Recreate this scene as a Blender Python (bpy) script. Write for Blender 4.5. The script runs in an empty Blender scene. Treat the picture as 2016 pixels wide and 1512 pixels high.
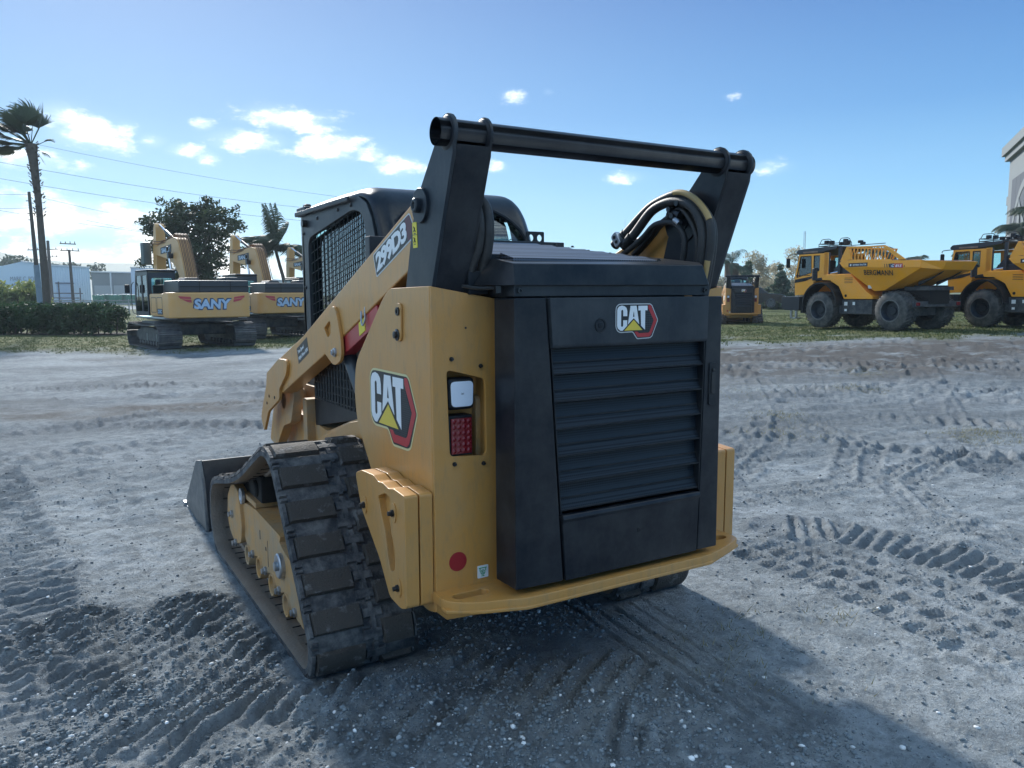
import bpy, bmesh, math, random
import numpy as np
from mathutils import Vector, Matrix, noise as mnoise
R = math.radians
rng = random.Random(7)
S = bpy.context.scene
COL = S.collection

# ------------------------------------------------------------------ materials
def nt(m):
    m.use_nodes = True
    return m.node_tree.nodes, m.node_tree.links

def mat(name, col, rough=0.5, metal=0.0, coat=0.0, dust=0.0, dcol=(0.33, 0.32, 0.30), dscale=6.0, bump=0.0, bscale=60.0,
        var=0.0, vscale=3.0, emit=None, thr=0.5, soft=0.12, spec=0.5, grime=0.0, gcol=(.22, .17, .10)):
    m = bpy.data.materials.new(name)
    N, L = nt(m)
    p = N['Principled BSDF']
    p.inputs['Roughness'].default_value = rough
    p.inputs['Metallic'].default_value = metal
    p.inputs['Coat Weight'].default_value = coat
    p.inputs['Coat Roughness'].default_value = 0.12
    p.inputs['Specular IOR Level'].default_value = spec
    c = (*col, 1)
    p.inputs['Base Color'].default_value = c
    m.diffuse_color = c
    tc = N.new('ShaderNodeTexCoord')
    out = None
    if var > 0:
        n = N.new('ShaderNodeTexNoise'); n.inputs['Scale'].default_value = vscale; n.inputs['Detail'].default_value = 5
        L.new(tc.outputs['Object'], n.inputs['Vector'])
        mx = N.new('ShaderNodeMix'); mx.data_type = 'RGBA'
        mx.inputs['A'].default_value = (*[v * (1 - var) for v in col], 1)
        mx.inputs['B'].default_value = (*[min(1, v * (1 + var)) for v in col], 1)
        L.new(n.outputs['Fac'], mx.inputs['Factor']); out = mx.outputs['Result']
        rr = N.new('ShaderNodeMapRange'); rr.inputs['To Min'].default_value = max(0, rough - .08); rr.inputs['To Max'].default_value = min(1, rough + .12)
        L.new(n.outputs['Fac'], rr.inputs['Value']); L.new(rr.outputs['Result'], p.inputs['Roughness'])
    if dust > 0:
        n = N.new('ShaderNodeTexNoise'); n.inputs['Scale'].default_value = dscale; n.inputs['Detail'].default_value = 9; n.inputs['Roughness'].default_value = .68
        L.new(tc.outputs['Object'], n.inputs['Vector'])
        r = N.new('ShaderNodeMapRange'); r.inputs['From Min'].default_value = thr - soft; r.inputs['From Max'].default_value = thr + soft
        r.inputs['To Max'].default_value = dust
        L.new(n.outputs['Fac'], r.inputs['Value'])
        mx = N.new('ShaderNodeMix'); mx.data_type = 'RGBA'
        if out: L.new(out, mx.inputs['A'])
        else: mx.inputs['A'].default_value = c
        mx.inputs['B'].default_value = (*dcol, 1)
        L.new(r.outputs['Result'], mx.inputs['Factor']); out = mx.outputs['Result']
    if grime > 0:
        n = N.new('ShaderNodeTexNoise'); n.inputs['Scale'].default_value = 34; n.inputs['Detail'].default_value = 7; n.inputs['Roughness'].default_value = .75
        mpn = N.new('ShaderNodeMapping'); mpn.inputs['Scale'].default_value = (1, 1, .22); L.new(tc.outputs['Object'], mpn.inputs[0]); L.new(mpn.outputs[0], n.inputs['Vector'])
        r = N.new('ShaderNodeMapRange'); r.inputs['From Min'].default_value = .50; r.inputs['From Max'].default_value = .72; r.inputs['To Max'].default_value = grime
        L.new(n.outputs['Fac'], r.inputs['Value'])
        mx = N.new('ShaderNodeMix'); mx.data_type = 'RGBA'
        if out: L.new(out, mx.inputs['A'])
        else: mx.inputs['A'].default_value = c
        mx.inputs['B'].default_value = (*gcol, 1); L.new(r.outputs['Result'], mx.inputs['Factor']); out = mx.outputs['Result']
    if out: L.new(out, p.inputs['Base Color'])
    if bump > 0:
        n = N.new('ShaderNodeTexNoise'); n.inputs['Scale'].default_value = bscale; n.inputs['Detail'].default_value = 4
        L.new(tc.outputs['Object'], n.inputs['Vector'])
        b = N.new('ShaderNodeBump'); b.inputs['Strength'].default_value = bump; b.inputs['Distance'].default_value = .01
        L.new(n.outputs['Fac'], b.inputs['Height']); L.new(b.outputs['Normal'], p.inputs['Normal'])
    if emit:
        p.inputs['Emission Color'].default_value = (*emit[:3], 1); p.inputs['Emission Strength'].default_value = emit[3]
    return m

def glass_mat(name, tint, alpha=0.35, rough=0.03):
    m = bpy.data.materials.new(name); N, L = nt(m)
    N.remove(N['Principled BSDF'])
    t = N.new('ShaderNodeBsdfTransparent'); t.inputs['Color'].default_value = (*tint, 1)
    g = N.new('ShaderNodeBsdfGlossy'); g.inputs['Roughness'].default_value = rough; g.inputs['Color'].default_value = (.8, .85, .9, 1)
    f = N.new('ShaderNodeFresnel'); f.inputs['IOR'].default_value = 1.5
    ad = N.new('ShaderNodeMath'); ad.operation = 'ADD'; ad.inputs[1].default_value = alpha * .2
    L.new(f.outputs[0], ad.inputs[0])
    mx = N.new('ShaderNodeMixShader'); L.new(ad.outputs[0], mx.inputs[0]); L.new(t.outputs[0], mx.inputs[1]); L.new(g.outputs[0], mx.inputs[2])
    L.new(mx.outputs[0], N['Material Output'].inputs['Surface'])
    return m

def perf_mat(name, base, hole, scale, dim=0.36):
    """perforated sheet: staggered round holes, black behind"""
    m = bpy.data.materials.new(name); N, L = nt(m); p = N['Principled BSDF']
    p.inputs['Roughness'].default_value = .45; p.inputs['Specular IOR Level'].default_value = .25
    tc = N.new('ShaderNodeTexCoord'); mp = N.new('ShaderNodeMapping'); mp.inputs['Scale'].default_value = (scale,) * 3
    mp.inputs['Rotation'].default_value = (0, 0, 0)
    L.new(tc.outputs['Object'], mp.inputs['Vector'])
    v = N.new('ShaderNodeTexVoronoi'); v.inputs['Randomness'].default_value = 0.0; v.inputs['Scale'].default_value = 1
    L.new(mp.outputs[0], v.inputs['Vector'])
    r = N.new('ShaderNodeMapRange'); r.inputs['From Min'].default_value = dim; r.inputs['From Max'].default_value = dim + .12
    L.new(v.outputs['Distance'], r.inputs['Value'])
    mx = N.new('ShaderNodeMix'); mx.data_type = 'RGBA'; mx.inputs['A'].default_value = (*hole, 1); mx.inputs['B'].default_value = (*base, 1)
    L.new(r.outputs['Result'], mx.inputs['Factor']); L.new(mx.outputs['Result'], p.inputs['Base Color'])
    return m

def leaf_mat(name, c1, c2, scale=1.5, trans=0.35):
    m = bpy.data.materials.new(name); N, L = nt(m); p = N['Principled BSDF']
    tc = N.new('ShaderNodeTexCoord'); n = N.new('ShaderNodeTexNoise'); n.inputs['Scale'].default_value = scale; n.inputs['Detail'].default_value = 6
    L.new(tc.outputs['Object'], n.inputs['Vector'])
    r = N.new('ShaderNodeMapRange'); r.inputs['From Min'].default_value = .35; r.inputs['From Max'].default_value = .65
    L.new(n.outputs['Fac'], r.inputs['Value'])
    mx = N.new('ShaderNodeMix'); mx.data_type = 'RGBA'; mx.inputs['A'].default_value = (*c1, 1); mx.inputs['B'].default_value = (*c2, 1)
    L.new(r.outputs['Result'], mx.inputs['Factor'])
    L.new(mx.outputs['Result'], p.inputs['Base Color']); p.inputs['Roughness'].default_value = .6
    t = N.new('ShaderNodeBsdfTranslucent'); L.new(mx.outputs['Result'], t.inputs['Color'])
    ms = N.new('ShaderNodeMixShader'); ms.inputs[0].default_value = trans
    L.new(p.outputs[0], ms.inputs[1]); L.new(t.outputs[0], ms.inputs[2])
    L.new(ms.outputs[0], N['Material Output'].inputs['Surface'])
    return m

M = {}
M['yellow'] = mat('machine_yellow', (.57, .265, .058), .38, coat=.2, var=.07, vscale=2.5, bump=.06, bscale=160, dust=.42, dscale=2.2, thr=.54, soft=.16, dcol=(.42, .31, .17), grime=.38)
M['yellow_dusty'] = mat('machine_yellow_dusty', (.58, .29, .075), .55, var=.08, dust=.75, dscale=6, thr=.50, soft=.14, dcol=(.34, .29, .22), grime=.5)
M['black'] = mat('black_paint', (.005, .008, .014), .34, spec=.3, coat=.06, var=.2, vscale=3, bump=.05, bscale=220, dust=.07, dscale=5, grime=.14, gcol=(.06, .065, .07))
M['charcoal'] = mat('charcoal_panel', (.014, .021, .030), .42, spec=.35, var=.15, vscale=4, bump=.08, bscale=300, dust=.10, dscale=3, grime=.22, gcol=(.08, .085, .09))
M['plastic'] = mat('black_plastic', (.006, .009, .014), .45, spec=.3, bump=.10, bscale=350, dust=.06, dscale=6)
M['rubber'] = mat('track_rubber', (.032, .035, .042), .72, var=.3, vscale=9, dust=.6, dscale=14, thr=.52, soft=.12, dcol=(.22, .215, .21), bump=.5, bscale=90)
M['tread'] = mat('tread_block_rubber', (.060, .052, .046), .75, var=.25, vscale=14, dust=.75, dscale=16, thr=.60, soft=.05, dcol=(.19, .19, .19), bump=.6, bscale=130)
M['belt_in'] = mat('belt_inner_rubber', (.26, .205, .165), .42, var=.3, vscale=12, dust=.5, dscale=9, dcol=(.30, .26, .22), bump=.4, bscale=80)
M['hose'] = mat('hose_rubber', (.014, .014, .015), .5, bump=.2, bscale=300, dust=.1)
M['steel'] = mat('zinc_steel', (.45, .47, .5), .35, metal=.9, var=.2, vscale=20)
M['chrome'] = mat('chrome_rod', (.7, .72, .75), .12, metal=1)
M['bolt'] = mat('dark_bolt', (.05, .052, .055), .35, metal=.7)
M['red'] = mat('red_paint', (.42, .02, .025), .4, coat=.2, dust=.1)
M['red_sticker'] = mat('red_sticker', (.33, .012, .018), .45)
M['badge_red'] = mat('badge_red', (.45, .03, .035), .4, var=.25, vscale=18)
M['maroon'] = mat('decal_maroon', (.10, .02, .03), .45)
M['white'] = mat('white_vinyl', (.8, .82, .84), .4)
M['badge_black'] = mat('badge_black', (.012, .013, .015), .4)
M['badge_mesh'] = perf_mat('badge_mesh', (.05, .055, .06), (.02, .022, .025), 120)
M['tri_yellow'] = mat('badge_yellow', (.75, .55, .06), .4)
M['silver'] = mat('badge_silver', (.55, .56, .56), .4)
M['gold'] = mat('badge_gold_edge', (.65, .58, .30), .4)
M['label_yellow'] = mat('label_yellow', (.75, .62, .04), .45)
M['green'] = mat('label_green', (.03, .3, .1), .5)
M['lens_white'] = mat('lamp_lens', (.75, .8, .9), .15, coat=.6, bump=.15, bscale=120)
M['lens_red'] = mat('red_lens', (.20, .006, .012), .2, coat=.6)
M['grille'] = perf_mat('perforated_grille', (.020, .028, .038), (.002, .003, .005), 115)
M['hoodperf'] = perf_mat('perforated_hood_louver', (.12, .14, .18), (.002, .003, .004), 90)
M['radiator'] = mat('radiator_core', (.06, .065, .07), .5, metal=.4, var=.5, vscale=10)
M['dark'] = mat('engine_bay_dark', (.01, .01, .011), .8)
M['glass'] = glass_mat('tinted_cab_glass', (.78, .95, .93))
M['hosegold'] = mat('hose_marking', (.45, .30, .12), .5)
M['hubcap'] = mat('grey_steel', (.12, .13, .14), .45, metal=.5, dust=.4, dscale=12)
M['ram'] = mat('ram_grey', (.06, .075, .09), .35, metal=.3)

# ------------------------------------------------------------------ geometry
def new():
    return bmesh.new()

AX = {'x': lambda a, p, q: (a, p, q), 'y': lambda a, p, q: (p, a, q), 'z': lambda a, p, q: (p, q, a)}

def prism(bm, pts, ax, a, b, holes=(), T=None):
    f = AX[ax]
    loops = [pts] + list(holes)
    edges = []; rings = []
    for lp in loops:
        vs = [bm.verts.new(f(a, *p)) for p in lp]
        rings.append(vs)
        for i in range(len(vs)):
            edges.append(bm.edges.new((vs[i], vs[(i + 1) % len(vs)])))
    if holes:
        g = bmesh.ops.triangle_fill(bm, edges=edges, use_beauty=True, use_dissolve=False)
        caps = [e for e in g['geom'] if isinstance(e, bmesh.types.BMFace)]
    else:
        caps = [bm.faces.new(rings[0])]
    mp = {}
    allv = [v for r in rings for v in r]
    for v in allv:
        mp[v] = bm.verts.new(Vector(v.co) + Vector(f(b, 0, 0)) - Vector(f(a, 0, 0)))
    for c in caps:
        bm.faces.new([mp[v] for v in reversed(c.verts)])
    for r in rings:
        for i in range(len(r)):
            u, w = r[i], r[(i + 1) % len(r)]
            bm.faces.new((u, w, mp[w], mp[u]))
    if T is not None:
        vs = allv + list(mp.values())
        for v in vs: v.co = T @ v.co
    return bm

def box(bm, x0, x1, y0, y1, z0, z1, T=None):
    return prism(bm, [(x0, y0), (x1, y0), (x1, y1), (x0, y1)], 'z', z0, z1, T=T)

def hexa(bm, P):
    v = [bm.verts.new(p) for p in P]
    for f in ((0, 1, 2, 3), (7, 6, 5, 4), (0, 4, 5, 1), (1, 5, 6, 2), (2, 6, 7, 3), (3, 7, 4, 0)):
        bm.faces.new([v[i] for i in f])
    return bm

def frame_at(d):
    d = Vector(d).normalized()
    u = d.orthogonal().normalized()
    return u, d.cross(u).normalized()

def cyl(bm, p0, p1, r0, r1=None, n=20, cap=True):
    r1 = r0 if r1 is None else r1
    p0, p1 = Vector(p0), Vector(p1)
    u, w = frame_at(p1 - p0)
    A = []; B = []
    for i in range(n):
        t = 2 * math.pi * i / n
        o = u * math.cos(t) + w * math.sin(t)
        A.append(bm.verts.new(p0 + o * r0)); B.append(bm.verts.new(p1 + o * r1))
    for i in range(n):
        j = (i + 1) % n
        bm.faces.new((A[i], A[j], B[j], B[i]))
    if cap:
        bm.faces.new(A[::-1]); bm.faces.new(B)
    return bm

def lathe(bm, o, d, prof, n=24, ring=False):
    """prof: (radius, distance along d) list, open ends capped when radius>0"""
    o = Vector(o); d = Vector(d).normalized(); u, w = frame_at(d)
    rows = []
    for r, h in prof:
        rows.append([bm.verts.new(o + d * h + (u * math.cos(2 * math.pi * i / n) + w * math.sin(2 * math.pi * i / n)) * max(r, 1e-4)) for i in range(n)])
    for a, b in zip(rows, rows[1:]):
        for i in range(n):
            j = (i + 1) % n
            bm.faces.new((a[i], a[j], b[j], b[i]))
    if ring:
        for i in range(n):
            j = (i + 1) % n; bm.faces.new((rows[-1][i], rows[-1][j], rows[0][j], rows[0][i]))
    else:
        bm.faces.new(rows[0][::-1]); bm.faces.new(rows[-1])
    return bm

def smooth_path(pts, k=6):
    P = [Vector(p) for p in pts]
    if len(P) < 3: return P
    out = []
    for i in range(len(P) - 1):
        p0 = P[max(i - 1, 0)]; p1 = P[i]; p2 = P[i + 1]; p3 = P[min(i + 2, len(P) - 1)]
        for j in range(k):
            t = j / k
            out.append(.5 * ((2 * p1) + (p2 - p0) * t + (2 * p0 - 5 * p1 + 4 * p2 - p3) * t * t + (3 * p1 - p0 - 3 * p2 + p3) * t ** 3))
    out.append(P[-1])
    return out

def tube(bm, pts, r, n=8, k=0, cap=True):
    P = smooth_path(pts, k) if k else [Vector(p) for p in pts]
    rs = r if callable(r) else (lambda t: r)
    u = None; prev = None
    for i, p in enumerate(P):
        if i == 0: d = P[1] - P[0]
        elif i == len(P) - 1: d = P[-1] - P[-2]
        else: d = (P[i + 1] - P[i]).normalized() + (P[i] - P[i - 1]).normalized()
        d = d.normalized() if d.length > 1e-9 else Vector((0, 0, 1))
        if u is None: u = d.orthogonal().normalized()
        u = (u - d * u.dot(d)).normalized(); w = d.cross(u)
        rr = rs(i / (len(P) - 1))
        ring = [bm.verts.new(p + (u * math.cos(2 * math.pi * a / n) + w * math.sin(2 * math.pi * a / n)) * rr) for a in range(n)]
        if prev:
            for a in range(n):
                b = (a + 1) % n
                bm.faces.new((prev[a], prev[b], ring[b], ring[a]))
        elif cap: bm.faces.new(ring[::-1])
        prev = ring
    if cap: bm.faces.new(prev)
    return bm

def bar(bm, p0, p1, w, h=None, up=(0, 0, 1)):
    """square bar between two points"""
    h = w if h is None else h
    p0, p1 = Vector(p0), Vector(p1); d = (p1 - p0).normalized()
    s = d.cross(Vector(up))
    if s.length < 1e-4: s = d.orthogonal()
    s.normalize(); t = s.cross(d)
    P = [p + s * a * w / 2 + t * b * h / 2 for p in (p0, p1) for a, b in ((-1, -1), (1, -1), (1, 1), (-1, 1))]
    return hexa(bm, P)

def rpoly(pts, r, k=4):
    """round the corners of a polygon"""
    out = []
    n = len(pts)
    for i in range(n):
        p = Vector((*pts[i], 0)); a = Vector((*pts[i - 1], 0)); b = Vector((*pts[(i + 1) % n], 0))
        rr = r[i] if isinstance(r, (list, tuple)) else r
        da = (a - p); db = (b - p)
        q = min(rr, da.length * .45, db.length * .45)
        if q < 1e-5: out.append((p.x, p.y)); continue
        s = p + da.normalized() * q; e = p + db.normalized() * q
        for j in range(k + 1):
            t = j / k
            c = s * (1 - t) ** 2 + p * 2 * t * (1 - t) + e * t * t
            out.append((c.x, c.y))
    return out

def offset_poly(pts, d):
    n = len(pts); out = []
    A = sum(pts[i][0] * pts[(i + 1) % n][1] - pts[(i + 1) % n][0] * pts[i][1] for i in range(n))
    sg = 1 if A > 0 else -1
    for i in range(n):
        p = Vector(pts[i]).to_2d(); a = Vector(pts[i - 1]).to_2d(); b = Vector(pts[(i + 1) % n]).to_2d()
        e1 = (p - a); e2 = (b - p)
        if e1.length < 1e-9 or e2.length < 1e-9: out.append((p.x, p.y)); continue
        e1.normalize(); e2.normalize()
        n1 = Vector((-e1.y, e1.x)) * sg; n2 = Vector((-e2.y, e2.x)) * sg
        m = (n1 + n2)
        if m.length < .3: m = n1
        m.normalize(); c = max(.45, m.dot(n1))
        q = p + m * d / c
        out.append((q.x, q.y))
    return out

def build(name, bm, material, parent=None, bev=0.0, seg=2, ang=35, smooth=True, loc=None):
    bmesh.ops.recalc_face_normals(bm, faces=bm.faces)
    if bev > 0:
        bmesh.ops.dissolve_limit(bm, angle_limit=R(1), verts=bm.verts, edges=bm.edges)
        es = [e for e in bm.edges if len(e.link_faces) == 2 and e.calc_face_angle(0) > R(ang)]
        bmesh.ops.bevel(bm, geom=es, offset=bev, segments=seg, profile=.5, affect='EDGES', clamp_overlap=True)
    me = bpy.data.meshes.new(name); bm.to_mesh(me); bm.free()
    if smooth:
        me.shade_smooth(); me.set_sharp_from_angle(angle=R(38))
    for m in (material if isinstance(material, (list, tuple)) else [material]):
        me.materials.append(m)
    o = bpy.data.objects.new(name, me); COL.objects.link(o)
    if parent: o.parent = parent
    if bev > 0:
        w = o.modifiers.new('wn', 'WEIGHTED_NORMAL'); w.keep_sharp = True
    if loc: o.location = loc
    return o

def join_into(a, b):
    k = len(a.data.materials)
    if b.data.materials[0].name not in [m.name for m in a.data.materials]: a.data.materials.append(b.data.materials[0])
    mi = [m.name for m in a.data.materials].index(b.data.materials[0].name)
    bm = bmesh.new(); bm.from_mesh(a.data); n = len(bm.faces); bm.from_mesh(b.data); bm.faces.ensure_lookup_table()
    for f in bm.faces[n:]: f.material_index = mi; f.smooth = False
    bm.to_mesh(a.data); bm.free(); bpy.data.objects.remove(b)

def fast_mesh(name, V, F, material, parent=None, smooth=False):
    me = bpy.data.meshes.new(name)
    me.from_pydata([tuple(v) for v in V], [], F)
    me.update()
    for m in (material if isinstance(material, (list, tuple)) else [material]): me.materials.append(m)
    if smooth: me.shade_smooth()
    o = bpy.data.objects.new(name, me); COL.objects.link(o)
    if parent: o.parent = parent
    return o

def tag(o, label=None, cat=None, group=None, kind=None):
    if label: o['label'] = label
    if cat: o['category'] = cat
    if group: o['group'] = group
    if kind: o['kind'] = kind
    return o

def thing(name, label, cat, loc=(0, 0, 0), rz=0, group=None):
    o = bpy.data.objects.new(name, None); COL.objects.link(o)
    o.location = loc; o.rotation_euler = (0, 0, rz); o.empty_display_size = .2
    return tag(o, label, cat, group)

def copy_tree(o, parent=None, skip=()):
    c = o.copy(); COL.objects.link(c); c.parent = parent
    for ch in list(o.children):
        if ch.name.split('.')[0] not in skip: copy_tree(ch, c, skip)
    return c

def text_geo(s, w, h, bold=0.0, shear=0.0, depth=0.002, spacing=1.0):
    cu = bpy.data.curves.new('t', 'FONT'); cu.body = s; cu.size = 1; cu.offset = bold; cu.shear = shear
    cu.extrude = 0.5; cu.space_character = spacing; cu.resolution_u = 3; cu.fill_mode = 'BOTH'
    o = bpy.data.objects.new('t', cu); COL.objects.link(o)
    dg = bpy.context.evaluated_depsgraph_get()
    me = bpy.data.meshes.new_from_object(o.evaluated_get(dg))
    bpy.data.objects.remove(o); bpy.data.curves.remove(cu)
    V = [Vector(v.co) for v in me.vertices]; F = [tuple(p.vertices) for p in me.polygons]
    bpy.data.meshes.remove(me)
    x0 = min(v.x for v in V); x1 = max(v.x for v in V); y0 = min(v.y for v in V); y1 = max(v.y for v in V)
    V = [Vector(((v.x - x0) / (x1 - x0) * w, (v.y - y0) / (y1 - y0) * h, v.z * depth)) for v in V]
    return V, F

def text_obj(s, w, h, org, xd, yd, material, name, parent, **k):
    V, F = text_geo(s, w, h, **k)
    xd = Vector(xd).normalized(); yd = Vector(yd).normalized(); zd = xd.cross(yd)
    org = Vector(org)
    return fast_mesh(name, [org + xd * v.x + yd * v.y + zd * v.z for v in V], F, material, parent)

def plate_on(bm, pts, org, xd, yd, d0, d1, holes=()):
    """prism of a 2-D outline laid in the plane org + u*xd + v*yd, from depth d0 to d1 along xd x yd"""
    xd = Vector(xd).normalized(); yd = Vector(yd).normalized(); zd = xd.cross(yd)
    T = Matrix(((xd.x, yd.x, zd.x, org[0]), (xd.y, yd.y, zd.y, org[1]), (xd.z, yd.z, zd.z, org[2]), (0, 0, 0, 1)))
    b2 = bmesh.new(); prism(b2, pts, 'z', d0, d1, holes)
    for v in b2.verts: v.co = T @ v.co
    me = bpy.data.meshes.new('tmp'); b2.to_mesh(me); b2.free(); bm.from_mesh(me); bpy.data.meshes.remove(me)
    return bm

def bolt(bm, p, d, r, h=.008, n=6):
    d = Vector(d).normalized(); p = Vector(p)
    cyl(bm, p, p + d * h * .5, r * 1.25, n=16); cyl(bm, p + d * h * .5, p + d * h * 1.6, r * .8, n=n)
    return bm

# logo: white letters, yellow triangle and a red hexagon band, drawn 0..1 wide from a tracing
def q(l): return [((x - 345) / 1275., (1255 - y) / 1275.) for x, y in l]
LG = {
 'edge': q([(345, 420), (358, 320), (430, 245), (520, 235), (1370, 238), (1430, 285), (1620, 720), (1440, 1200), (1370, 1242), (990, 1255), (950, 1212), (850, 1050), (480, 1060), (400, 1015), (348, 900)]),
 'red': q([(1310, 285), (1385, 285), (1578, 722), (1395, 1150), (1340, 1195), (1000, 1195), (960, 1140), (893, 1035), (985, 1035), (1030, 1085), (1325, 1080), (1360, 1045), (1480, 722), (1310, 375)]),
 'mesh': q([(1215, 440), (1320, 440), (1470, 722), (1345, 1030), (1320, 1060), (1050, 1060), (1010, 1010), (1215, 1010)]),
 'C': q([(388, 430), (400, 370), (440, 315), (520, 290), (600, 310), (655, 360), (678, 450), (678, 590), (563, 590), (563, 440), (545, 412), (520, 412), (500, 440), (500, 860), (515, 885), (545, 885), (563, 860), (563, 705), (678, 705), (678, 860), (545, 1000), (480, 995), (410, 930), (388, 860)]),
 'A': q([(775, 300), (950, 300), (1035, 822), (870, 652), (705, 822)]), 'Ah': q([(872, 430), (897, 615), (847, 615)]),
 'T': q([(1008, 303), (1282, 303), (1282, 435), (1212, 435), (1212, 988), (1095, 872), (1080, 435), (1008, 435)]),
 'tri': q([(875, 700), (1135, 997), (598, 997)])}

def badge(parent, org, xd, yd, w, h, edge='silver'):
    sc = lambda l: [(a * w, b * h * 1.25) for a, b in l]
    e = rpoly(sc(LG['edge']), w * .03, 3)
    o = build('badge', plate_on(new(), e, org, xd, yd, 0, .0006), M[edge], parent, smooth=False)
    for nm, key, mt, d in (('badge_field', None, 'badge_black', .0011), ('badge_band', 'red', 'badge_red', .0016), ('badge_texture', 'mesh', 'badge_mesh', .0016)):
        pts = offset_poly(e, w * .018) if key is None else sc(LG[key])
        build(nm, plate_on(new(), pts, org, xd, yd, d - .0006, d), M[mt], o, smooth=False)
    bm = new()
    for k in 'CT': plate_on(bm, sc(LG[k]), org, xd, yd, .0012, .0022)
    plate_on(bm, sc(LG['A']), org, xd, yd, .0012, .0022, [sc(LG['Ah'])])
    build('badge_letters', bm, M['white'], o, smooth=False)
    build('badge_triangle', plate_on(new(), sc(LG['tri']), org, xd, yd, .0012, .0022), M['tri_yellow'], o, smooth=False)
    return o
# ------------------------------------------------------------------ camera, light, sky
cam = bpy.data.cameras.new('camera'); co = bpy.data.objects.new('camera', cam); COL.objects.link(co)
Fv = Vector((0.51073245, 0.85230973, -0.11278512)); Rv = Vector((0.85742723, -0.51457208, -0.0058419)); Uv = Vector((0.06301518, 0.09372138, 0.99360223))
co.matrix_world = Matrix(((Rv.x, Uv.x, -Fv.x, -1.88568), (Rv.y, Uv.y, -Fv.y, -2.31919), (Rv.z, Uv.z, -Fv.z, 1.57023), (0, 0, 0, 1)))
cam.sensor_width = 36; cam.lens = 1554.104 / 2016 * 36; cam.clip_end = 20000; cam.clip_start = .05
S.camera = co
SUN_AZ = R(4)      # to the right of +y, ahead of the camera
SUN_EL = R(29)
sd = Vector((math.sin(SUN_AZ) * math.cos(SUN_EL), math.cos(SUN_AZ) * math.cos(SUN_EL), math.sin(SUN_EL)))
sl_ = bpy.data.lights.new('sun', 'SUN'); sl_.energy = 3.6; sl_.angle = R(4); sl_.color = (1, .97, .91)
so = bpy.data.objects.new('sun', sl_); COL.objects.link(so); so.rotation_euler = (-sd).to_track_quat('-Z', 'Y').to_euler()
w = bpy.data.worlds.new('World'); S.world = w; w.use_nodes = True
N = w.node_tree.nodes; L = w.node_tree.links
bg = N['Background']; sky = N.new('ShaderNodeTexSky'); sky.sky_type = 'NISHITA'; sky.sun_disc = False
sky.sun_elevation = SUN_EL; sky.sun_rotation = SUN_AZ; sky.air_density = 1.0; sky.dust_density = .6; sky.ozone_density = 3.0; sky.altitude = 0
bg.inputs['Strength'].default_value = .12
L.new(sky.outputs[0], bg.inputs['Color'])
S.view_settings.view_transform = 'Standard'; S.view_settings.look = 'None'; S.view_settings.exposure = 0.75; S.view_settings.gamma = 1
S.cycles.max_bounces = 6; S.cycles.diffuse_bounces = 3; S.cycles.glossy_bounces = 3; S.cycles.volume_bounces = 0; S.cycles.transparent_max_bounces = 16
S.cycles.use_adaptive_sampling = True; S.cycles.adaptive_threshold = .015
# ================================================================== the track loader
ldr = thing('compact_track_loader', 'big yellow and black track loader seen from behind, nearest of all machines', 'track loader', (0, 0, 0))
TH = 0.0
def SPM(s):          # frame of the slightly toed-out side plate: local (s forward, o outward, z up)
    return Matrix(((-s * math.sin(TH), s * math.cos(TH), 0, s * .705), (math.cos(TH), math.sin(TH), 0, .21), (0, 0, 1, 0), (0, 0, 0, 1)))
def side(pts, o0, o1, s, holes=()):
    bm = new(); prism(bm, pts, 'y', o0, o1, holes)
    T = SPM(s)
    T = Matrix(((s * math.sin(TH), s * math.cos(TH), 0, s * .705), (math.cos(TH), -math.sin(TH), 0, .21), (0, 0, 1, 0), (0, 0, 0, 1)))
    for v in bm.verts: v.co = T @ v.co
    return bm
def sidept(u, o, z, s):
    return Vector((s * (.705 + math.sin(TH) * u + math.cos(TH) * o), .21 + math.cos(TH) * u - math.sin(TH) * o, z))

# chassis
bm = new()
prism(bm, rpoly([(.26, .46), (.40, .28), (2.75, .24), (2.95, .45), (2.85, .85), (2.05, .80), (1.42, .98), (.26, 1.2)], .03), 'x', -.50, .50)
build('chassis', bm, M['yellow_dusty'], ldr, bev=.006)
bm = new(); box(bm, -.43, .43, .145, 1.25, .5, 1.58); build('engine_bay', bm, M['dark'], ldr)

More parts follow.
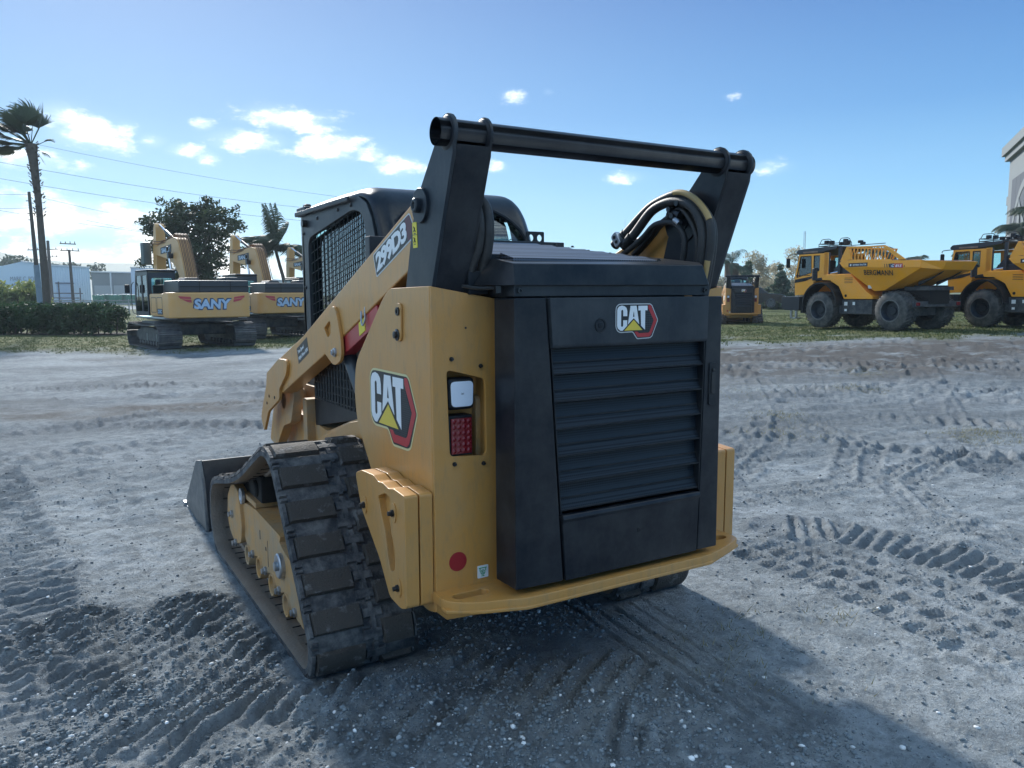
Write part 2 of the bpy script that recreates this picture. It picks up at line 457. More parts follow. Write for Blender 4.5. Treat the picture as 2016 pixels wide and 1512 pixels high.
LIGHT_HOLE = rpoly([(-.647, 1.304), (-.492, 1.264), (-.489, .979), (-.638, .989)], .018, 4)
for s in (-1, 1):
    # side plate and rear plate of the corner post
    P = rpoly([(0, 1.601), (.372, 1.596), (.444, 1.552), (.77, 1.28), (.795, 1.15), (.772, 1.017), (.535, .74), (.535, .46), (.06, .40), (0, .415)], [0, .04, .05, .06, .05, .06, .05, .05, .04, 0], 4)
    post = build('rear_post', side(P, -.014, 0, s), M['yellow'], ldr, bev=.0035)
    bm = new()
    rp = [(-.703, 1.600), (-.43, 1.553), (-.43, .45), (-.50, .37), (-.66, .38), (-.703, .42)]
    hole = LIGHT_HOLE
    if s > 0: rp = [(-a, b) for a, b in rp]; hole = [(-a, b) for a, b in hole]
    prism(bm, rp, 'y', .2, .214, [hole])
    build('post_rear_plate', bm, M['yellow'], post, bev=.003)
    bm = new()   # recess behind the light opening
    x0, x1 = sorted((s * .655, s * .48))
    box(bm, x0, x1, .29, .30, .965, 1.32); box(bm, x0 - .004, x0, .2145, .30, .965, 1.32)
    box(bm, x1, x1 + .004, .2145, .30, .965, 1.32); box(bm, x0, x1, .2145, .30, .961, .965); box(bm, x0, x1, .2145, .30, 1.32, 1.324)
    build('light_pocket', bm, M['yellow'], post)
    # lights
    cx = s * .586
    bm = new(); box(bm, cx - .055, cx + .055, .205, .265, 1.155, 1.272)
    wl = build('work_light', bm, M['plastic'], ldr, bev=.016, seg=3)
    bm = new()
    prism(bm, rpoly([(cx - .043, 1.167), (cx + .043, 1.167), (cx + .046, 1.260), (cx - .046, 1.260)], .018, 4), 'y', .197, .206)
    build('lens', bm, M['lens_white'], wl, bev=.004)
    text_obj('CAT', .012, .006, (cx - .006, .1965, 1.212), (1, 0, 0), (0, 0, 1), M['badge_black'], 'lens_mark', wl, depth=.001)
    bm = new(); box(bm, cx - .052, cx + .048, .212, .27, .985, 1.135)
    bl = build('brake_light', bm, M['plastic'], ldr, bev=.006)
    bm = new(); box(bm, cx - .043, cx + .039, .204, .213, .995, 1.125)
    for i in range(6):
        for j in range(4):
            lathe(bm, (cx - .033 + j * .0205, .204, 1.006 + i * .0215), (0, -1, 0), [(.0085, 0), (.006, .002), (.002, .003)], 10)
    build('lens', bm, M['lens_red'], bl)
    # bolts on the rear plate
    bm = new()
    for x, z in ((-.628, 1.342), (-.510, 1.312), (-.622, .96), (-.502, .95)): bolt(bm, (-s * x, .20, z), (0, -1, 0), .0065)
    cyl(bm, (s * .569, .20, 1.452), (s * .569, .1985, 1.452), .004, n=10)
    build('plate_bolt', bm, M['bolt'], post)
    # bolts high on the side plate
    bm = new()
    prism(bm, rpoly([(.240, 1.395), (.300, 1.395), (.290, 1.54), (.235, 1.54)], .027, 5), 'y', 0, .009)
    T = Matrix(((s * math.sin(TH), s * math.cos(TH), 0, s * .705), (math.cos(TH), -math.sin(TH), 0, .21), (0, 0, 1, 0), (0, 0, 0, 1)))
    for v in bm.verts: v.co = T @ v.co
    build('latch_plate', bm, M['yellow'], post, bev=.003)
    bm = new(); nrm = sidept(0, 1, 0, s) - sidept(0, 0, 0, s)
    lathe(bm, sidept(.262, .009, 1.509, s), nrm, [(.016, 0), (.016, .006), (.008, .006), (.008, .002)], 20)
    lathe(bm, sidept(.275, .003, 1.420, s), nrm, [(.024, 0), (.023, .009), (.014, .012), (.014, .020), (.006, .022)], 20)
    build('side_bolt', bm, M['bolt'], post)
    # counterweight: two cast slabs
    W = [(.50, .855), (.427, .879), (.299, .884), (.248, .868), (.206, .873), (.147, .862), (.098, .872), (-.003, .864), (0, .452), (.052, .434), (.158, .445), (.252, .565), (.44, .721)]
    wm = lambda l: [(.028 + 1.25 * u + .35 * u * u, 1.056 * z - .0877 - .085 * u) for u, z in l]
    slot = rpoly(wm([(.172, .865), (.150, .80), (.122, .735), (.110, .66), (.092, .607), (.060, .62), (.052, .69), (.080, .75), (.085, .80), (.080, .875), (.12, .885)]), .012, 3)
    for k, (o0, o1) in enumerate(((.003, .053), (.059, .111))):
        w = build('counterweight', side(rpoly(W, [.02, .01, .01, .01, .008, .01, .008, .012, .012, .02, .02, .02, .03], 3), o0, o1, s, [slot]), M['yellow'], ldr, bev=.006, seg=3)
    bm = new(); prism(bm, offset_poly(slot, -.004), 'y', .056, .085)
    for v in bm.verts: v.co = T @ v.co
    build('slot_floor', bm, M['yellow'], w)
    bm = new(); b2 = new()
    for u, z in ((.392, .746), (.094, .783), (.062, .511)):
        prism(b2, [(u + .026 * math.cos(a / 10 * math.pi) * (.75 if abs(math.sin(a / 10 * math.pi)) < .2 else .8), z + .036 * math.sin(a / 10 * math.pi)) for a in range(20)], 'y', .110, .116, T=T)
        lathe(bm, sidept(u, .116, z, s), nrm, [(.013, 0), (.013, .008), (.009, .008), (.009, .020), (.003, .021)], 12)
    build('boss', b2, M['yellow'], w, bev=.002); build('weight_bolt', bm, M['bolt'], w)

# stickers
bm = new(); cyl(bm, (-.613, .1985, .594), (-.613, .2, .594), .036, n=40); build('red_dot_sticker', bm, M['red_sticker'], ldr)
bm = new(); prism(bm, rpoly([(-.532, .513), (-.486, .513), (-.486, .561), (-.532, .561)], .004), 'y', .1985, .2)
st = build('lifting_sticker', bm, M['white'], ldr)
bm = new()
for a in ((-.526, .552, -.494, .552), (-.522, .552, -.522, .539), (-.498, .552, -.498, .539), (-.516, .521, -.504, .521)): bar(bm, (a[0], .1975, a[1]), (a[2], .1975, a[3]), .0022)
tube(bm, [(-.510 + .009 * math.cos(t / 8 * 6.283), .1975, .535 + .009 * math.sin(t / 8 * 6.283)) for t in range(9)], .0014, 5)
text_obj('S', .007, .010, (-.5135, .1975, .530), (1, 0, 0), (0, 0, 1), M['green'], 'sticker_letter', st, depth=.001, bold=.03)
build('sticker_symbol', bm, M['green'], st)
p0 = sidept(.454, .0004, 1.0, -1)
badge(ldr, sidept(.599, .0006, .976, -1), -(sidept(1, 0, 0, -1) - sidept(0, 0, 0, -1)), (0, 0, 1), .485, .297, 'gold')

# bumper
bm = new()
pl = rpoly([(-.712, .24), (-.714, .095), (-.60, .03), (-.52, .01), (-.45, -.02), (.45, -.02), (.58, .02), (.72, .085), (.73, .15), (.73, .24)], [0, .06, .05, .05, .05, .05, .05, .05, .06, 0], 5)
sl = lambda cx, cy, a, b, r: [(cx + (a + r * math.cos(t)) * (1 if math.cos(t) > 0 else -1) * 0 + (a if math.cos(t) > 0 else -a) + r * math.cos(t), cy + r * math.sin(t)) for t in [i / 16 * 2 * math.pi + .01 for i in range(16)]]
prism(bm, pl, 'z', .458, .494, [sl(-.60, .125, .045, 0, .026), sl(.62, .135, .04, 0, .026)])
bmp = build('bumper', bm, M['yellow'], ldr, bev=.005)
bm = new()
prism(bm, [(-.714, .095), (-.60, .028), (-.45, -.022), (.45, -.022), (.72, .083), (.72, .12), (.45, .02), (-.45, .02), (-.6, .07), (-.714, .14)], 'z', .450, .464)
build('bumper_lip', bm, M['yellow'], bmp, bev=.004)
bm = new(); box(bm, -.70, .70, .24, .65, .40, .47); build('belly_plate', bm, M['yellow'], ldr, bev=.01)

# ---------------------------------------------------------------- rear door
door = bpy.data.objects.new('rear_door', None); COL.objects.link(door); door.parent = ldr
ZT, ZB = 1.558, .517
bm = new()   # left cheek: side face plus front face up to the slanted groove
prism(bm, [(-.486, .140), (-.484, .0), (-.30, .0), (-.30, .140)], 'z', ZB, ZT)
for v in bm.verts:
    if abs(v.co.x + .30) < 1e-4: v.co.x = -.353 + (ZT - v.co.z) / (ZT - ZB) * .074
    if abs(v.co.z - ZB) < 1e-4 and v.co.x < -.45: v.co.z += .004
build('door_cheek', bm, M['black'], door, bev=.006)
bm = new()   # right cheek
prism(bm, [(.30, .0), (.500, .0), (.502, .140), (.30, .140)], 'z', ZB, ZT)
for v in bm.verts:
    if abs(v.co.x - .30) < 1e-4: v.co.x = .420 - (ZT - v.co.z) / (ZT - ZB) * .030
rc = build('door_cheek', bm, M['black'], door, bev=.006)
gl = lambda z, e=0: -.347 + (ZT - z) / (ZT - ZB) * .074 + e
gr = lambda z, e=0: .415 - (ZT - z) / (ZT - ZB) * .030 - e
bm = new()   # top panel, curved out a little, lower lip turned in
prof = [(-.0125, ZT), (-.0125, 1.393), (-.004, 1.378), (.03, 1.376), (.03, ZT)]
A = [bm.verts.new((gl(z), y, z)) for y, z in prof]; B = [bm.verts.new((gr(z), y, z)) for y, z in prof]
bm.faces.new(A); bm.faces.new(B[::-1])
for i in range(len(A)):
    j = (i + 1) % len(A); bm.faces.new((A[i], B[i], B[j], A[j]))
build('door_top_panel', bm, M['charcoal'], door, bev=.004)
bm = new()   # bottom panel with rolled top lip
prof = [(-.004, ZB), (-.006, .735), (-.016, .752), (-.010, .768), (.03, .765), (.03, ZB)]
A = [bm.verts.new((gl(z, .002), y, z)) for y, z in prof]; B = [bm.verts.new((gr(z, .002), y, z)) for y, z in prof]
bm.faces.new(A); bm.faces.new(B[::-1])
for i in range(len(A)):
    j = (i + 1) % len(A); bm.faces.new((A[i], B[i], B[j], A[j]))
build('door_bottom_panel', bm, M['black'], door, bev=.004)
bm = new(); cyl(bm, (.075, -.0065, .655), (.075, -.004, .655), .006, n=8); box(bm, .066, .074, -.0068, -.004, .648, .664); build('panel_hole', bm, M['dark'], door)
# louvres of perforated sheet, one after the other
bm = new(); b2 = new()
NL = 6; z0, z1 = .772, 1.376; pitch = (z1 - z0) / NL
for i in range(NL):
    zt = z1 - i * pitch; zb = zt - pitch
    pr_ = [(.034, zt + .004), (.030, zt - pitch * .50), (.010, zb + pitch * .16), (.008, zb + pitch * .09), (.034, zb + .001)]
    pr_ = [(y, max(min(z, z1), z0)) for y, z in pr_]
    A = [bm.verts.new((gl(z, .004), y, z)) for y, z in pr_]; B = [bm.verts.new((gr(z, .004), y, z)) for y, z in pr_]
    for j in range(len(A) - 1): bm.faces.new((A[j], B[j], B[j + 1], A[j + 1]))
    bar(b2, (gl(zt - pitch * .5, .004), .026, zt - pitch * .5), (gr(zt - pitch * .5, .004), .026, zt - pitch * .5), .006, .005)
    bar(b2, (gl(zb, .004), .004, zb + pitch * .12), (gr(zb, .004), .004, zb + pitch * .12), .003, pitch * .05)
gri = build('grille', bm, M['grille'], door); build('louver_lip', b2, M['plastic'], gri)
bm = new()
for i in range(40):
    z = z0 + .01 + i * .0148
    if z < z1 - .005: box(bm, -.30, .37, .082, .084, z, z + .006)
box(bm, -.31, .38, .086, .092, z0, z1)
build('radiator', bm, M['radiator'], door)
# dark side reveals of the grille opening
bm = new()
for g, sg in ((gl, 1), (gr, -1)):
    hexa(bm, [(g(z0), .0, z0), (g(z0) + .004 * sg, .0, z0), (g(z0) + .004 * sg, .09, z0), (g(z0), .09, z0), (g(z1), .0, z1), (g(z1) + .004 * sg, .0, z1), (g(z1) + .004 * sg, .09, z1), (g(z1), .09, z1)])
build('grille_reveal', bm, M['plastic'], door)
badge(door, (-.058, -.0135, 1.400), (1, 0, 0), (0, 0, 1), .206, .134, 'silver')
for o in list(door.children):
    if o.name.startswith('badge'): o.location.z += .0
bm = new(); lathe(bm, (-.126, -.012, 1.456), (0, -1, 0), [(.026, 0), (.025, .004), (.019, .004), (.017, -.004), (.012, -.004), (.011, .003), (.004, .004)], 24)
build('door_lock', bm, M['plastic'], door)
bm = new()
prism(bm, rpoly([(.432, 1.118), (.472, 1.118), (.472, 1.292), (.432, 1.292)], .01), 'y', -.006, .002)
lt = build('door_latch', bm, M['plastic'], door, bev=.002)
bm = new(); box(bm, .441, .462, -.0105, -.005, 1.165, 1.25); cyl(bm, (.452, -.012, 1.262), (.452, -.005, 1.262), .007, n=12)
build('latch_lever', bm, M['bolt'], lt, bev=.002)

# ---------------------------------------------------------------- hood
hz = lambda y: 1.682 + (y - .04) * .128 + (.02 if y > .35 else .02 * max(0, (y - .04) / .31))
bm = new()
hexa(bm, [(-.52, .15, 1.602), (.535, .10, 1.602), (.535, 1.2, 1.56), (-.52, 1.2, 1.56), (-.475, .11, 1.690), (.455, .11, 1.690), (.455, 1.2, 1.815), (-.475, 1.2, 1.815)])
b3 = new()
V = lambda b, p: b.verts.new(p)
bot = [(-.54, .16, 1.602), (-.462, .034, 1.600), (.458, .034, 1.602), (.540, .12, 1.604), (.540, 1.2, 1.62), (-.54, 1.2, 1.62)]
top = [(-.480, .13, 1.697), (-.463, .042, 1.677), (.428, .042, 1.683), (.458, .09, 1.697), (.458, 1.2, 1.822), (-.480, 1.2, 1.822)]
bb = [V(b3, p) for p in bot]; tt = [V(b3, p) for p in top]
b3.faces.new(bb[::-1]); b3.faces.new(tt)
for i in range(6):
    j = (i + 1) % 6; b3.faces.new((bb[i], bb[j], tt[j], tt[i]))
bm.free()
hood = build('hood', b3, M['black'], ldr, bev=.004)
bm = new(); box(bm, -.455, .475, .05, .5, 1.562, 1.612)
build('hood_skirt', bm, M['charcoal'], hood, bev=.003)
bm = new()
for x in (-.435, .448): lathe(bm, (x, .045, 1.583), (0, -1, 0), [(.010, 0), (.010, .004), (.005, .004), (.004, -.002)], 14)
for y in (.16, .32, .48, .64, .8): bolt(bm, (.30, y, 1.682 + (y - .04) * .125 + .006), (0, 0, 1), .008, .005)
for y in (.95, 1.1): bolt(bm, (.43, y, 1.682 + (y - .04) * .125 + .006), (0, 0, 1), .008, .005)
build('hood_bolt', bm, M['bolt'], hood)
bm = new(); b2 = new()
for i in range(7):
    y = .13 + i * .135; z = 1.684 + (y - .04) * .122
    x1 = .27
    prism(bm, [(y, z - .02), (y, z + .006), (y + .092, z + .028), (y + .094, z)], 'x', -.43 + (0 if i else .02), x1)
    box(b2, -.44, x1 + .01, y + .106, y + .122, z + .008, z + .023)
build('hood_louver_pattern', bm, M['hoodperf'], hood); build('louver_rib', b2, M['charcoal'], hood)
bm = new()
box(bm, -.75 + .2, .54, 1.18, 1.24, 1.60, 1.842)
build('cab_rear_beam', bm, M['charcoal'], ldr, bev=.004)
bm = new(); prism(bm, rpoly([(.315, 1.835), (.425, 1.835), (.425, 1.895), (.315, 1.895)], .008), 'y', 1.20, 1.206, [[(.345 + .016 * math.cos(a), 1.862 + .018 * math.sin(a)) for a in [i * .628 for i in range(10)]], [(.397 + .016 * math.cos(a), 1.862 + .018 * math.sin(a)) for a in [i * .628 for i in range(10)]]])
build('bracket', bm, M['black'], ldr)
# dark boxes beside the hood
for s in (-1, 1):
    bm = new(); box(bm, min(s * .50, s * .66), max(s * .50, s * .66), .30, .7, 1.2, 1.575); build('hydraulic_cover', bm, M['dark'], ldr, bev=.01)
bm = new(); box(bm, -.56, -.48, .19, .34, 1.57, 1.655); build('relay_box', bm, M['plastic'], ldr, bev=.006)
bm = new(); tube(bm, [(-.62, .125, 1.60), (-.56, .12, 1.592), (-.50, .11, 1.592), (-.495, .10, 1.575)], .006, 6, 3); box(bm, -.505, -.485, .09, .11, 1.575, 1.60)
build('door_strut', bm, M['bolt'], ldr)

# ---------------------------------------------------------------- lift arms
TOWER = [(.05, 2.03), (.24, 1.55), (.20, 1.3), (.50, 1.3), (.45, 1.60), (.385, 1.80), (.345, 1.90), (.16, 2.10)]
for s in (-1, 1):
    tw = bpy.data.objects.new('arm_tower', None); COL.objects.link(tw); tw.parent = ldr
    bm = new()
    head = []
    for i in range(9):
        a = R(60 + i * 20)
        head.append((.088 + .062 * math.cos(a), 2.102 + .062 * math.sin(a)))
    out = [(.155, 2.105)] + head + [(.045, 2.03), (.232, 1.57), (.20, 1.3), (.50, 1.3), (.447, 1.60), (.385, 1.80), (.345, 1.90)]
    x0, x1 = sorted((s * .676, s * .690)); prism(bm, out, 'x', x0, x1)
    build('tower_outer_plate', bm, M['charcoal'], tw, bev=.002)
    bm = new(); x0, x1 = sorted((s * .545, s * .556)); prism(bm, out, 'x', x0, x1)
    build('tower_inner_plate', bm, M['black'], tw, bev=.002)
    bm = new()
    x0, x1 = sorted((s * .556, s * .676))
    prism(bm, [(.040, 2.06), (.048, 2.02), (.235, 1.565), (.205, 1.30), (.225, 1.30), (.255, 1.57), (.068, 2.04)], 'x', x0, x1)
    prism(bm, [(.145, 2.10), (.33, 1.92), (.34, 1.93), (.155, 2.115)], 'x', x0, x1)
    build('tower_web', bm, M['black'], tw)
    bm = new()
    lathe(bm, (s * .690, .292, 1.885), (s, 0, 0), [(.062, 0), (.062, .010), (.060, .012), (.026, .012), (.026, .030), (.021, .034), (.014, .034), (.010, .026), (.004, .026)], 40)
    build('pivot_pin', bm, M['charcoal'], tw)
    bm = new(); lathe(bm, (s * .545, .292, 1.885), (-s, 0, 0), [(.10, 0), (.10, .008), (.05, .010), (.05, .016), (.01, .016)], 32); build('pivot_boss', bm, M['black'], tw)
    for xx in (.683, .5505):
        bm = new(); lathe(bm, (s * (xx - .010), .088, 2.102), (s, 0, 0), [(.0525, 0), (.0565, .003), (.0565, .017), (.0525, .020)], 36)
        build('tube_collar', bm, M['black'], tw)
    # yellow arm
    arm = bpy.data.objects.new('lift_arm', None); COL.objects.link(arm); arm.parent = ldr
    x0, x1 = sorted((s * .575, s * .668))
    bm = new()
    poly = [(.30, 1.935), (.42, 1.91), (1.905, 1.350), (2.42, 1.195), (2.44, 1.0), (2.40, .985), (1.538, 1.275), (.455, 1.665), (.30, 1.80)]
    prism(bm, rpoly(poly, [.03, .03, 0, 0, .02, .02, .02, .04, .04], 3), 'x', x0, x1)
    build('arm_box', bm, M['yellow'], arm, bev=.010, seg=3)
    bm = new()
    tp = [(2.645, 1.096), (2.349, 1.203), (2.205, 1.208), (2.171, 1.186), (2.192, 1.126), (2.363, 1.021), (2.362, .962), (2.641, .855), (2.771, .71), (2.835, .80), (2.66, 1.03)]
    x0, x1 = sorted((s * .668, s * .686)); prism(bm, rpoly(tp, [.02, .02, .03, .03, .03, .03, .03, .02, .02, .02, .02], 3), 'x', x0, x1)
    tpo = build('arm_tip_plate', bm, M['yellow'], arm, bev=.003)
    bm = new()
    for y, z in ((2.60, .955), (2.66, .905), (2.47, .96)): cyl(bm, (s * .684, y, z), (s * .6885, y, z), .009, n=12)
    build('tip_hole', bm, M['dark'], tpo)
    bm = new()
    tp2 = [(2.36, 1.05), (2.36, .97), (2.45, .80), (2.62, .76), (2.80, .60), (2.97, .62), (2.88, .80), (2.72, 1.06)]
    x0, x1 = sorted((s * .54, s * .60)); prism(bm, rpoly(tp2, .03, 3), 'x', x0, x1)
    build('arm_inner_plate', bm, M['yellow_dusty'], arm, bev=.004)
    bm = new()
    bk = rpoly([(1.60, 1.42), (1.325, 1.524), (1.285, 1.49), (1.235, 1.38), (1.222, 1.275), (1.34, 1.232), (1.49, 1.292), (1.66, 1.35)], [.0, .03, .03, .03, .05, .05, .02, .01], 4)
    hole = rpoly([(1.385, 1.452), (1.365, 1.40), (1.42, 1.365), (1.475, 1.41)], .016, 4)
    x0, x1 = sorted((s * .668, s * .684)); prism(bm, bk, 'x', x0, x1, [hole])
    build('arm_bracket', bm, M['yellow'], arm, bev=.003)
    bm = new(); lathe(bm, (s * .684, 1.315, 1.302), (s, 0, 0), [(.022, 0), (.021, .008), (.014, .010), (.014, .018), (.009, .020), (.007, .014), (.002, .014)], 18)
    build('bracket_pin', bm, M['steel'], arm)
    # lift cylinder and tilt cylinder
    bm = new(); cyl(bm, (s * .62, 1.30, 1.28), (s * .60, .92, .86), .034, n=18); cy = build('lift_cylinder', bm, M['ram'], ldr)
    bm = new(); cyl(bm, (s * .62, 1.33, 1.31), (s * .61, 1.20, 1.17), .020, n=14); build('rod', bm, M['chrome'], cy)
    bm = new(); cyl(bm, (s * .42, 2.58, 1.08), (s * .42, 2.90, .62), .035, n=14); build('tilt_cylinder', bm, M['plastic'], ldr)
# red service brace, clipped under the left arm
bm = new()
hexa(bm, [(-.66, 1.349, 1.262), (-.60, 1.349, 1.262), (-.60, .80, 1.46), (-.66, .80, 1.46), (-.66, 1.36, 1.350), (-.60, 1.36, 1.350), (-.60, .83, 1.535), (-.66, .83, 1.535)])
br = build('arm_brace', bm, M['red'], ldr, bev=.006)
bm = new(); hexa(bm, [(-.6625, 1.04, 1.390), (-.660, 1.04, 1.390), (-.660, .965, 1.418), (-.6625, .965, 1.418), (-.6625, 1.045, 1.448), (-.660, 1.045, 1.448), (-.660, .970, 1.476), (-.6625, .970, 1.476)])
build('brace_label', bm, M['label_yellow'], br)
bm = new(); tube(bm, [(-.668, .99, 1.50), (-.675, .975, 1.46), (-.675, .96, 1.44), (-.668, .945, 1.47), (-.665, .95, 1.52), (-.63, .96, 1.53)], .004, 6, 3); build('brace_clip', bm, M['steel'], br)
bm = new(); cyl(bm, (0, 0, 0), (0, 0, 0.001), .001); bm.free()
bm = new(); cyl(bm, (-.73, .088, 2.102), (.716, .088, 2.102), .0455, n=40, cap=False); cyl(bm, (-.73, .088, 2.102), (.716, .088, 2.102), .038, n=40, cap=False)
# join inner and outer skins at the ends
bm.verts.ensure_lookup_table()
for k in (0, 40):
    for i in range(40):
        j = (i + 1) % 40
        bm.faces.new((bm.verts[k + i], bm.verts[k + j], bm.verts[80 + k + j], bm.verts[80 + k + i]))
build('cross_tube', bm, M['black'], ldr)
bm = new(); cyl(bm, (-.60, 2.60, .93), (.60, 2.60, .93), .06, n=20); build('front_cross_tube', bm, M['yellow_dusty'], ldr)

# decals on the left arm and tower
d = Vector((0, -1, .368)).normalized(); up = Vector((0, .368, 1)).normalized()
def arm_pt(y, z): return Vector((-.6682, y, z))
bm = new()
for k, (o, mt) in enumerate(((0, 'silver'), (-.008, 'badge_black'))):
    pass
ang = math.atan2(.118, .36)
xd = Vector((0, -math.cos(.352), math.sin(.352))); yd = Vector((0, math.sin(.352), math.cos(.352)))
o0 = arm_pt(.79, 1.655)
dec = rpoly([(-.012, -.010), (.385, -.010), (.412, .035), (.395, .092), (.30, .094), (-.012, .092)], .014, 3)
md = build('model_decal', plate_on(new(), dec, o0, xd, yd, 0, .0006), M['silver'], ldr, smooth=False)
build('decal_field', plate_on(new(), offset_poly(dec, .006), o0, xd, yd, .0004, .0010), M['badge_black'], md, smooth=False)
build('decal_band', plate_on(new(), rpoly([(.345, -.004), (.382, -.004), (.405, .035), (.390, .086), (.345, .088)], .008), o0, xd, yd, .0008, .0013), M['maroon'], md, smooth=False)
text_obj('299D3', .345, .076, o0 + xd * .003 + yd * .005 + Vector((-.0016, 0, 0)), xd, yd, M['white'], 'decal_lettering', md, bold=.045, shear=.12, depth=.001, spacing=.9)
o1 = arm_pt(1.985, 1.205)
bdg = build('small_decal', plate_on(new(), [(-.006, -.006), (.205, -.006), (.205, .082), (-.006, .082)], o1, xd, yd, 0, .0007), M['badge_black'], ldr, smooth=False)
text_obj('Two Speed', .115, .026, o1 + xd * .01 + yd * .040 + Vector((-.0010, 0, 0)), xd, yd, M['white'], 'decal_text', bdg, bold=.02, depth=.0008)
text_obj('High Flow XPS', .185, .026, o1 + xd * .01 + yd * .004 + Vector((-.0010, 0, 0)), xd, yd, M['white'], 'decal_text', bdg, bold=.02, depth=.0008)
bm = new(); prism(bm, rpoly([(.370, 1.740), (.332, 1.740), (.338, 1.832), (.376, 1.832)], .003), 'x', -.6915, -.690)
wl = build('warning_label', bm, M['label_yellow'], ldr)
bm = new()
for zz in (1.752, 1.79):
    box(bm, -.6920, -.6915, .345, .362, zz, zz + .003); bar(bm, (-.6918, .347, zz + .008), (-.6918, .362, zz + .026), .003); bar(bm, (-.6918, .362, zz + .008), (-.6918, .352, zz + .022), .003)
box(bm, -.6920, -.6915, .336, .373, 1.786, 1.788)
build('label_print', bm, M['badge_black'], wl)

# ---------------------------------------------------------------- hoses
bm = new()
tube(bm, [(-.52, .235, 1.93), (-.50, .175, 1.88), (-.495, .16, 1.80), (-.495, .185, 1.70), (-.50, .225, 1.62), (-.51, .25, 1.55)], .0225, 12, 6)
tube(bm, [(-.53, .25, 1.90), (-.53, .28, 1.85), (-.52, .265, 1.78), (-.52, .30, 1.70), (-.53, .34, 1.60)], .012, 10, 5)
tube(bm, [(-.545, .20, 1.93), (-.535, .15, 1.85), (-.53, .16, 1.75), (-.54, .20, 1.66), (-.55, .245, 1.56)], .015, 10, 5)
build('hose', bm, M['hose'], ldr)
R1 = [(.685, 1.812), (.602, 1.863), (.462, 1.95), (.353, 1.984), (.26, 1.993), (.175, 1.962), (.113, 1.91), (.077, 1.854), (.072, 1.776), (.092, 1.66), (.12, 1.55)]
R2 = [(.63, 1.79), (.545, 1.847), (.438, 1.932), (.347, 1.961), (.27, 1.962), (.19, 1.938), (.132, 1.876), (.11, 1.796), (.122, 1.68), (.14, 1.55)]
R3 = [(.66, 1.74), (.60, 1.765), (.483, 1.823), (.413, 1.869), (.334, 1.878), (.268, 1.865), (.218, 1.81), (.216, 1.748), (.231, 1.66), (.24, 1.55)]
R4 = [(.57, 1.75), (.459, 1.826), (.413, 1.865), (.334, 1.902), (.27, 1.93), (.22, 1.90), (.17, 1.83), (.155, 1.75), (.17, 1.6)]
rh = bpy.data.objects.new('hose_bundle', None); COL.objects.link(rh); rh.parent = ldr
for pts, x, r, nm in ((R1, .500, .0185, 'hose'), (R1, .535, .016, 'hose'), (R2, .495, .0215, 'hose'), (R3, .490, .013, 'hose'), (R4, .505, .011, 'hose'), (R4, .525, .011, 'hose')):
    bm = new(); tube(bm, [(x, a + (.02 if x == .535 else 0), b - (.008 if x == .535 else 0)) for a, b in pts], r, 12, 6); build(nm, bm, M['hose'], rh)
sp = smooth_path([(.500, a, b) for a, b in R1], 6)
bm = new()
for a0, a1 in ((22, 42), (52, 57)):
    seg = [Vector((p.x - .008, p.y, p.z)) for p in sp[a0:a1]]
    tube(bm, [Vector((p.x, p.y - .006, p.z + .004)) for p in seg], .0135, 10)
build('hose_band', bm, M['hosegold'], rh)
bm = new(); b2 = new()
plate_on(bm, rpoly([(-.022, -.034), (.022, -.034), (.022, .034), (-.022, .034)], .014), (.473, .645, 1.822), Vector((0, -.75, .55)), Vector((0, .55, .75)), -.014, .014)
for dd in (-.014, .014):
    cyl(b2, (.4575, .645 + dd * .55, 1.822 + dd * .75), (.456, .645 + dd * .55, 1.822 + dd * .75), .0085, n=12)
cl = build('hose_clamp', bm, M['steel'], rh, bev=.003); build('clamp_bolt', b2, M['dark'], cl)
bm = new(); cyl(bm, (.50, .70, 1.80), (.50, .62, 1.85), .024, n=12); cyl(bm, (.49, .60, 1.80), (.49, .56, 1.83), .026, n=10); cyl(bm, (.50, .31, 1.915), (.50, .25, 1.90), .022, n=10)
for a, b in ((.30, 1.93), (.28, 1.90), (.25, 1.95)): cyl(bm, (.47, a, b), (.53, a, b), .012, n=8)
build('hose_fitting', bm, M['bolt'], rh)
bm = new(); tube(bm, [(.488, .275, 1.885), (.488, .255, 1.874), (.488, .245, 1.866)], .014, 10); build('hose_ferrule', bm, M['steel'], rh)

# ---------------------------------------------------------------- cab
cab = bpy.data.objects.new('cab', None); COL.objects.link(cab); cab.parent = ldr
def roofline(n=40):
    P = smooth_path([(2.66, 2.07, 0), (2.60, 2.115, 0), (2.2, 2.128, 0), (1.75, 2.125, 0), (1.54, 2.112, 0), (1.42, 2.055, 0), (1.34, 1.95, 0), (1.28, 1.80, 0), (1.25, 1.60, 0), (1.24, 1.40, 0)], 6)
    return [(p.x, p.y) for p in P]
RL = roofline()
bm = new()
NX = 40; grid = []
for i, (y, z) in enumerate(RL):
    row = []
    for j in range(NX + 1):
        t = j / NX * 2 - 1
        e = abs(t)
        x = t * .44
        drop = max(0, (e - .80) / .20) ** 2.2 * .05
        # drop along the inward normal (towards the cab's middle)
        c = Vector((2.0 - y, 1.6 - z)); c.normalize()
        row.append(bm.verts.new((x, y + c.x * drop, z + c.y * drop)))
    grid.append(row)
def in_window(x, z): # rounded rear window
    ax = abs(x); 
    if z < 1.50 or z > 2.05: return False
    w = .38
    if z > 1.80:
        w = .38 * math.sqrt(max(0, 1 - ((z - 1.80) / .25) ** 2.2))
    return ax < w
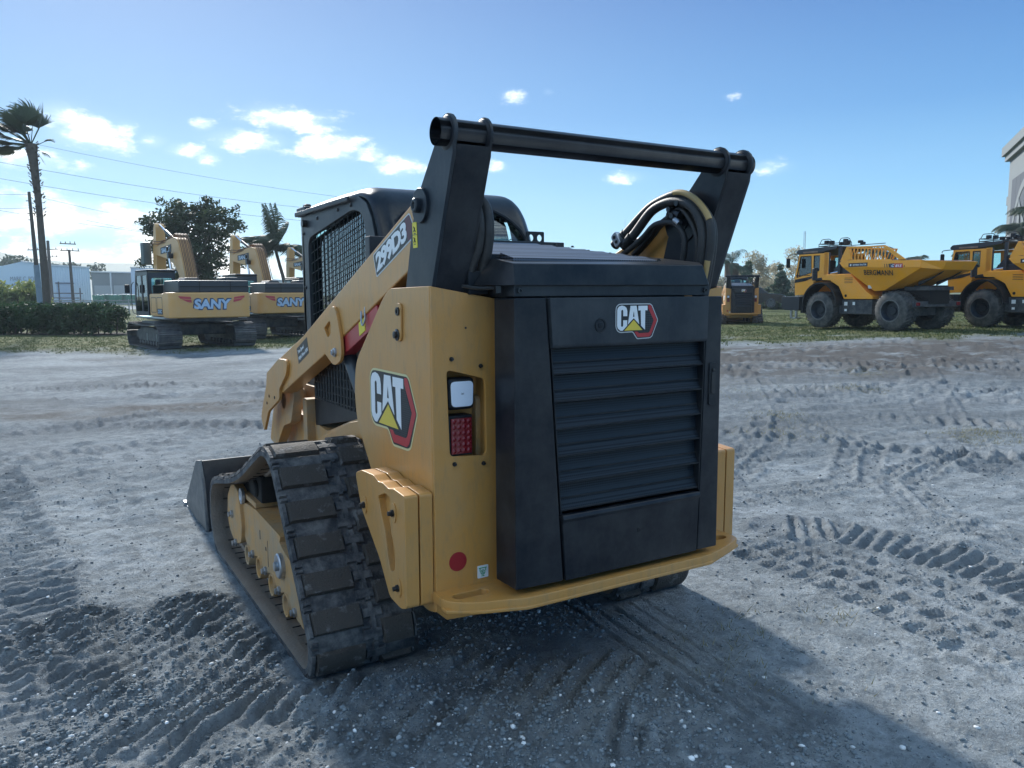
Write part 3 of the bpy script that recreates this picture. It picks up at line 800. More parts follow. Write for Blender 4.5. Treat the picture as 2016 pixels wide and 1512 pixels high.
for i in range(len(grid) - 1):
    for j in range(NX):
        cx = (grid[i][j].co.x + grid[i][j + 1].co.x) / 2; cz = (grid[i][j].co.z + grid[i + 1][j].co.z) / 2
        if grid[i][j].co.y < 1.42 and in_window(cx, cz): continue
        bm.faces.new((grid[i][j], grid[i][j + 1], grid[i + 1][j + 1], grid[i + 1][j]))
o = build('roof', bm, M['black'], cab)
sm = o.modifiers.new('thick', 'SOLIDIFY'); sm.thickness = .035; sm.offset = -1
# window surround and rear screen
bm = new()
RW = [(-.38, 1.5)] + [(-.38 * math.sqrt(max(0, 1 - ((z - 1.80) / .25) ** 2.2)), z) for z in (1.80, 1.86, 1.91, 1.95, 1.98, 2.01, 2.035)] 
RW = RW + [(0, 2.05)] + [(-x, z) for x, z in reversed(RW)]
def rear_y(z):
    for (ya, za), (yb, zb) in zip(RL, RL[1:]):
        if zb <= z <= za and ya < 1.6: return ya + (yb - ya) * (z - za) / (zb - za + 1e-9)
    return 1.21
bm = new(); tube(bm, [(x, rear_y(z) - .004, z) for x, z in RW], .012, 8); build('window_surround', bm, M['plastic'], cab)
bm = new()
prev = None
for k in range(9):
    z = 1.48 + k * .07
    a, b = bm.verts.new((-.38, rear_y(min(z, 2.04)) + .02, z)), bm.verts.new((.38, rear_y(min(z, 2.04)) + .02, z))
    if prev: bm.faces.new((prev[0], prev[1], b, a))
    prev = (a, b)
build('rear_glass', bm, M['glass'], cab)
inner = [(y + (.02 if y < 2.6 else -.03), z - .025) for y, z in RL]
for s in (-1, 1):
    prof = [(2.60, 2.06)] + [(y, z) for y, z in RL[6:]]
    prof = [(2.60, 2.055), (1.78, 2.085), (1.62, 2.08), (1.50, 2.03), (1.43, 1.95), (1.37, 1.80), (1.33, 1.62), (1.30, 1.45), (1.26, 1.2), (1.30, .98), (2.62, .86), (2.63, 1.5)]
    hole = rpoly([(2.50, 1.15), (2.50, 1.915), (1.70, 2.015), (1.56, 1.985), (1.505, 1.84), (1.50, 1.15)], [.06, .08, .12, .10, .05, .06], 5)
    x0, x1 = sorted((s * .415, s * .440))
    bm = new(); prism(bm, prof, 'x', x0, x1, [hole])
    sp_ = build('side_frame', bm, M['charcoal'], cab, bev=.004)
    bm = new()
    def inside(y, z):
        c = False; n = len(hole)
        for i in range(n):
            (a, b), (c2, d2) = hole[i], hole[i - 1]
            if (b > z) != (d2 > z) and y < (c2 - a) * (z - b) / (d2 - b) + a: c = not c
        return c
    def clip_line(p, q_, n=60):
        run = None; 
        for i in range(n + 1):
            t = i / n; y = p[0] + (q_[0] - p[0]) * t; z = p[1] + (q_[1] - p[1]) * t
            if inside(y, z):
                if run is None: run = (y, z)
                last = (y, z)
            elif run is not None:
                yield run, last; run = None
        if run is not None: yield run, last
    dv_ = .068 if s < 0 else .15
    for k in range(int(1.0 / dv_)):
        y = 2.49 - k * dv_
        for a, b in clip_line((y, 1.1), (y, 2.05)): bar(bm, (s * .428, a[0], a[1] - .01), (s * .428, b[0], b[1] + .01), .0038)
    for k in range(18 if s < 0 else 8):
        z = 1.14 + k * (.062 if s < 0 else .14)
        for a, b in clip_line((2.55, z - .13), (1.50, z + .045)): bar(bm, (s * .424, a[0] + .01, a[1]), (s * .424, b[0] - .01, b[1]), .0038)
    build('side_screen', bm, M['plastic'], sp_)
    bm = new(); prism(bm, hole, 'x', s * .396, s * .398); build('side_glass', bm, M['glass'], sp_)
    bm = new()
    for y, z in ((2.30, 2.02), (1.93, 2.035), (1.72, 2.04), (2.57, 1.62), (2.58, 1.95), (1.47, 1.8), (2.57, 1.3)): lathe(bm, (s * .440, y, z), (s, 0, 0), [(.011, 0), (.010, .006), (.004, .009)], 10)
    cyl(bm, (s * .44, 2.52, 2.005), (s * .47, 2.52, 2.005), .022, n=14)
    build('frame_knob', bm, M['bolt'], sp_)
bm = new()
box(bm, -.44, .44, 2.60, 2.66, .9, 1.0)
for s in (-1, 1): box(bm, min(s * .36, s * .44), max(s * .36, s * .44), 2.58, 2.64, .95, 2.07)
box(bm, -.40, .40, 2.58, 2.63, 1.98, 2.07)
build('front_frame', bm, M['black'], cab, bev=.006)
bm = new(); box(bm, -.36, .36, 2.60, 2.61, 1.0, 1.99); build('windscreen', bm, M['glass'], cab)
bm = new(); bar(bm, (-.05, 2.57, 1.1), (.04, 2.57, 1.75), .014); build('wiper', bm, M['black'], cab)
bm = new(); box(bm, -.24, .24, 1.75, 2.2, 1.14, 1.26); box(bm, -.23, .23, 1.55, 1.68, 1.22, 1.78); box(bm, -.14, .14, 1.56, 1.64, 1.80, 1.95)
box(bm, -.40, -.30, 1.75, 2.3, 1.25, 1.36); box(bm, .30, .40, 1.75, 2.3, 1.25, 1.36)
build('seat', bm, M['plastic'], cab, bev=.03, seg=3)
bm = new()
tube(bm, [(-.33, 2.28, 1.36), (-.33, 2.33, 1.47)], .014, 8); tube(bm, [(.33, 2.28, 1.36), (.33, 2.33, 1.47)], .014, 8); box(bm, -.38, -.28, 2.3, 2.38, 1.45, 1.55)
box(bm, .30, .39, 2.42, 2.52, 1.5, 1.8)
build('joystick', bm, M['plastic'], cab, bev=.006)
bm = new(); box(bm, -.395, .395, 1.25, 2.58, .86, 1.12); build('cab_floor', bm, M['dark'], cab)
bm = new(); box(bm, -.455, .455, 2.50, 2.68, 2.055, 2.11)
for s in (-1, 1):
    box(bm, min(s * .452, s * .468), max(s * .452, s * .468), 1.70, 2.68, 2.055, 2.085)
build('roof_gutter', bm, M['charcoal'], cab, bev=.008)
bm = new()
for x in (-.40, .40): box(bm, x - .02, x + .02, 2.60, 2.66, 2.11, 2.135)
build('cab_lamp', bm, M['plastic'], cab, bev=.01)
# grilled side panels low beside the cab
for s in (-1, 1):
    bm = new(); x0, x1 = sorted((s * .47, s * .50)); prism(bm, [(2.27, .80), (2.29, 1.24), (1.48, 1.31), (1.30, 1.25), (1.30, .97), (1.55, .93)], 'x', x0, x1)
    pn = build('side_panel', bm, M['plastic'], ldr, bev=.004)
    bm = new()
    for k in range(14):
        y = 2.23 - k * .05; bar(bm, (s * .503, y, .97), (s * .503, y, 1.22), .010)
    for k in range(6): bar(bm, (s * .503, 2.25, .98 + k * .045), (s * .503, 1.56, .99 + k * .045), .006)
    build('panel_screen', bm, M['bolt'], pn)
    bm = new(); hexa(bm, [(s * .50, 2.08, .76), (s * .74, 2.08, .76), (s * .74, 1.0, 1.05), (s * .50, 1.0, 1.05), (s * .50, 2.08, .80), (s * .74, 2.08, .80), (s * .74, 1.0, 1.09), (s * .50, 1.0, 1.09)])
    bm.free()
    bm = new(); x0, x1 = sorted((s * .49, s * .56)); prism(bm, [(2.05, .76), (1.50, .93), (.62, 1.10), (.62, 1.0), (1.5, .84), (2.05, .70)], 'x', x0, x1)
    build('track_guard', bm, M['yellow'], ldr, bev=.004)
# front coupler and frame pieces seen between arm tip and track
bm = new()
box(bm, -.50, .50, 2.86, 2.93, .12, .58); 
for s in (-1, 1): box(bm, min(s * .30, s * .36), max(s * .30, s * .36), 2.75, 2.95, .15, .95)
build('coupler', bm, M['yellow_dusty'], ldr, bev=.008)
for s in (-1, 1):
    bm = new()
    x0, x1 = sorted((s * .42, s * .47)); prism(bm, rpoly([(2.30, .82), (2.33, 1.02), (2.62, 1.02), (2.66, .82), (2.58, .60), (2.50, .60), (2.50, .84)], .02), 'x', x0, x1)
    prism(bm, [(2.28, .5), (2.28, .96), (2.36, .96), (2.36, .5)], 'x', s * .47, s * .55)
    build('arm_stop', bm, M['yellow_dusty'], ldr, bev=.004)

# ---------------------------------------------------------------- bucket
bk = bpy.data.objects.new('bucket', None); COL.objects.link(bk); bk.parent = ldr
bm = new(); prism(bm, [(3.28, .46), (3.20, .33), (3.13, .02), (3.95, .0), (3.95, .03), (3.20, .05), (3.24, .32), (3.34, .45)], 'x', -.985, .985)
build('bucket_shell', bm, M['black'], bk, bev=.004)
for s in (-1, 1):
    bm = new(); x0, x1 = sorted((s * .985, s * 1.005)); prism(bm, [(3.30, .462), (3.20, .33), (3.13, .01), (3.96, -.01), (3.94, .06), (3.42, .44)], 'x', x0, x1)
    build('bucket_side', bm, M['hubcap'], bk, bev=.003)
bm = new(); box(bm, -1.01, 1.01, 3.86, 4.02, -.015, .012)
for x in (-.99,): box(bm, x - .03, x + .01, 3.93, 4.0, .0, .03)
build('cutting_edge', bm, M['steel'], bk, bev=.003)

# ---------------------------------------------------------------- tracks
CIRC = [(.845, .125, .130), (2.60, .235, .235), (1.37, .622, .235)]   # rear idler, front idler, drive sprocket: centre y, z and outer belt radius
CC = [Vector((a, b)) for a, b, c in CIRC]
def track_path(n=300):
    P = []
    for cy, cz, r in CIRC:
        for i in range(180): P.append((round(cy + r * math.cos(i * math.pi / 90), 6), round(cz + r * math.sin(i * math.pi / 90), 6)))
    P = sorted(set(P))
    def half(pts):
        h = []
        for p in pts:
            while len(h) > 1 and (h[-1][0] - h[-2][0]) * (p[1] - h[-2][1]) - (h[-1][1] - h[-2][1]) * (p[0] - h[-2][0]) <= 0: h.pop()
            h.append(p)
        return h
    hull = half(P)[:-1] + half(P[::-1])[:-1]      # counter-clockwise in (y, z)
    pts = [Vector(p) for p in hull]; pts.append(pts[0].copy())
    L = [0]
    for a, b in zip(pts, pts[1:]): L.append(L[-1] + (b - a).length)
    # long edge between the sprocket and the front idler sags
    ek = max((k for k in range(len(pts) - 1) if min(pts[k].y, pts[k + 1].y) > .4 and (pts[k + 1] - pts[k]).length > .3), key=lambda k: (pts[k + 1] - pts[k]).x ** 2)
    tot = L[-1]; out = []; k = 0
    for i in range(n):
        s = tot * i / n
        while L[k + 1] < s: k += 1
        t = (s - L[k]) / max(1e-9, L[k + 1] - L[k]); q_ = pts[k].lerp(pts[k + 1], t)
        if k == ek:
            d_ = (pts[k + 1] - pts[k]).normalized(); q_ = q_ - Vector((d_.y, -d_.x)) * .050 * math.sin(math.pi * t) ** 1.4
        out.append(q_)
    nr_ = []
    for i in range(n):
        d_ = (out[(i + 1) % n] - out[i - 1]).normalized(); nr_.append(Vector((d_.y, -d_.x)))
    return out, nr_, tot
NP = 320
PT, PN, TL = track_path(NP)
def along(u):   # u in samples, float
    i = int(math.floor(u)) % NP; j = (i + 1) % NP; t = u - math.floor(u)
    return PT[i].lerp(PT[j], t), (PN[i].lerp(PN[j], t)).normalized()
PITCH_N = 30
for s in (-1, 1):
    xo, xi = 1.026, .560
    # belt: closed cross-section carried round the loop
    sec = [(xo, 0), (xo - .012, .006), (xi + .012, .006), (xi, 0), (xi, -.022), (xi + .05, -.026), (xi + .10, -.018), (.70, -.018), (.71, -.030), (.745, -.030), (.75, -.018), (.84, -.018), (.845, -.030), (.88, -.030), (.89, -.018), (.945, -.018), (.955, -.026), (xo, -.024)]
    V = []; F = []; MI = []
    for i in range(NP):
        for x, h in sec:
            p = PT[i] + PN[i] * (h - .004); V.append((s * x, p.x, p.y))
    m = len(sec)
    for i in range(NP):
        for j in range(m):
            k = (j + 1) % m; i2 = (i + 1) % NP
            F.append((i * m + j, i * m + k, i2 * m + k, i2 * m + j)); MI.append(0 if j < 4 or j == m - 1 else 1)
    if s > 0: F = [f[::-1] for f in F]
    trk = bpy.data.objects.new('rubber_track', None); COL.objects.link(trk); trk.parent = ldr
    o = fast_mesh('belt', V, F, [M['rubber'], M['belt_in']], trk); o.data.polygons.foreach_set('material_index', MI); o.data.shade_smooth(); o.data.set_sharp_from_angle(angle=R(50))
    # raised cross ribs inside (steel cord lines)
    bm = new(); b2 = new()
    for k in range(int(PITCH_N * 1.6)):
        for dd in (0, .42):
            u = k * NP / int(PITCH_N * 1.6) + dd
            p, n = along(u); t = Vector((-n.y, n.x))
            a = p + n * (-.016)
            for xa, xb in ((xi + .01, xo - .008),):
                P = []
                for q1 in (-.0011, .0011):
                    for x in (xa, xb):
                        P.append((s * x, a.x + t.x * q1, a.y + t.y * q1))
                b_ = a - n * .0085
                Q = []
                for q1 in (-.0011, .0011):
                    for x in (xa, xb):
                        Q.append((s * x, b_.x + t.x * q1, b_.y + t.y * q1))
                hexa(bm, [P[0], P[1], P[3], P[2], Q[0], Q[1], Q[3], Q[2]])
    join_into(o, build('belt_cords', bm, M['dark'], trk, smooth=False))
    # tread blocks: staggered outer and inner columns joined by a neck
    def block(bm, u0, u1, x0, x1, h, tap=.010):
        K = 4; rows = []
        for i in range(K + 1):
            u = u0 + (u1 - u0) * i / K; p, n = along(u)
            uu = u + (.35 if i == 0 else -.35 if i == K else 0)
            p2, n2 = along(uu)
            a = p; b = p2 + n2 * h
            rows.append([(s * x0, a.x, a.y), (s * x1, a.x, a.y), (s * (x1 - tap), b.x, b.y), (s * (x0 + tap), b.x, b.y)])
        vs = [[bm.verts.new(c) for c in r] for r in rows]
        for r0, r1 in zip(vs, vs[1:]):
            for j in range(4):
                k = (j + 1) % 4; bm.faces.new((r0[j], r0[k], r1[k], r1[j]))
        bm.faces.new(vs[0][::-1]); bm.faces.new(vs[-1])
    for nm, h0, rows in (('tread_block', .027, ((0, .79, 1.004, .60, 0), (.5, .575, .715, .60, 0))), ('tread_necks', .015, ((0, .70, .79, .28, .16), (.5, .715, .80, .28, .16), (0, .735, .76, 1.0, 0), (0, 1.004, 1.026, .64, 0), (.5, .56, .575, .64, 0), (.72, .99, 1.024, .12, 0), (.86, .99, 1.024, .12, 0)))):
        bm = new()
        for k in range(PITCH_N // 1):
            for off, xa, xb, frac, sh in rows:
                u0 = (k + off + sh) * NP / PITCH_N
                block(bm, u0, u0 + frac * NP / PITCH_N, xa, xb, h0 + rng.uniform(-.001, .001), .008 if h0 > .02 else .003)
        oo = build(nm, bm, M['tread'] if h0 > .02 else M['rubber'], trk, smooth=False)
        if h0 < .02: join_into(o, oo)
    # wheels and frame
    bm = new()
    for c, r in ((CC[0], .098), (CC[1], .195)):
        for xa in (.62, .78): lathe(bm, (s * xa, c.x, c.y), (s, 0, 0), [(.03, 0), (r, 0), (r, .05), (r - .03, .055), (.05, .05), (.04, .06), (.01, .06)], 32)
    build('idler_wheel', bm, M['dark'], trk)
    bm = new(); lathe(bm, (s * .64, CC[2].x, CC[2].y), (s, 0, 0), [(.05, 0), (.17, 0), (.17, .16), (.12, .17), (.10, .2), (.02, .2)], 24)
    for k in range(14):
        a = k / 14 * 2 * math.pi; c = CC[2] + Vector((math.cos(a), math.sin(a))) * .185; cyl(bm, (s * .66, c.x, c.y), (s * .86, c.x, c.y), .018, n=8)
    build('drive_sprocket', bm, M['dark'], trk)
    fr = bpy.data.objects.new('track_frame', None); COL.objects.link(fr); fr.parent = ldr
    F1 = rpoly([(2.16, .405), (1.976, .418), (1.475, .402), (1.50, .365), (1.43, .345), (1.385, .335), (1.31, .326), (1.22, .24), (1.16, .10), (1.12, .06), (1.30, .075), (1.45, .13), (1.52, .10), (1.72, .145), (1.79, .12), (2.0, .155), (2.07, .13), (2.24, .16), (2.30, .20), (2.30, .39)], .012, 3)
    bm = new(); x0, x1 = sorted((s * .70, s * .935)); prism(bm, F1, 'x', x0, x1); build('frame_plate', bm, M['yellow_dusty'], fr, bev=.005)
    F2 = rpoly([(2.60, .15), (2.655, .235), (2.625, .36), (2.53, .445), (2.43, .47), (2.33, .45), (2.30, .38), (2.26, .26), (2.30, .15), (2.45, .10)], .03, 3)
    bm = new(); x0, x1 = sorted((s * .90, s * .955)); prism(bm, F2, 'x', x0, x1); build('idler_guard', bm, M['yellow_dusty'], fr, bev=.005)
    bm = new(); b2 = new()
    for y, z in ((2.20, .105), (1.93, .110), (1.66, .100), (1.39, .085)):
        lathe(bm, (s * .72, y, z), (s, 0, 0), [(.055, 0), (.063, .02), (.063, .20), (.056, .225), (.046, .222), (.040, .19), (.01, .19)], 24)
    for y, z in ((2.50, .275), (2.42, .12), (2.075, .145), (1.792, .135), (1.521, .115), (1.245, .10)):
        lathe(b2, (s * (.955 if y > 2.3 else .935), y, z), (s, 0, 0), [(.022, 0), (.022, .012), (.015, .014), (.015, .026), (.004, .028)], 12)
    lathe(b2, (s * .935, 1.46, .262), (s, 0, 0), [(.062, 0), (.062, .02), (.056, .026), (.034, .026), (.022, .022), (.022, .040), (.006, .042)], 28)
    lathe(b2, (s * .935, 2.275, .43), (s, 0, 0), [(.046, 0), (.046, .016), (.030, .018), (.024, .012), (.004, .012)], 20)
    build('roller', bm, M['yellow_dusty'], fr); build('frame_bolt', b2, M['steel'], fr)
    bm = new(); box(bm, min(s * .45, s * .91), max(s * .45, s * .91), 1.95, 2.25, .45, .60); cyl(bm, (s * .90, 2.05, .52), (s * .93, 2.05, .52), .05, n=16)
    build('torsion_axle', bm, M['dark'], fr, bev=.02)
    bm = new(); box(bm, min(s * .45, s * .93), max(s * .45, s * .93), 2.0, 2.30, .418, .45); build('axle_saddle', bm, M['yellow_dusty'], fr, bev=.006)
    bm = new()
    for y, z, w_, h_ in ((1.90, .30, .014, .05), (1.74, .24, .008, .14), (1.78, .255, .02, .02)): box(bm, min(s * .9355, s * .9345), max(s * .9355, s * .9345) + .0005, y - w_ / 2, y + w_ / 2, z - h_ / 2, z + h_ / 2)
    build('frame_slot', bm, M['dark'], fr)
# ================================================================== terrain height shared by everything that stands on it
CAMX, CAMY = -1.88568, -2.31919
FH = Vector((.5140, .8578)); LH = Vector((.8578, -.5140))
def sstep(a, b, x):
    t = np.clip((x - a) / (b - a), 0, 1); return t * t * (3 - 2 * t)
def terr(x, y):
    x = np.asarray(x, float); y = np.asarray(y, float)
    v = (x - CAMX) * FH.x + (y - CAMY) * FH.y; u = (x - CAMX) * LH.x + (y - CAMY) * LH.y
    t = np.clip((u + 10) / 26, 0, 1) * .62 - .28
    return sstep(6, 22, v) * t * (1 - sstep(38, 60, v)) - .10 * sstep(45, 60, v)
def at(px, py, D):     # metric position from bearing/height read off the site survey of the photograph
    q_ = Fv + Rv * ((px - 1008) / 1554.104) - Uv * ((py - 756) / 1554.104)
    return Vector((-1.88568, -2.31919, 1.57023)) + q_ * D
def ground_at(px, D):
    p = at(px, 600, D); return Vector((p.x, p.y, float(terr(p.x, p.y))))

M['exc_yellow'] = mat('digger_yellow', (.66, .35, .11), .45, coat=.15, var=.06, dust=.15, dscale=3)
M['dump_yellow'] = mat('dumper_yellow', (.95, .385, .018), .42, coat=.2, var=.05, dust=.12, dscale=3)
M['exc_dark'] = mat('digger_dark_panel', (.022, .028, .038), .45, coat=.1)
M['shoe'] = mat('steel_track_shoe', (.085, .085, .09), .6, metal=.3, var=.3, vscale=6, dust=.5, dscale=6, dcol=(.2, .19, .18))
M['dark_steel'] = mat('dark_frame_steel', (.028, .034, .045), .55, dust=.25, dscale=4)
M['tyre'] = mat('tyre_rubber', (.045, .048, .052), .8, var=.3, vscale=5, dust=.50, dscale=5, thr=.52, soft=.12, dcol=(.20, .19, .17))
M['letter_blue'] = mat('lettering_pale_blue', (.42, .55, .72), .4)
M['letter_dark'] = mat('lettering_dark', (.02, .025, .03), .5)
M['navy'] = mat('lettering_navy', (.02, .06, .14), .5)
M['pink'] = mat('red_chevron', (.50, .06, .07), .45)
M['rust'] = mat('worn_skip_steel', (.18, .10, .07), .7, var=.4, vscale=4, dust=.6, dscale=5, dcol=(.3, .26, .23))
M['bucket_steel'] = mat('bucket_grey_green', (.09, .12, .12), .5, var=.3)
M['truck_black'] = mat('pickup_black', (.008, .010, .013), .2, coat=.8)
M['rim'] = mat('wheel_rim_dark', (.012, .020, .032), .4)

# ================================================================== excavators
def fwd_stamp(bm, f):
    for v in bm.verts: v.co = f(v.co)

def make_excavator(label):
    t = thing('excavator', label, 'excavator', group='excavators parked along the fence')
    W = 1.40
    # counterweight with rounded plan corners
    bm = new(); prism(bm, rpoly([(-W, -1.75), (-W, -2.45), (-1.15, -2.60), (1.15, -2.60), (W, -2.45), (W, -1.75)], [0, .12, .2, .2, .12, 0], 4), 'z', 1.10, 1.98)
    cw = build('counterweight', bm, M['exc_yellow'], t, bev=.05, seg=3)
    bm = new(); box(bm, -.12, .12, -2.4, -2.2, 1.98, 2.07); build('lifting_eye', bm, M['dark_steel'], cw, bev=.01)
    Yf = -2.6115
    for s_, pts in ((-1, [(-1.30, 1.86), (-.76, 1.80), (-.74, 1.60), (-1.02, 1.72)]), (1, [(1.02, 1.83), (1.36, 1.86), (1.28, 1.74), (.98, 1.62)])):
        a = [(x, z) for x, z in pts]
        bm = new()
        top = [(a[0][0], a[0][1]), (a[1][0], a[1][1]), (a[1][0], a[1][1] - .07), (a[0][0] + .08 * (1 if s_ < 0 else -1) * 0 + .06, a[0][1] - .05)]
        if s_ < 0: q1 = [(-1.14, 1.86), (-.72, 1.83), (-.70, 1.75), (-1.06, 1.77)]; q2 = [(-1.02, 1.75), (-.70, 1.73), (-.69, 1.63), (-.84, 1.66)]
        else: q1 = [(.78, 1.82), (1.14, 1.87), (1.14, 1.80), (.76, 1.75)]; q2 = [(.75, 1.73), (1.10, 1.78), (1.00, 1.70), (.74, 1.64)]
        plate_on(bm, q1, (0, Yf + .008, 0), (1, 0, 0), (0, 0, 1), -.002, .008); plate_on(bm, q2, (0, Yf + .008, 0), (1, 0, 0), (0, 0, 1), -.002, .008)
        build('red_chevron', bm, M['pink'], cw, smooth=False)
    for mt, bold, dd, w_, h_, ox in (('navy', .10, .004, 1.36, .42, -.66), ('letter_blue', .045, .010, 1.28, .34, -.62)):
        text_obj('SANY', w_, h_, (ox, Yf + .008 - dd, 1.37 + (.42 - h_) / 2), (1, 0, 0), (0, 0, 1), M[mt], 'lettering', cw, bold=bold, depth=.004, shear=.10, spacing=1.02)
    # engine hood
    bm = new(); box(bm, -1.05, 1.38, -2.42, -.70, 1.985, 2.40)
    hd = build('engine_hood', bm, M['exc_dark'], t, bev=.04)
    bm = new(); box(bm, -1.02, 1.35, -2.445, -2.41, 2.16, 2.20); build('hood_seam', bm, M['dark'], hd)
    bm = new(); prism(bm, [(-.70, 2.38), (-.10, 2.38), (-.2, 2.50), (-.6, 2.50)], 'y', -1.8, -.9); build('air_intake', bm, M['exc_dark'], hd, bev=.02)
    bm = new(); box(bm, .7, 1.2, -1.9, -1.1, 2.38, 2.52); build('exhaust_cover', bm, M['exc_dark'], hd, bev=.03)
    # side bodies
    for s_ in (-1, 1):
        bm = new(); x0, x1 = sorted((s_ * 1.38, s_ * .55)); box(bm, x0, x1, -1.75, .0 if s_ < 0 else 1.5, 1.15, 1.95)
        sb = build('side_body', bm, M['exc_yellow'], t, bev=.05)
        for y0, y1 in ((-1.60, -.95), (-.85, -.2)):
            bm = new(); x0, x1 = sorted((s_ * 1.385, s_ * 1.378)); prism(bm, rpoly([(y0, 1.28), (y1, 1.28), (y1, 1.82), (y0, 1.82)], .05), 'x', x0, x1, [rpoly([(y0 + .02, 1.30), (y1 - .02, 1.30), (y1 - .02, 1.80), (y0 + .02, 1.80)], .05)])
            build('door_outline', bm, M['letter_dark'], sb)
        bm = new(); x0, x1 = sorted((s_ * 1.392, s_ * 1.38)); box(bm, x0, x1, -1.60, -1.0, 1.22, 1.42)
        mp = build('model_plate', bm, M['letter_dark'], sb)
        if s_ < 0: text_obj('215C', .46, .13, (-1.393, -1.08, 1.26), (0, -1, 0), (0, 0, 1), M['letter_blue'], 'plate_text', sb, bold=.03, depth=.003)
        bm = new(); x0, x1 = sorted((s_ * 1.46, s_ * .4)); box(bm, x0, x1, -1.95, 1.7, 1.06, 1.13); build('running_board', bm, M['steel'], t, bev=.015)
    bm = new(); box(bm, -1.0, 1.0, -2.3, 2.0, .98, 1.14); cyl(bm, (0, 0, .70), (0, 0, 1.0), .62, n=28); build('slew_platform', bm, M['dark_steel'], t)
    bm = new(); box(bm, -.5, 1.0, -.7, 1.2, 1.15, 2.0); build('machinery_deck', bm, M['exc_dark'], t, bev=.03)
    bm = new(); tube(bm, [(-1.30, -1.6, 1.95), (-1.30, -1.6, 2.25), (-1.30, -.25, 2.25), (-1.30, -.25, 1.95)], .018, 6); build('handrail', bm, M['dark_steel'], t)
    bm = new(); tube(bm, [(1.30, -.6, 2.38), (1.30, -.6, 2.62), (1.30, .9, 2.62), (1.30, .9, 1.95)], .018, 6); build('handrail', bm, M['dark_steel'], t)
    bm = new()
    for x_ in (-.35, .72): box(bm, x_ - .004, x_ + .004, -2.448, -2.42, 2.01, 2.38)
    build('hood_joint', bm, M['dark'], hd)
    bm = new(); box(bm, -1.40, -1.05, -2.30, -2.10, 1.15, 1.95); bm.free()
    # cab
    cabx0, cabx1, y0, y1, z0, z1 = -1.40, -.42, .05, 1.85, 1.15, 2.80
    cb = bpy.data.objects.new('cab', None); COL.objects.link(cb); cb.parent = t
    bm = new(); prism(bm, rpoly([(y0, z0), (y1, z0), (y1 + .08, 1.8), (y1 - .12, z1 - .06), (y1 - .3, z1), (y0 + .1, z1), (y0, z1 - .1)], .06), 'x', cabx0, cabx0 + .05, [rpoly([(y0 + .12, 1.30), (y0 + .78, 1.30), (y0 + .78, 2.62), (y0 + .14, 2.62)], .06), rpoly([(y0 + .90, 1.30), (y1 - .06, 1.30), (y1 - .02, 1.85), (y1 - .22, 2.62), (y0 + .90, 2.62)], .06)])
    prism(bm, rpoly([(y0, z0), (y1, z0), (y1 + .08, 1.8), (y1 - .12, z1 - .06), (y1 - .3, z1), (y0 + .1, z1), (y0, z1 - .1)], .06), 'x', cabx1 - .05, cabx1, [rpoly([(y0 + .12, 1.6), (y1 - .06, 1.6), (y1 - .02, 1.85), (y1 - .22, 2.62), (y0 + .14, 2.62)], .06)])
    prism(bm, [(cabx0, z0), (cabx1, z0), (cabx1, z1 - .08), (cabx0, z1 - .08)], 'y', y0, y0 + .05, [rpoly([(cabx0 + .14, 1.75), (cabx1 - .12, 1.75), (cabx1 - .12, 2.52), (cabx0 + .14, 2.52)], .07)])
    build('cab_frame', bm, M['exc_dark'], cb, bev=.012)
    bm = new(); box(bm, cabx0 - .02, cabx1 + .02, y0 - .02, y1 - .18, z1 - .05, z1 + .03); build('cab_roof', bm, M['exc_dark'], cb, bev=.035, seg=3)
    bm = new(); box(bm, cabx0 + .02, cabx0 + .025, y0 + .05, y1, 1.28, 2.66); box(bm, cabx0 + .1, cabx1 - .1, y0 + .02, y0 + .025, 1.7, 2.6); box(bm, cabx0 + .05, cabx1 - .05, y1 - .02, y1 - .015, 1.3, 2.6); box(bm, cabx1 - .025, cabx1 - .02, y0 + .05, y1, 1.55, 2.66)
    build('cab_glass', bm, M['glass'], cb, smooth=False)
    bm = new(); box(bm, -1.15, -.7, .55, 1.1, 1.4, 1.6); box(bm, -1.12, -.73, .45, .58, 1.55, 2.25); box(bm, -1.02, -.83, .46, .56, 2.28, 2.48); build('seat', bm, M['plastic'], cb, bev=.04)
    # mirror and its arm
    bm = new(); tube(bm, [(-1.42, 1.85, 1.2), (-1.50, 1.95, 1.35), (-1.50, 1.95, 2.2), (-1.42, 1.9, 2.4)], .015, 6, 4); ma = build('mirror_arm', bm, M['dark_steel'], t)
    bm = new(); box(bm, -1.74, -1.56, 1.93, 1.97, 1.98, 2.30); build('mirror', bm, M['plastic'], ma, bev=.03)
    # undercarriage
    for s_ in (-1, 1):
        xo, xi = 1.70, .92
        tr = bpy.data.objects.new('crawler_track', None); COL.objects.link(tr); tr.parent = t
        pts = []; r = .42; ya, yb = -1.72, 1.72; zc = .45
        for i in range(13): a = -math.pi / 2 - math.pi * i / 12; pts.append((ya + r * math.cos(a), zc + r * math.sin(a)))
        for i in range(1, 12): f = i / 12; pts.append((ya + (yb - ya) * f, zc + r - .05 * math.sin(math.pi * f)))
        for i in range(13): a = math.pi / 2 - math.pi * i / 12; pts.append((yb + r * math.cos(a), zc + r * math.sin(a)))
        for i in range(1, 12): f = i / 12; pts.append((yb + (ya - yb) * f, zc - r))
        P = [Vector(p) for p in pts] + [Vector(pts[0])]
        L_ = [0]
        for a, b in zip(P, P[1:]): L_.append(L_[-1] + (b - a).length)
        n = 46; bm = new(); k = 0
        cen = Vector((0, zc))
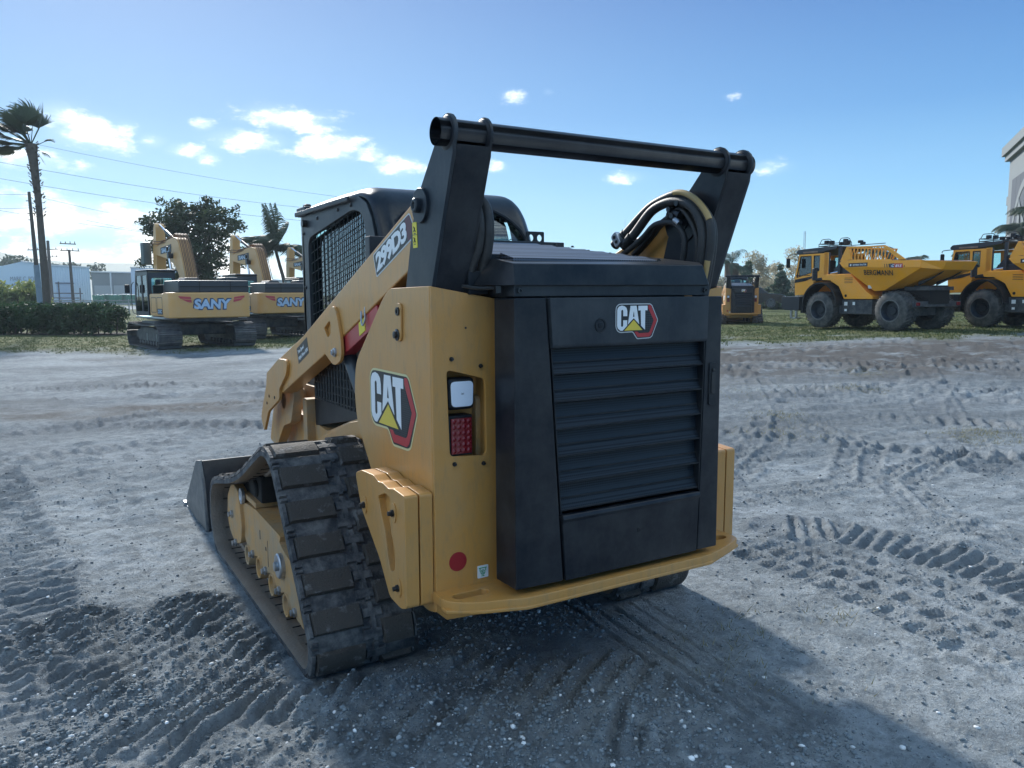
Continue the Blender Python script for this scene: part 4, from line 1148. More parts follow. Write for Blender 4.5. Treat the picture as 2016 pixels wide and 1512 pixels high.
        for i in range(n):
            sft = L_[-1] * i / n
            while L_[k + 1] < sft: k += 1
            f = (sft - L_[k]) / max(1e-9, L_[k + 1] - L_[k]); p = P[k].lerp(P[k + 1], f); d = (P[k + 1] - P[k]).normalized()
            nn = Vector((d.y, -d.x)); c = Vector((min(max(p.x, ya), yb), zc)); 
            if nn.dot(p - c) < 0: nn = -nn
            h = L_[-1] / n * .47
            q_ = lambda a, b: p + d * a + nn * b
            prof = [q_(-h, -.02), q_(h, -.02), q_(h, .012), q_(h * .75, .012), q_(h * .70, .045), q_(h * .55, .045), q_(h * .5, .012), q_(-h * .05, .012), q_(-h * .1, .035), q_(-h * .25, .035), q_(-h * .3, .012), q_(-h, .012)]
            prism(bm, [(v.x, v.y) for v in prof], 'x', s_ * xi, s_ * xo)
        build('track_shoes_plates', bm, M['shoe'], tr, smooth=False)
        bm = new()
        prism(bm, rpoly([(ya + .3, .25), (yb - .3, .25), (yb - .2, .62), (.6, .74), (-.6, .74), (ya + .2, .62)], .08), 'x', s_ * (xi + .18), s_ * (xo - .22))
        build('track_beam', bm, M['dark_steel'], tr, bev=.03)
        bm = new()
        for y, rr in ((ya, .34), (yb, .34)):
            lathe(bm, (s_ * (xi + .22), y, zc), (s_, 0, 0), [(.1, 0), (rr, 0), (rr, .10), (rr - .08, .14), (.18, .16), (.12, .30), (.02, .30)], 26)
        build('end_wheel', bm, M['dark_steel'], tr)
        bm = new()
        for i in range(8): lathe(bm, (s_ * (xi + .2), -1.25 + i * .357, .17), (s_, 0, 0), [(.07, 0), (.10, .02), (.10, .10), (.08, .12), (.08, .20), (.10, .22), (.10, .34), (.03, .36)], 14)
        build('track_roller', bm, M['shoe'], tr)
        bm = new()
        for y in (-1.15, .1): box(bm, min(s_ * (xo - .20), s_ * (xo - .23)), max(s_ * (xo - .20), s_ * (xo - .23)), y, y + .06, .26, .52)
        build('track_guard_plate', bm, M['steel'], tr)
    bm = new(); box(bm, -1.05, 1.05, -.9, .9, .45, .85); build('car_body', bm, M['dark_steel'], t, bev=.06)
    bm = new(); box(bm, -1.62, -1.0, -1.4, 0.2, .90, .98); build('step', bm, M['dark_steel'], t, bev=.01)
    # boom
    bx0, bx1 = .22, .66
    bo = bpy.data.objects.new('boom', None); COL.objects.link(bo); bo.parent = t
    bm = new(); prism(bm, rpoly([(.55, 1.65), (.95, 1.55), (2.05, 2.95), (2.9, 3.30), (5.1, 3.62), (5.15, 3.80), (4.9, 3.90), (3.0, 4.12), (2.2, 4.18), (1.75, 4.02), (1.35, 3.3)], [.1, .1, .3, .3, .1, .1, .1, .2, .2, .2, .3], 4), 'x', bx0, bx1)
    build('boom_box', bm, M['exc_yellow'], bo, bev=.02)
    bm = new(); prism(bm, [(2.6, 3.62), (4.1, 3.58), (4.1, 3.84), (2.6, 3.92)], 'x', bx0 - .008, bx0 - .002)
    build('boom_panel', bm, M['letter_dark'], bo)
    text_obj('SANY', 1.15, .19, (bx0 - .009, 3.95, 3.625), (0, -1, 0), (0, 0, 1), M['letter_blue'], 'boom_lettering', bo, bold=.04, depth=.003)
    bm = new()
    for i in range(8):
        x = .25 + i * .055
        yo = .04 + .02 * (i % 2)
        tube(bm, [(x, .62 - yo, 1.95), (x, .98 - yo, 2.75), (x, 1.28 - yo, 3.35), (x, 1.68 - yo, 4.05), (x, 2.15, 4.25 + yo), (x, 3.2, 4.13 + yo), (x, 4.6, 3.96 + yo)], .016, 6, 3)
    build('boom_hose', bm, M['hose_brown'], bo)
    for x in (.09, .79):
        bm = new(); cyl(bm, (x, 1.75, 1.35), (x, 2.15, 2.4), .085, n=16); lc = build('boom_cylinder', bm, M['exc_dark'], t)
        bm = new(); cyl(bm, (x, 2.15, 2.4), (x, 2.5, 3.45), .05, n=14); build('boom_rod', bm, M['chrome'], lc)
    bm = new(); cyl(bm, (.06, 2.5, 3.45), (.82, 2.5, 3.45), .10, n=16); box(bm, .03, .14, 2.4, 2.6, 3.35, 3.60); build('rod_pin', bm, M['exc_dark'], bo)
    bm = new(); cyl(bm, (-.03, 2.4, 3.72), (.03, 2.4, 3.72), .09, n=14); build('boom_lamp', bm, M['plastic'], bo)
    # arm (stick) with cylinder
    stick = bpy.data.objects.new('dipper_arm', None); COL.objects.link(stick); stick.parent = t
    bm = new(); prism(bm, rpoly([(4.78, 4.75), (4.95, 4.92), (5.12, 4.75), (5.38, 3.7), (5.45, 2.6), (5.35, 1.35), (5.15, 1.35), (4.95, 2.6), (4.85, 3.4)], .08, 3), 'x', bx0 + .03, bx1 - .03); build('arm_box', bm, M['exc_yellow'], stick, bev=.02)
    bm = new(); cyl(bm, (.44, 3.0, 4.16), (.44, 4.0, 4.52), .075, n=16); ac = build('arm_cylinder', bm, M['bolt'], stick)
    bm = new(); cyl(bm, (.44, 4.0, 4.52), (.44, 4.85, 4.83), .045, n=14); build('arm_rod', bm, M['chrome'], stick)
    bm = new(); tube(bm, [(.24, 3.2, 4.14), (.20, 4.2, 4.10), (.18, 5.0, 4.16), (.24, 5.4, 4.1)], .02, 6, 4); tube(bm, [(.24, 3.2, 4.05), (.16, 4.2, 4.0), (.18, 5.1, 4.05), (.24, 5.45, 3.98)], .02, 6, 4); build('arm_hose', bm, M['hose_brown'], stick)
    bm = new(); cyl(bm, (.44, 5.45, 3.75), (.44, 5.62, 2.85), .07, n=14); build('bucket_cylinder', bm, M['exc_dark'], stick)
    return t
M['hose_brown'] = mat('brown_hose', (.20, .11, .06), .6, var=.4, vscale=5)  # brown rubber of the boom and arm hoses

exc = make_excavator('yellow crawler excavator nearest the hedge, its whole counterweight lettering in view')
def put(o, px, D, rz, back=0.0):
    g = at(px, 600, D); f = Vector((-math.sin(rz), math.cos(rz)))
    x, y = g.x + f.x * back, g.y + f.y * back
    o.location = (x, y, float(terr(x, y))); o.rotation_euler = (0, 0, rz)
put(exc, 418, 27.5, R(8), 2.6)
# teal-grey bucket folded beside the stick of the nearest machine
bm = new(); box(bm, -.10, .24, 5.5, 6.0, 3.2, 4.15); build('dig_bucket', bm, M['bucket_steel'], exc, bev=.06)

# ================================================================== articulated skip dumpers
def make_dumper(label):
    t = thing('site_dumper', label, 'dumper', group='skip dumpers parked on the grass')
    def wheel(x, y, s_):
        w = bpy.data.objects.new('wheel', None); COL.objects.link(w); w.parent = t
        bm = new(); r = .655
        lathe(bm, (x - s_ * .30, y, .665), (s_, 0, 0), [(.36, 0), (.56, .0), (.625, .05), (.64, .12), (.64, .48), (.625, .55), (.56, .60), (.37, .60), (.36, .55)], 40, True)
        for i in range(30):
            a = 2 * math.pi * i / 30
            for sd_, off in ((-1, 0), (1, math.pi / 30)):
                c, c2 = a + off, a + off + .16
                P_ = []
                for (rr, aa, xx) in ((.628, c, .02 * sd_), (.628, c + .07, .02 * sd_), (.625, c2 + .07, .29 * sd_), (.625, c2, .29 * sd_), (.668, c + .01, .02 * sd_), (.668, c + .06, .02 * sd_), (.655, c2 + .06, .285 * sd_), (.655, c2 + .01, .285 * sd_)):
                    P_.append((x + xx, y + rr * math.cos(aa), .665 + rr * math.sin(aa)))
                hexa(bm, P_)
        build('tyre', bm, M['tyre'], w)
        bm = new(); lathe(bm, (x + s_ * .06, y, .665), (s_, 0, 0), [(.05, 0), (.30, .0), (.33, .20), (.37, .24), (.36, .25), (.31, .20), (.27, .06), (.14, .06), (.12, .10), (.02, .10)], 32)
        for i in range(8): a = i / 8 * 2 * math.pi; cyl(bm, (x + s_ * .12, y + .19 * math.cos(a), .665 + .19 * math.sin(a)), (x + s_ * .15, y + .19 * math.cos(a), .665 + .19 * math.sin(a)), .018, n=8)
        build('rim', bm, M['rim'], w)
        bm = new(); lathe(bm, (x + s_ * .302, y, .665), (s_, 0, 0), [(.335, 0), (.372, 0), (.372, .012), (.335, .012)], 36, True); build('rim_flange', bm, M['hubcap'], w)
    for y in (0, 3.0):
        for s_ in (-1, 1): wheel(s_ * .93, y, s_)
    # front (cab end) fenders
    for s_ in (-1, 1):
        bm = new(); prof = []; N_ = 18
        for i in range(N_ + 1):
            a = R(-18 + 196 * i / N_); prof.append((3.0 + .80 * math.cos(a), .80 + .86 * math.sin(a)))
        for i in range(N_, -1, -1):
            a = R(-18 + 196 * i / N_); prof.append((3.0 + .75 * math.cos(a), .80 + .81 * math.sin(a)))
        x0, x1 = sorted((s_ * 1.24, s_ * .62)); prism(bm, prof, 'x', x0, x1)
        fd = build('fender', bm, M['plastic'], t)
        bm = new(); x0, x1 = sorted((s_ * 1.245, s_ * 1.243)); box(bm, s_ * 1.243 - .001, s_ * 1.243 + .001, 2.2, 2.36, 1.12, 1.38)
        bm.free()
    # lower frame
    bm = new(); box(bm, -.92, .92, .95, 2.35, .52, 1.04); fb = build('side_tank', bm, M['dark_steel'], t, bev=.03)
    for a, b, c, d_ in ((1.98, 2.12, .82, .95), (1.66, 1.76, .84, .95), (2.0, 2.1, .62, .70)):
        bm = new(); box(bm, -.925, -.921, a, b, c, d_); build('warning_label', bm, M['white'], fb)
    bm = new(); box(bm, -.55, .55, -.4, 4.5, .50, .95); build('main_frame', bm, M['dark_steel'], t, bev=.02)
    bm = new(); prism(bm, rpoly([(4.1, .62), (4.85, .62), (4.98, .75), (4.98, 1.14), (4.1, 1.14)], .05), 'x', -1.05, 1.05); bp_ = build('bumper', bm, M['exc_dark'], t, bev=.02)
    bm = new(); box(bm, -1.0, -.6, 4.2, 4.62, .60, .66); box(bm, -1.0, -.95, 4.25, 4.33, .32, .62); box(bm, -1.0, -.95, 4.5, 4.58, .32, .62); box(bm, -1.0, -.7, 4.25, 4.58, .30, .34); build('step', bm, M['steel'], t)
    bm = new(); box(bm, -.98, -.9, 4.2, 4.7, .72, .78); build('bumper_step', bm, M['steel'], bp_)
    # engine body with sloping side
    bm = new(); prism(bm, [(.90, 1.05), (.90, 1.15), (1.15, 1.30), (1.85, 1.94), (2.95, 1.94), (3.15, 1.86), (3.1, 1.74), (2.75, 1.72), (2.35, 1.5), (2.1, 1.05)], 'x', -.98, .98)
    build('engine_body', bm, M['dump_yellow'], t, bev=.02)
    bm = new()
    for i in range(4): box(bm, -.985, -.980, 1.75, 2.1, 1.62 + i * .055, 1.635 + i * .055)
    build('body_slots_pattern', bm, M['letter_dark'], t)
    bm = new(); cyl(bm, (-.985, 2.02, 1.17), (-.975, 2.02, 1.17), .05, n=16); build('filler_hole', bm, M['dark'], t)
    bm = new(); box(bm, -.80, .3, 1.9, 2.75, 1.94, 2.15); prism(bm, rpoly([(1.7, 1.94), (2.9, 1.94), (2.8, 2.1), (2.45, 2.48), (2.1, 2.42), (1.75, 2.1)], .06), 'x', -.75, -.1); build('dash_cover', bm, M['exc_dark'], t, bev=.04)
    bm = new(); cyl(bm, (-.85, 2.5, 2.02), (-.85, 3.1, 1.95), .045, n=12); build('grab_rod', bm, M['chrome'], t)
    # cab
    cb = bpy.data.objects.new('cab', None); COL.objects.link(cb); cb.parent = t
    out = rpoly([(2.92, 1.74), (3.10, 1.74), (3.55, 1.68), (3.70, 1.24), (4.44, 1.18), (4.48, 1.85), (4.28, 2.72), (2.92, 2.72)], .03)
    h1 = rpoly([(3.68, 2.02), (4.38, 1.86), (4.22, 2.64), (3.70, 2.64)], .04); h2 = rpoly([(3.30, 2.10), (3.58, 2.02), (3.58, 2.64), (3.30, 2.64)], .04)
    bm = new(); prism(bm, out, 'x', -.92, -.86, [h1, h2]); prism(bm, out, 'x', .86, .92, [h1, h2]); build('cab_side', bm, M['dump_yellow'], cb, bev=.012)
    bm = new()
    for s_ in (-1, 1):
        box(bm, s_ * .90 - .02, s_ * .90 + .02, 2.88, 3.10, 1.9, 2.74)
    prism(bm, [(-.9, 1.2), (.9, 1.2), (.9, 2.72), (-.9, 2.72)], 'y', 4.30, 4.33, [rpoly([(-.8, 1.9), (.8, 1.9), (.8, 2.62), (-.8, 2.62)], .06)])
    build('cab_post', bm, M['dump_yellow'], cb, bev=.01)
    bm = new()
    for x in (-.905, .905):
        for hq in ([(3.68, 2.02), (4.38, 1.86), (4.22, 2.64), (3.70, 2.64)], [(3.30, 2.10), (3.58, 2.02), (3.58, 2.64), (3.30, 2.64)]):
            for i_ in range(4): bar(bm, (x, *hq[i_]), (x, *hq[(i_ + 1) % 4]), .03, .03)
    box(bm, -.93, -.925, 3.72, 4.42, 1.92, 1.945)
    prism(bm, [(3.58, 1.90), (4.44, 1.78), (4.46, 1.66), (3.95, 1.72), (3.56, 1.84)], 'x', -.935, -.925)
    build('window_seal', bm, M['plastic'], cb, smooth=False)
    bm = new(); box(bm, -.895, -.89, 3.3, 4.38, 1.9, 2.66); box(bm, .89, .895, 3.3, 4.38, 1.9, 2.66); box(bm, -.8, .8, 4.335, 4.34, 1.9, 2.64); build('cab_glass', bm, M['glass'], cb, smooth=False)
    bm = new(); prism(bm, rpoly([(2.55, 2.86), (3.4, 2.74), (4.38, 2.72), (4.46, 2.80), (4.36, 2.90), (3.6, 2.93), (2.5, 2.96)], .04), 'x', -.92, .92); build('cab_roof', bm, M['exc_dark'], cb, bev=.03)
    bm = new(); box(bm, -.93, -.925, 3.4, 4.1, 2.76, 2.82); build('roof_strip', bm, M['rust'], cb)
    bm = new()
    for s_ in (-1, 1):
        box(bm, s_ * .84 - .05, s_ * .84 + .05, 2.40, 2.50, 1.95, 2.90)
    for y in (2.86,): box(bm, -.92, -.88, 2.84, 2.90, 1.95, 2.75); box(bm, .88, .92, 2.84, 2.90, 1.95, 2.75)
    build('rollbar', bm, M['exc_dark'], cb, bev=.01)
    bm = new(); box(bm, -.35, .35, 3.2, 3.7, 1.7, 1.95); box(bm, -.3, .3, 3.6, 3.75, 1.9, 2.5); build('seat', bm, M['plastic'], cb, bev=.05)
    # roof rack with lamp hoops
    bm = new()
    for z in (2.98, 3.06):
        tube(bm, [(-.88, 3.40, z), (-.88, 1.95, z)], .014, 6); tube(bm, [(.88, 3.40, z), (.88, 1.95, z)], .014, 6); tube(bm, [(-.88, 3.40, z), (.88, 3.40, z)], .014, 6)
    for y in (3.40, 2.9, 2.4, 1.95): tube(bm, [(-.88, y, 2.92), (-.88, y, 3.06)], .012, 6)
    for a, b in ((3.36, 2.80), (2.50, 1.98)): tube(bm, [(-.88, a, 3.06), (-.88, a - .08, 3.20), (-.88, a - .14, 3.22), (-.88, b + .14, 3.22), (-.88, b + .06, 3.18), (-.88, b, 3.06)], .013, 6)
    build('roof_rack_rail', bm, M['plastic'], t)
    bm = new()
    for y, z in ((3.14, 3.05), (2.9, 3.03), (2.3, 3.06), (2.2, 3.0)): box(bm, -.86, -.72, y - .09, y + .05, z, z + .13); box(bm, -.1, .05, y - .09, y + .05, z, z + .10)
    build('roof_lamp', bm, M['plastic'], t, bev=.02)
    bm = new(); tube(bm, [(-.88, 4.3, 2.74), (-1.2, 4.5, 2.70), (-1.3, 4.48, 2.62)], .015, 6, 3); ma = build('mirror_arm', bm, M['plastic'], t)
    bm = new(); box(bm, -1.38, -1.22, 4.42, 4.50, 2.22, 2.58); build('mirror', bm, M['plastic'], ma, bev=.03)
    bm = new(); box(bm, -.98, -.75, 3.42, 3.60, 1.98, 2.14); cyl(bm, (-.88, 3.50, 1.74), (-.88, 3.50, 2.0), .13, n=16); cyl(bm, (-.90, 3.45, 1.75), (-.90, 3.05, 1.80), .06, n=12); build('air_filter', bm, M['plastic'], t, bev=.01)
    bm = new()
    lathe(bm, (-.88, 3.50, 1.98), (0, 0, 1), [(.10, 0), (.13, .03), (.13, .18), (.10, .21), (.02, .22)], 16); build('filter_cap', bm, M['plastic'], t)
    # skip
    sk = bpy.data.objects.new('skip', None); COL.objects.link(sk); sk.parent = t
    XS = 1.30
    bm = new()
    sidep = [(2.06, 2.20), (1.96, 2.40), (-1.23, 2.26), (-1.05, 2.03), (1.86, 2.14)]
    for s_ in (-1, 1):
        x0, x1 = sorted((s_ * XS, s_ * (XS - .05))); prism(bm, [(2.08, 2.32), (1.96, 2.41), (-1.10, 2.29), (-1.10, 2.06), (1.92, 2.15)], 'x', x0, x1)
    build('skip_rim', bm, M['dump_yellow'], sk, bev=.01)
    def sheet(P4, mtl='dump_yellow', nm='skip_wall', th=.02):
        b_ = new(); vs = [b_.verts.new(p) for p in P4]; b_.faces.new(vs)
        o_ = build(nm, b_, M[mtl], sk, smooth=False)
        m_ = o_.modifiers.new('t', 'SOLIDIFY'); m_.thickness = th; m_.offset = 0
        return o_
    for s_ in (-1, 1):
        sheet([(s_ * (XS - .02), 1.90, 2.15), (s_ * (XS - .02), -1.10, 2.06), (s_ * .95, .45, 1.36), (s_ * .95, .85, 1.33)])
        sheet([(s_ * (XS - .02), -1.10, 2.06), (s_ * .75, -1.47, 2.0), (s_ * .62, .1, 1.42), (s_ * .95, .45, 1.36)])
        sheet([(s_ * XS, -1.10, 2.29), (s_ * .78, -1.60, 2.25), (s_ * .75, -1.47, 2.0), (s_ * (XS - .02), -1.10, 2.06)])
        sheet([(s_ * (XS - .05), 1.90, 2.38), (s_ * (XS - .05), .1, 2.34), (s_ * .7, .1, 1.8), (s_ * .7, 1.3, 1.75)], 'rust', 'skip_lining')
        sheet([(s_ * (XS - .04), .1, 2.36), (s_ * (XS - .04), -1.10, 2.32), (s_ * 1.1, -1.05, 2.2), (s_ * 1.1, .1, 2.2)], 'rust', 'skip_lining')
    sheet([(-.78, -1.60, 2.25), (.78, -1.60, 2.25), (.75, -1.47, 2.0), (-.75, -1.47, 2.0)], 'dump_yellow', 'spout_edge')
    sheet([(-.75, -1.47, 2.0), (.75, -1.47, 2.0), (.62, .1, 1.42), (-.62, .1, 1.42)], 'dump_yellow', 'skip_floor')
    sheet([(-.95, .45, 1.36), (.95, .45, 1.36), (.95, .85, 1.33), (-.95, .85, 1.33)], 'dump_yellow', 'skip_floor')
    sheet([(-.62, .1, 1.42), (.62, .1, 1.42), (.95, .45, 1.36), (-.95, .45, 1.36)], 'dump_yellow', 'skip_floor')
    sheet([(-.95, .85, 1.33), (.95, .85, 1.33), (XS - .02, 1.90, 2.15), (-XS + .02, 1.90, 2.15)], 'dump_yellow', 'skip_headboard')
    sheet([(-XS + .1, -.5, 2.30), (XS - .1, -.5, 2.30), (.76, -1.50, 2.27), (-.76, -1.50, 2.27)], 'rust', 'soil_residue')
    # slatted guard above the headboard side
    bm = new(); prism(bm, [(2.05, 2.38), (1.80, 2.86), (1.70, 2.86), (1.56, 2.42)], 'x', -XS, -XS + .06); prism(bm, [(.32, 2.80), (.20, 2.82), (-.55, 2.34), (-.30, 2.34)], 'x', -XS, -XS + .06)
    bar(bm, (-XS + .03, 1.80, 2.85), (-XS + .03, .24, 2.81), .05, .045); bar(bm, (-XS + .03, 1.6, 2.39), (-XS + .03, .0, 2.35), .05, .05)
    for i in range(11):
        y = 1.60 - i * .135; bar(bm, (-XS + .03, y - .03, 2.37), (-XS + .03, y + .03, 2.84), .018, .035)
    for s_ in (-1, 1): bar(bm, (s_ * (XS - .03), 1.95, 2.40), (s_ * (XS - .03), 1.78, 2.84), .05)
    bar(bm, (-XS, 1.78, 2.84), (XS, 1.78, 2.84), .05, .045)
    for i in range(1, 14): bar(bm, (-XS + i * .186, 1.95, 2.38), (-XS + i * .186, 1.78, 2.83), .02, .03)
    build('guard_rail_slats', bm, M['dump_yellow'], sk, bev=.004)
    bm = new()
    for x in (-.55, .35): prism(bm, [(-1.25, 1.86), (-1.40, 1.98), (-1.0, 1.72), (-.5, 1.50), (-.5, 1.62)], 'x', x, x + .05)
    box(bm, -.62, .62, -.95, -.05, 1.34, 1.46); build('skip_rib', bm, M['dark_steel'], sk)
    # lettering
    e = -XS - .003
    bm = new(); box(bm, e, e + .004, .90, 1.68, 2.165, 2.295); build('dealer_plate', bm, M['letter_dark'], sk)
    text_obj('NEWMAN TRACTOR', .56, .058, (e - .002, 1.50, 2.20), (0, -1, 0), (0, 0, 1), M['white'], 'dealer_text', sk, bold=.02, depth=.002)
    bm = new(); cyl(bm, (e - .003, 1.59, 2.23), (e, 1.59, 2.23), .034, n=16); build('dealer_emblem', bm, M['white'], sk)
    sx = (-.02, -1, 0)
    # big letters on the sloping side
    P0 = Vector((-1.245, 1.06, 1.985)); dn = (Vector((-.95, .65, 1.345)) - Vector((-1.28, .4, 2.10))).normalized()
    upv = -dn; upv = (upv - Vector((0, -1, 0)) * upv.dot(Vector((0, -1, 0)))).normalized()
    nrm = Vector((0, -1, 0)).cross(upv)
    text_obj('BERGMANN', 1.16, .19, Vector((-1.222, 1.06, 1.885)) + nrm * .02, (0, -1, -.04), upv, M['letter_dark'], 'maker_lettering', sk, bold=.012, shear=.2, depth=.003, spacing=1.06)
    bm = new()
    for i, w_ in enumerate((.018, .03, .05)): prism(bm, [(.22 - i * .08, 2.10), (.22 - i * .08 - w_, 2.10), (.24 - i * .08 - w_, 2.22), (.24 - i * .08, 2.22)], 'x', e, e + .003)
    build('model_stripes', bm, M['letter_dark'], sk)
    bm = new(); prism(bm, [(.0, 2.09), (-.14, 2.09), (-.12, 2.225), (.02, 2.225)], 'x', e, e + .003); build('model_field', bm, M['navy'], sk)
    bm = new(); prism(bm, [(-.14, 2.09), (-.47, 2.075), (-.45, 2.215), (-.12, 2.225)], 'x', e, e + .003); build('model_field', bm, M['pink'], sk)
    text_obj('C 815', .38, .085, (e - .002, -.04, 2.11), (0, -1, -.03), (0, 0, 1), M['white'], 'model_text', sk, bold=.03, shear=.2, depth=.002)
    text_obj('s', .035, .05, (e - .002, -.50, 2.10), (0, -1, 0), (0, 0, 1), M['letter_dark'], 'model_text', sk, bold=.02, shear=.2, depth=.002)
    bm = new(); plate_on(bm, rpoly([(0, 0), (.16, 0), (.11, .12), (.02, .12)], .03), (-1.005, 1.06, 1.42), (0, -1, 0), upv, .012, .016); build('side_label', bm, M['white'], sk)
    # tipping gear and rear frame
    bm = new(); box(bm, -.5, .5, -.9, .9, .9, 1.42); box(bm, -.5, .5, -.85, -.3, 1.35, 1.5); cyl(bm, (0, -.5, .8), (0, .3, 1.4), .09, n=14); cyl(bm, (-.5, -.9, 1.0), (-.5, .2, 1.35), .035, n=8); cyl(bm, (.5, -.9, 1.0), (.5, .2, 1.35), .035, n=8); build('tipping_gear', bm, M['dark'], t, bev=.02)
    bm = new(); box(bm, -1.18, 1.18, -.86, -.78, .80, .98); rb = build('rear_beam', bm, M['dark_steel'], t, bev=.01)
    bm = new(); prism(bm, [(-.12, .98), (.12, .98), (.06, 1.2), (-.06, 1.2)], 'y', -.86, -.80); build('beam_bracket', bm, M['dark_steel'], rb)
    for x in (-1.08, .95):
        bm = new(); box(bm, x - .02, x + .16, -.885, -.86, .84, .95); build('tail_lamp', bm, M['lens_red'], rb, bev=.008)
    bm = new(); box(bm, .30, .42, -.863, -.861, .90, .95); build('plate_label', bm, M['white'], rb)
    for s_ in (-1, 1):
        bm = new(); box(bm, min(s_ * .98, s_ * .6), max(s_ * .98, s_ * .6), 2.30, 2.42, 1.08, 1.30); bm.free()
    return t
dmp = make_dumper('yellow skip dumper parked fully in view on the grass, its long skip side lettered')
dmp.location = (23.71, 13.75, float(terr(23.71, 13.75))); dmp.rotation_euler = (0, 0, R(-4.3))

# ================================================================== black pickup behind the far loader
pk = thing('pickup_truck', 'black pickup truck, only its bonnet and front wheel showing past the far loader', 'pickup truck')
bm = new(); prism(bm, rpoly([(-2.9, .55), (-2.9, 1.15), (-1.2, 1.18), (-1.05, 1.25), (-.6, 1.80), (.75, 1.83), (1.45, 1.28), (2.55, 1.20), (2.85, 1.08), (2.92, .75), (2.85, .42), (2.3, .40), (2.2, .55), (1.1, .55), (.95, .42), (-1.3, .42), (-1.45, .6), (-2.4, .6), (-2.5, .5)], .06, 3), 'x', -.98, .98)
build('body', bm, M['truck_black'], pk, bev=.06, seg=3)
bm = new(); prism(bm, [(-.9, 1.30), (-.55, 1.74), (.05, 1.76), (.05, 1.30)], 'x', .975, .985); prism(bm, [(.12, 1.30), (.12, 1.76), (.72, 1.76), (1.30, 1.32)], 'x', .975, .985); build('side_window', bm, M['exc_dark'], pk)
bm = new(); hexa(bm, [(-.85, 1.42, 1.31), (.85, 1.42, 1.31), (.75, .84, 1.80), (-.75, .84, 1.80), (-.85, 1.45, 1.33), (.85, 1.45, 1.33), (.75, .87, 1.82), (-.75, .87, 1.82)]); build('windscreen', bm, M['exc_dark'], pk)
for s_ in (-1, 1):
    bm = new(); box(bm, s_ * .80 - .14, s_ * .80 + .14, 2.78, 2.90, .92, 1.06); build('headlamp', bm, M['lens_white'], pk, bev=.02)
    bm = new(); box(bm, s_ * .84 - .07, s_ * .84 + .07, 2.86, 2.94, .72, .78); build('fog_lamp', bm, M['lens_white'], pk, bev=.01)
    for y in (-1.92, 1.68):
        w = bpy.data.objects.new('wheel', None); COL.objects.link(w); w.parent = pk
        bm = new(); lathe(bm, (s_ * .76, y, .42), (s_, 0, 0), [(.26, 0), (.40, 0), (.42, .04), (.42, .22), (.40, .26), (.27, .26), (.26, .2)], 32, True); build('tyre', bm, M['rubber'], w)
        bm = new(); lathe(bm, (s_ * .96, y, .42), (s_, 0, 0), [(.27, 0), (.27, .04), (.25, .04), (.24, .0), (.02, .0)], 24)
        for i in range(6): a = i / 6 * 6.283; bar(bm, (s_ * .985, y, .42), (s_ * .99, y + .25 * math.cos(a), .42 + .25 * math.sin(a)), .03, .05)
        build('rim', bm, M['hubcap'], w)
p = ground_at(1478, 72); pk.location = (p.x, p.y, p.z + .35); pk.rotation_euler = (0, 0, R(-30.9 - 26 - 78))

# ================================================================== small far objects
M['wall_metal'] = mat('ribbed_white_steel_wall', (.55, .68, .80), .6, var=.06, vscale=.2)
M['wall_grey'] = mat('grey_render', (.20, .225, .24), .85, var=.08, vscale=.5, bump=.2, bscale=8)
M['panel_grey'] = mat('dark_grey_panel', (.07, .085, .11), .8, var=.08, vscale=.6, bump=.2, bscale=8)
M['roof_white'] = mat('white_roof_edge', (.7, .72, .75), .5)
M['roller_door'] = mat('roller_door', (.36, .38, .40), .6)
M['bin_green'] = mat('bin_green', (.015, .16, .10), .5, var=.3)
M['wood_pole'] = mat('weathered_pole', (.075, .065, .055), .9, var=.3, vscale=3)
M['pole_pale'] = mat('pale_painted_pole', (.16, .22, .28), .6, var=.2)
M['wire'] = mat('wire', (.08, .09, .10), .6)
M['galv'] = mat('galvanised_fence', (.30, .32, .34), .5, metal=.4)
def lx(o_px, D, zoff=0): return ground_at(o_px, D)
def wall_box(bm, a, b, depth, z0, z1, away=None):
    """a box standing on the line a-b, reaching back by depth"""
    a, b = Vector(a).to_2d(), Vector(b).to_2d(); d = (b - a).normalized(); n = Vector((-d.y, d.x))
    if n.dot(Vector((a.x - CAMX, a.y - CAMY))) < 0: n = -n
    P = [a, b, b + n * depth, a + n * depth]
    hexa(bm, [(p_.x, p_.y, z0) for p_ in P] + [(p_.x, p_.y, z1) for p_ in P])
    return d, n
def ribs(bm, a, b, z0, z1, pitch, w=.08, out=.06):
    a, b = Vector(a).to_2d(), Vector(b).to_2d(); d = (b - a).normalized(); n = Vector((-d.y, d.x))
    if n.dot(Vector((a.x - CAMX, a.y - CAMY))) > 0: n = -n
    L_ = (b - a).length; k = int(L_ / pitch)
    for i in range(k):
        p_ = a + d * (i + .5) * pitch; q1 = p_ + d * w
        hexa(bm, [(p_.x, p_.y, z0), (q1.x, q1.y, z0), ((q1 + n * out).x, (q1 + n * out).y, z0), ((p_ + n * out).x, (p_ + n * out).y, z0), (p_.x, p_.y, z1), (q1.x, q1.y, z1), ((q1 + n * out).x, (q1 + n * out).y, z1), ((p_ + n * out).x, (p_ + n * out).y, z1)])
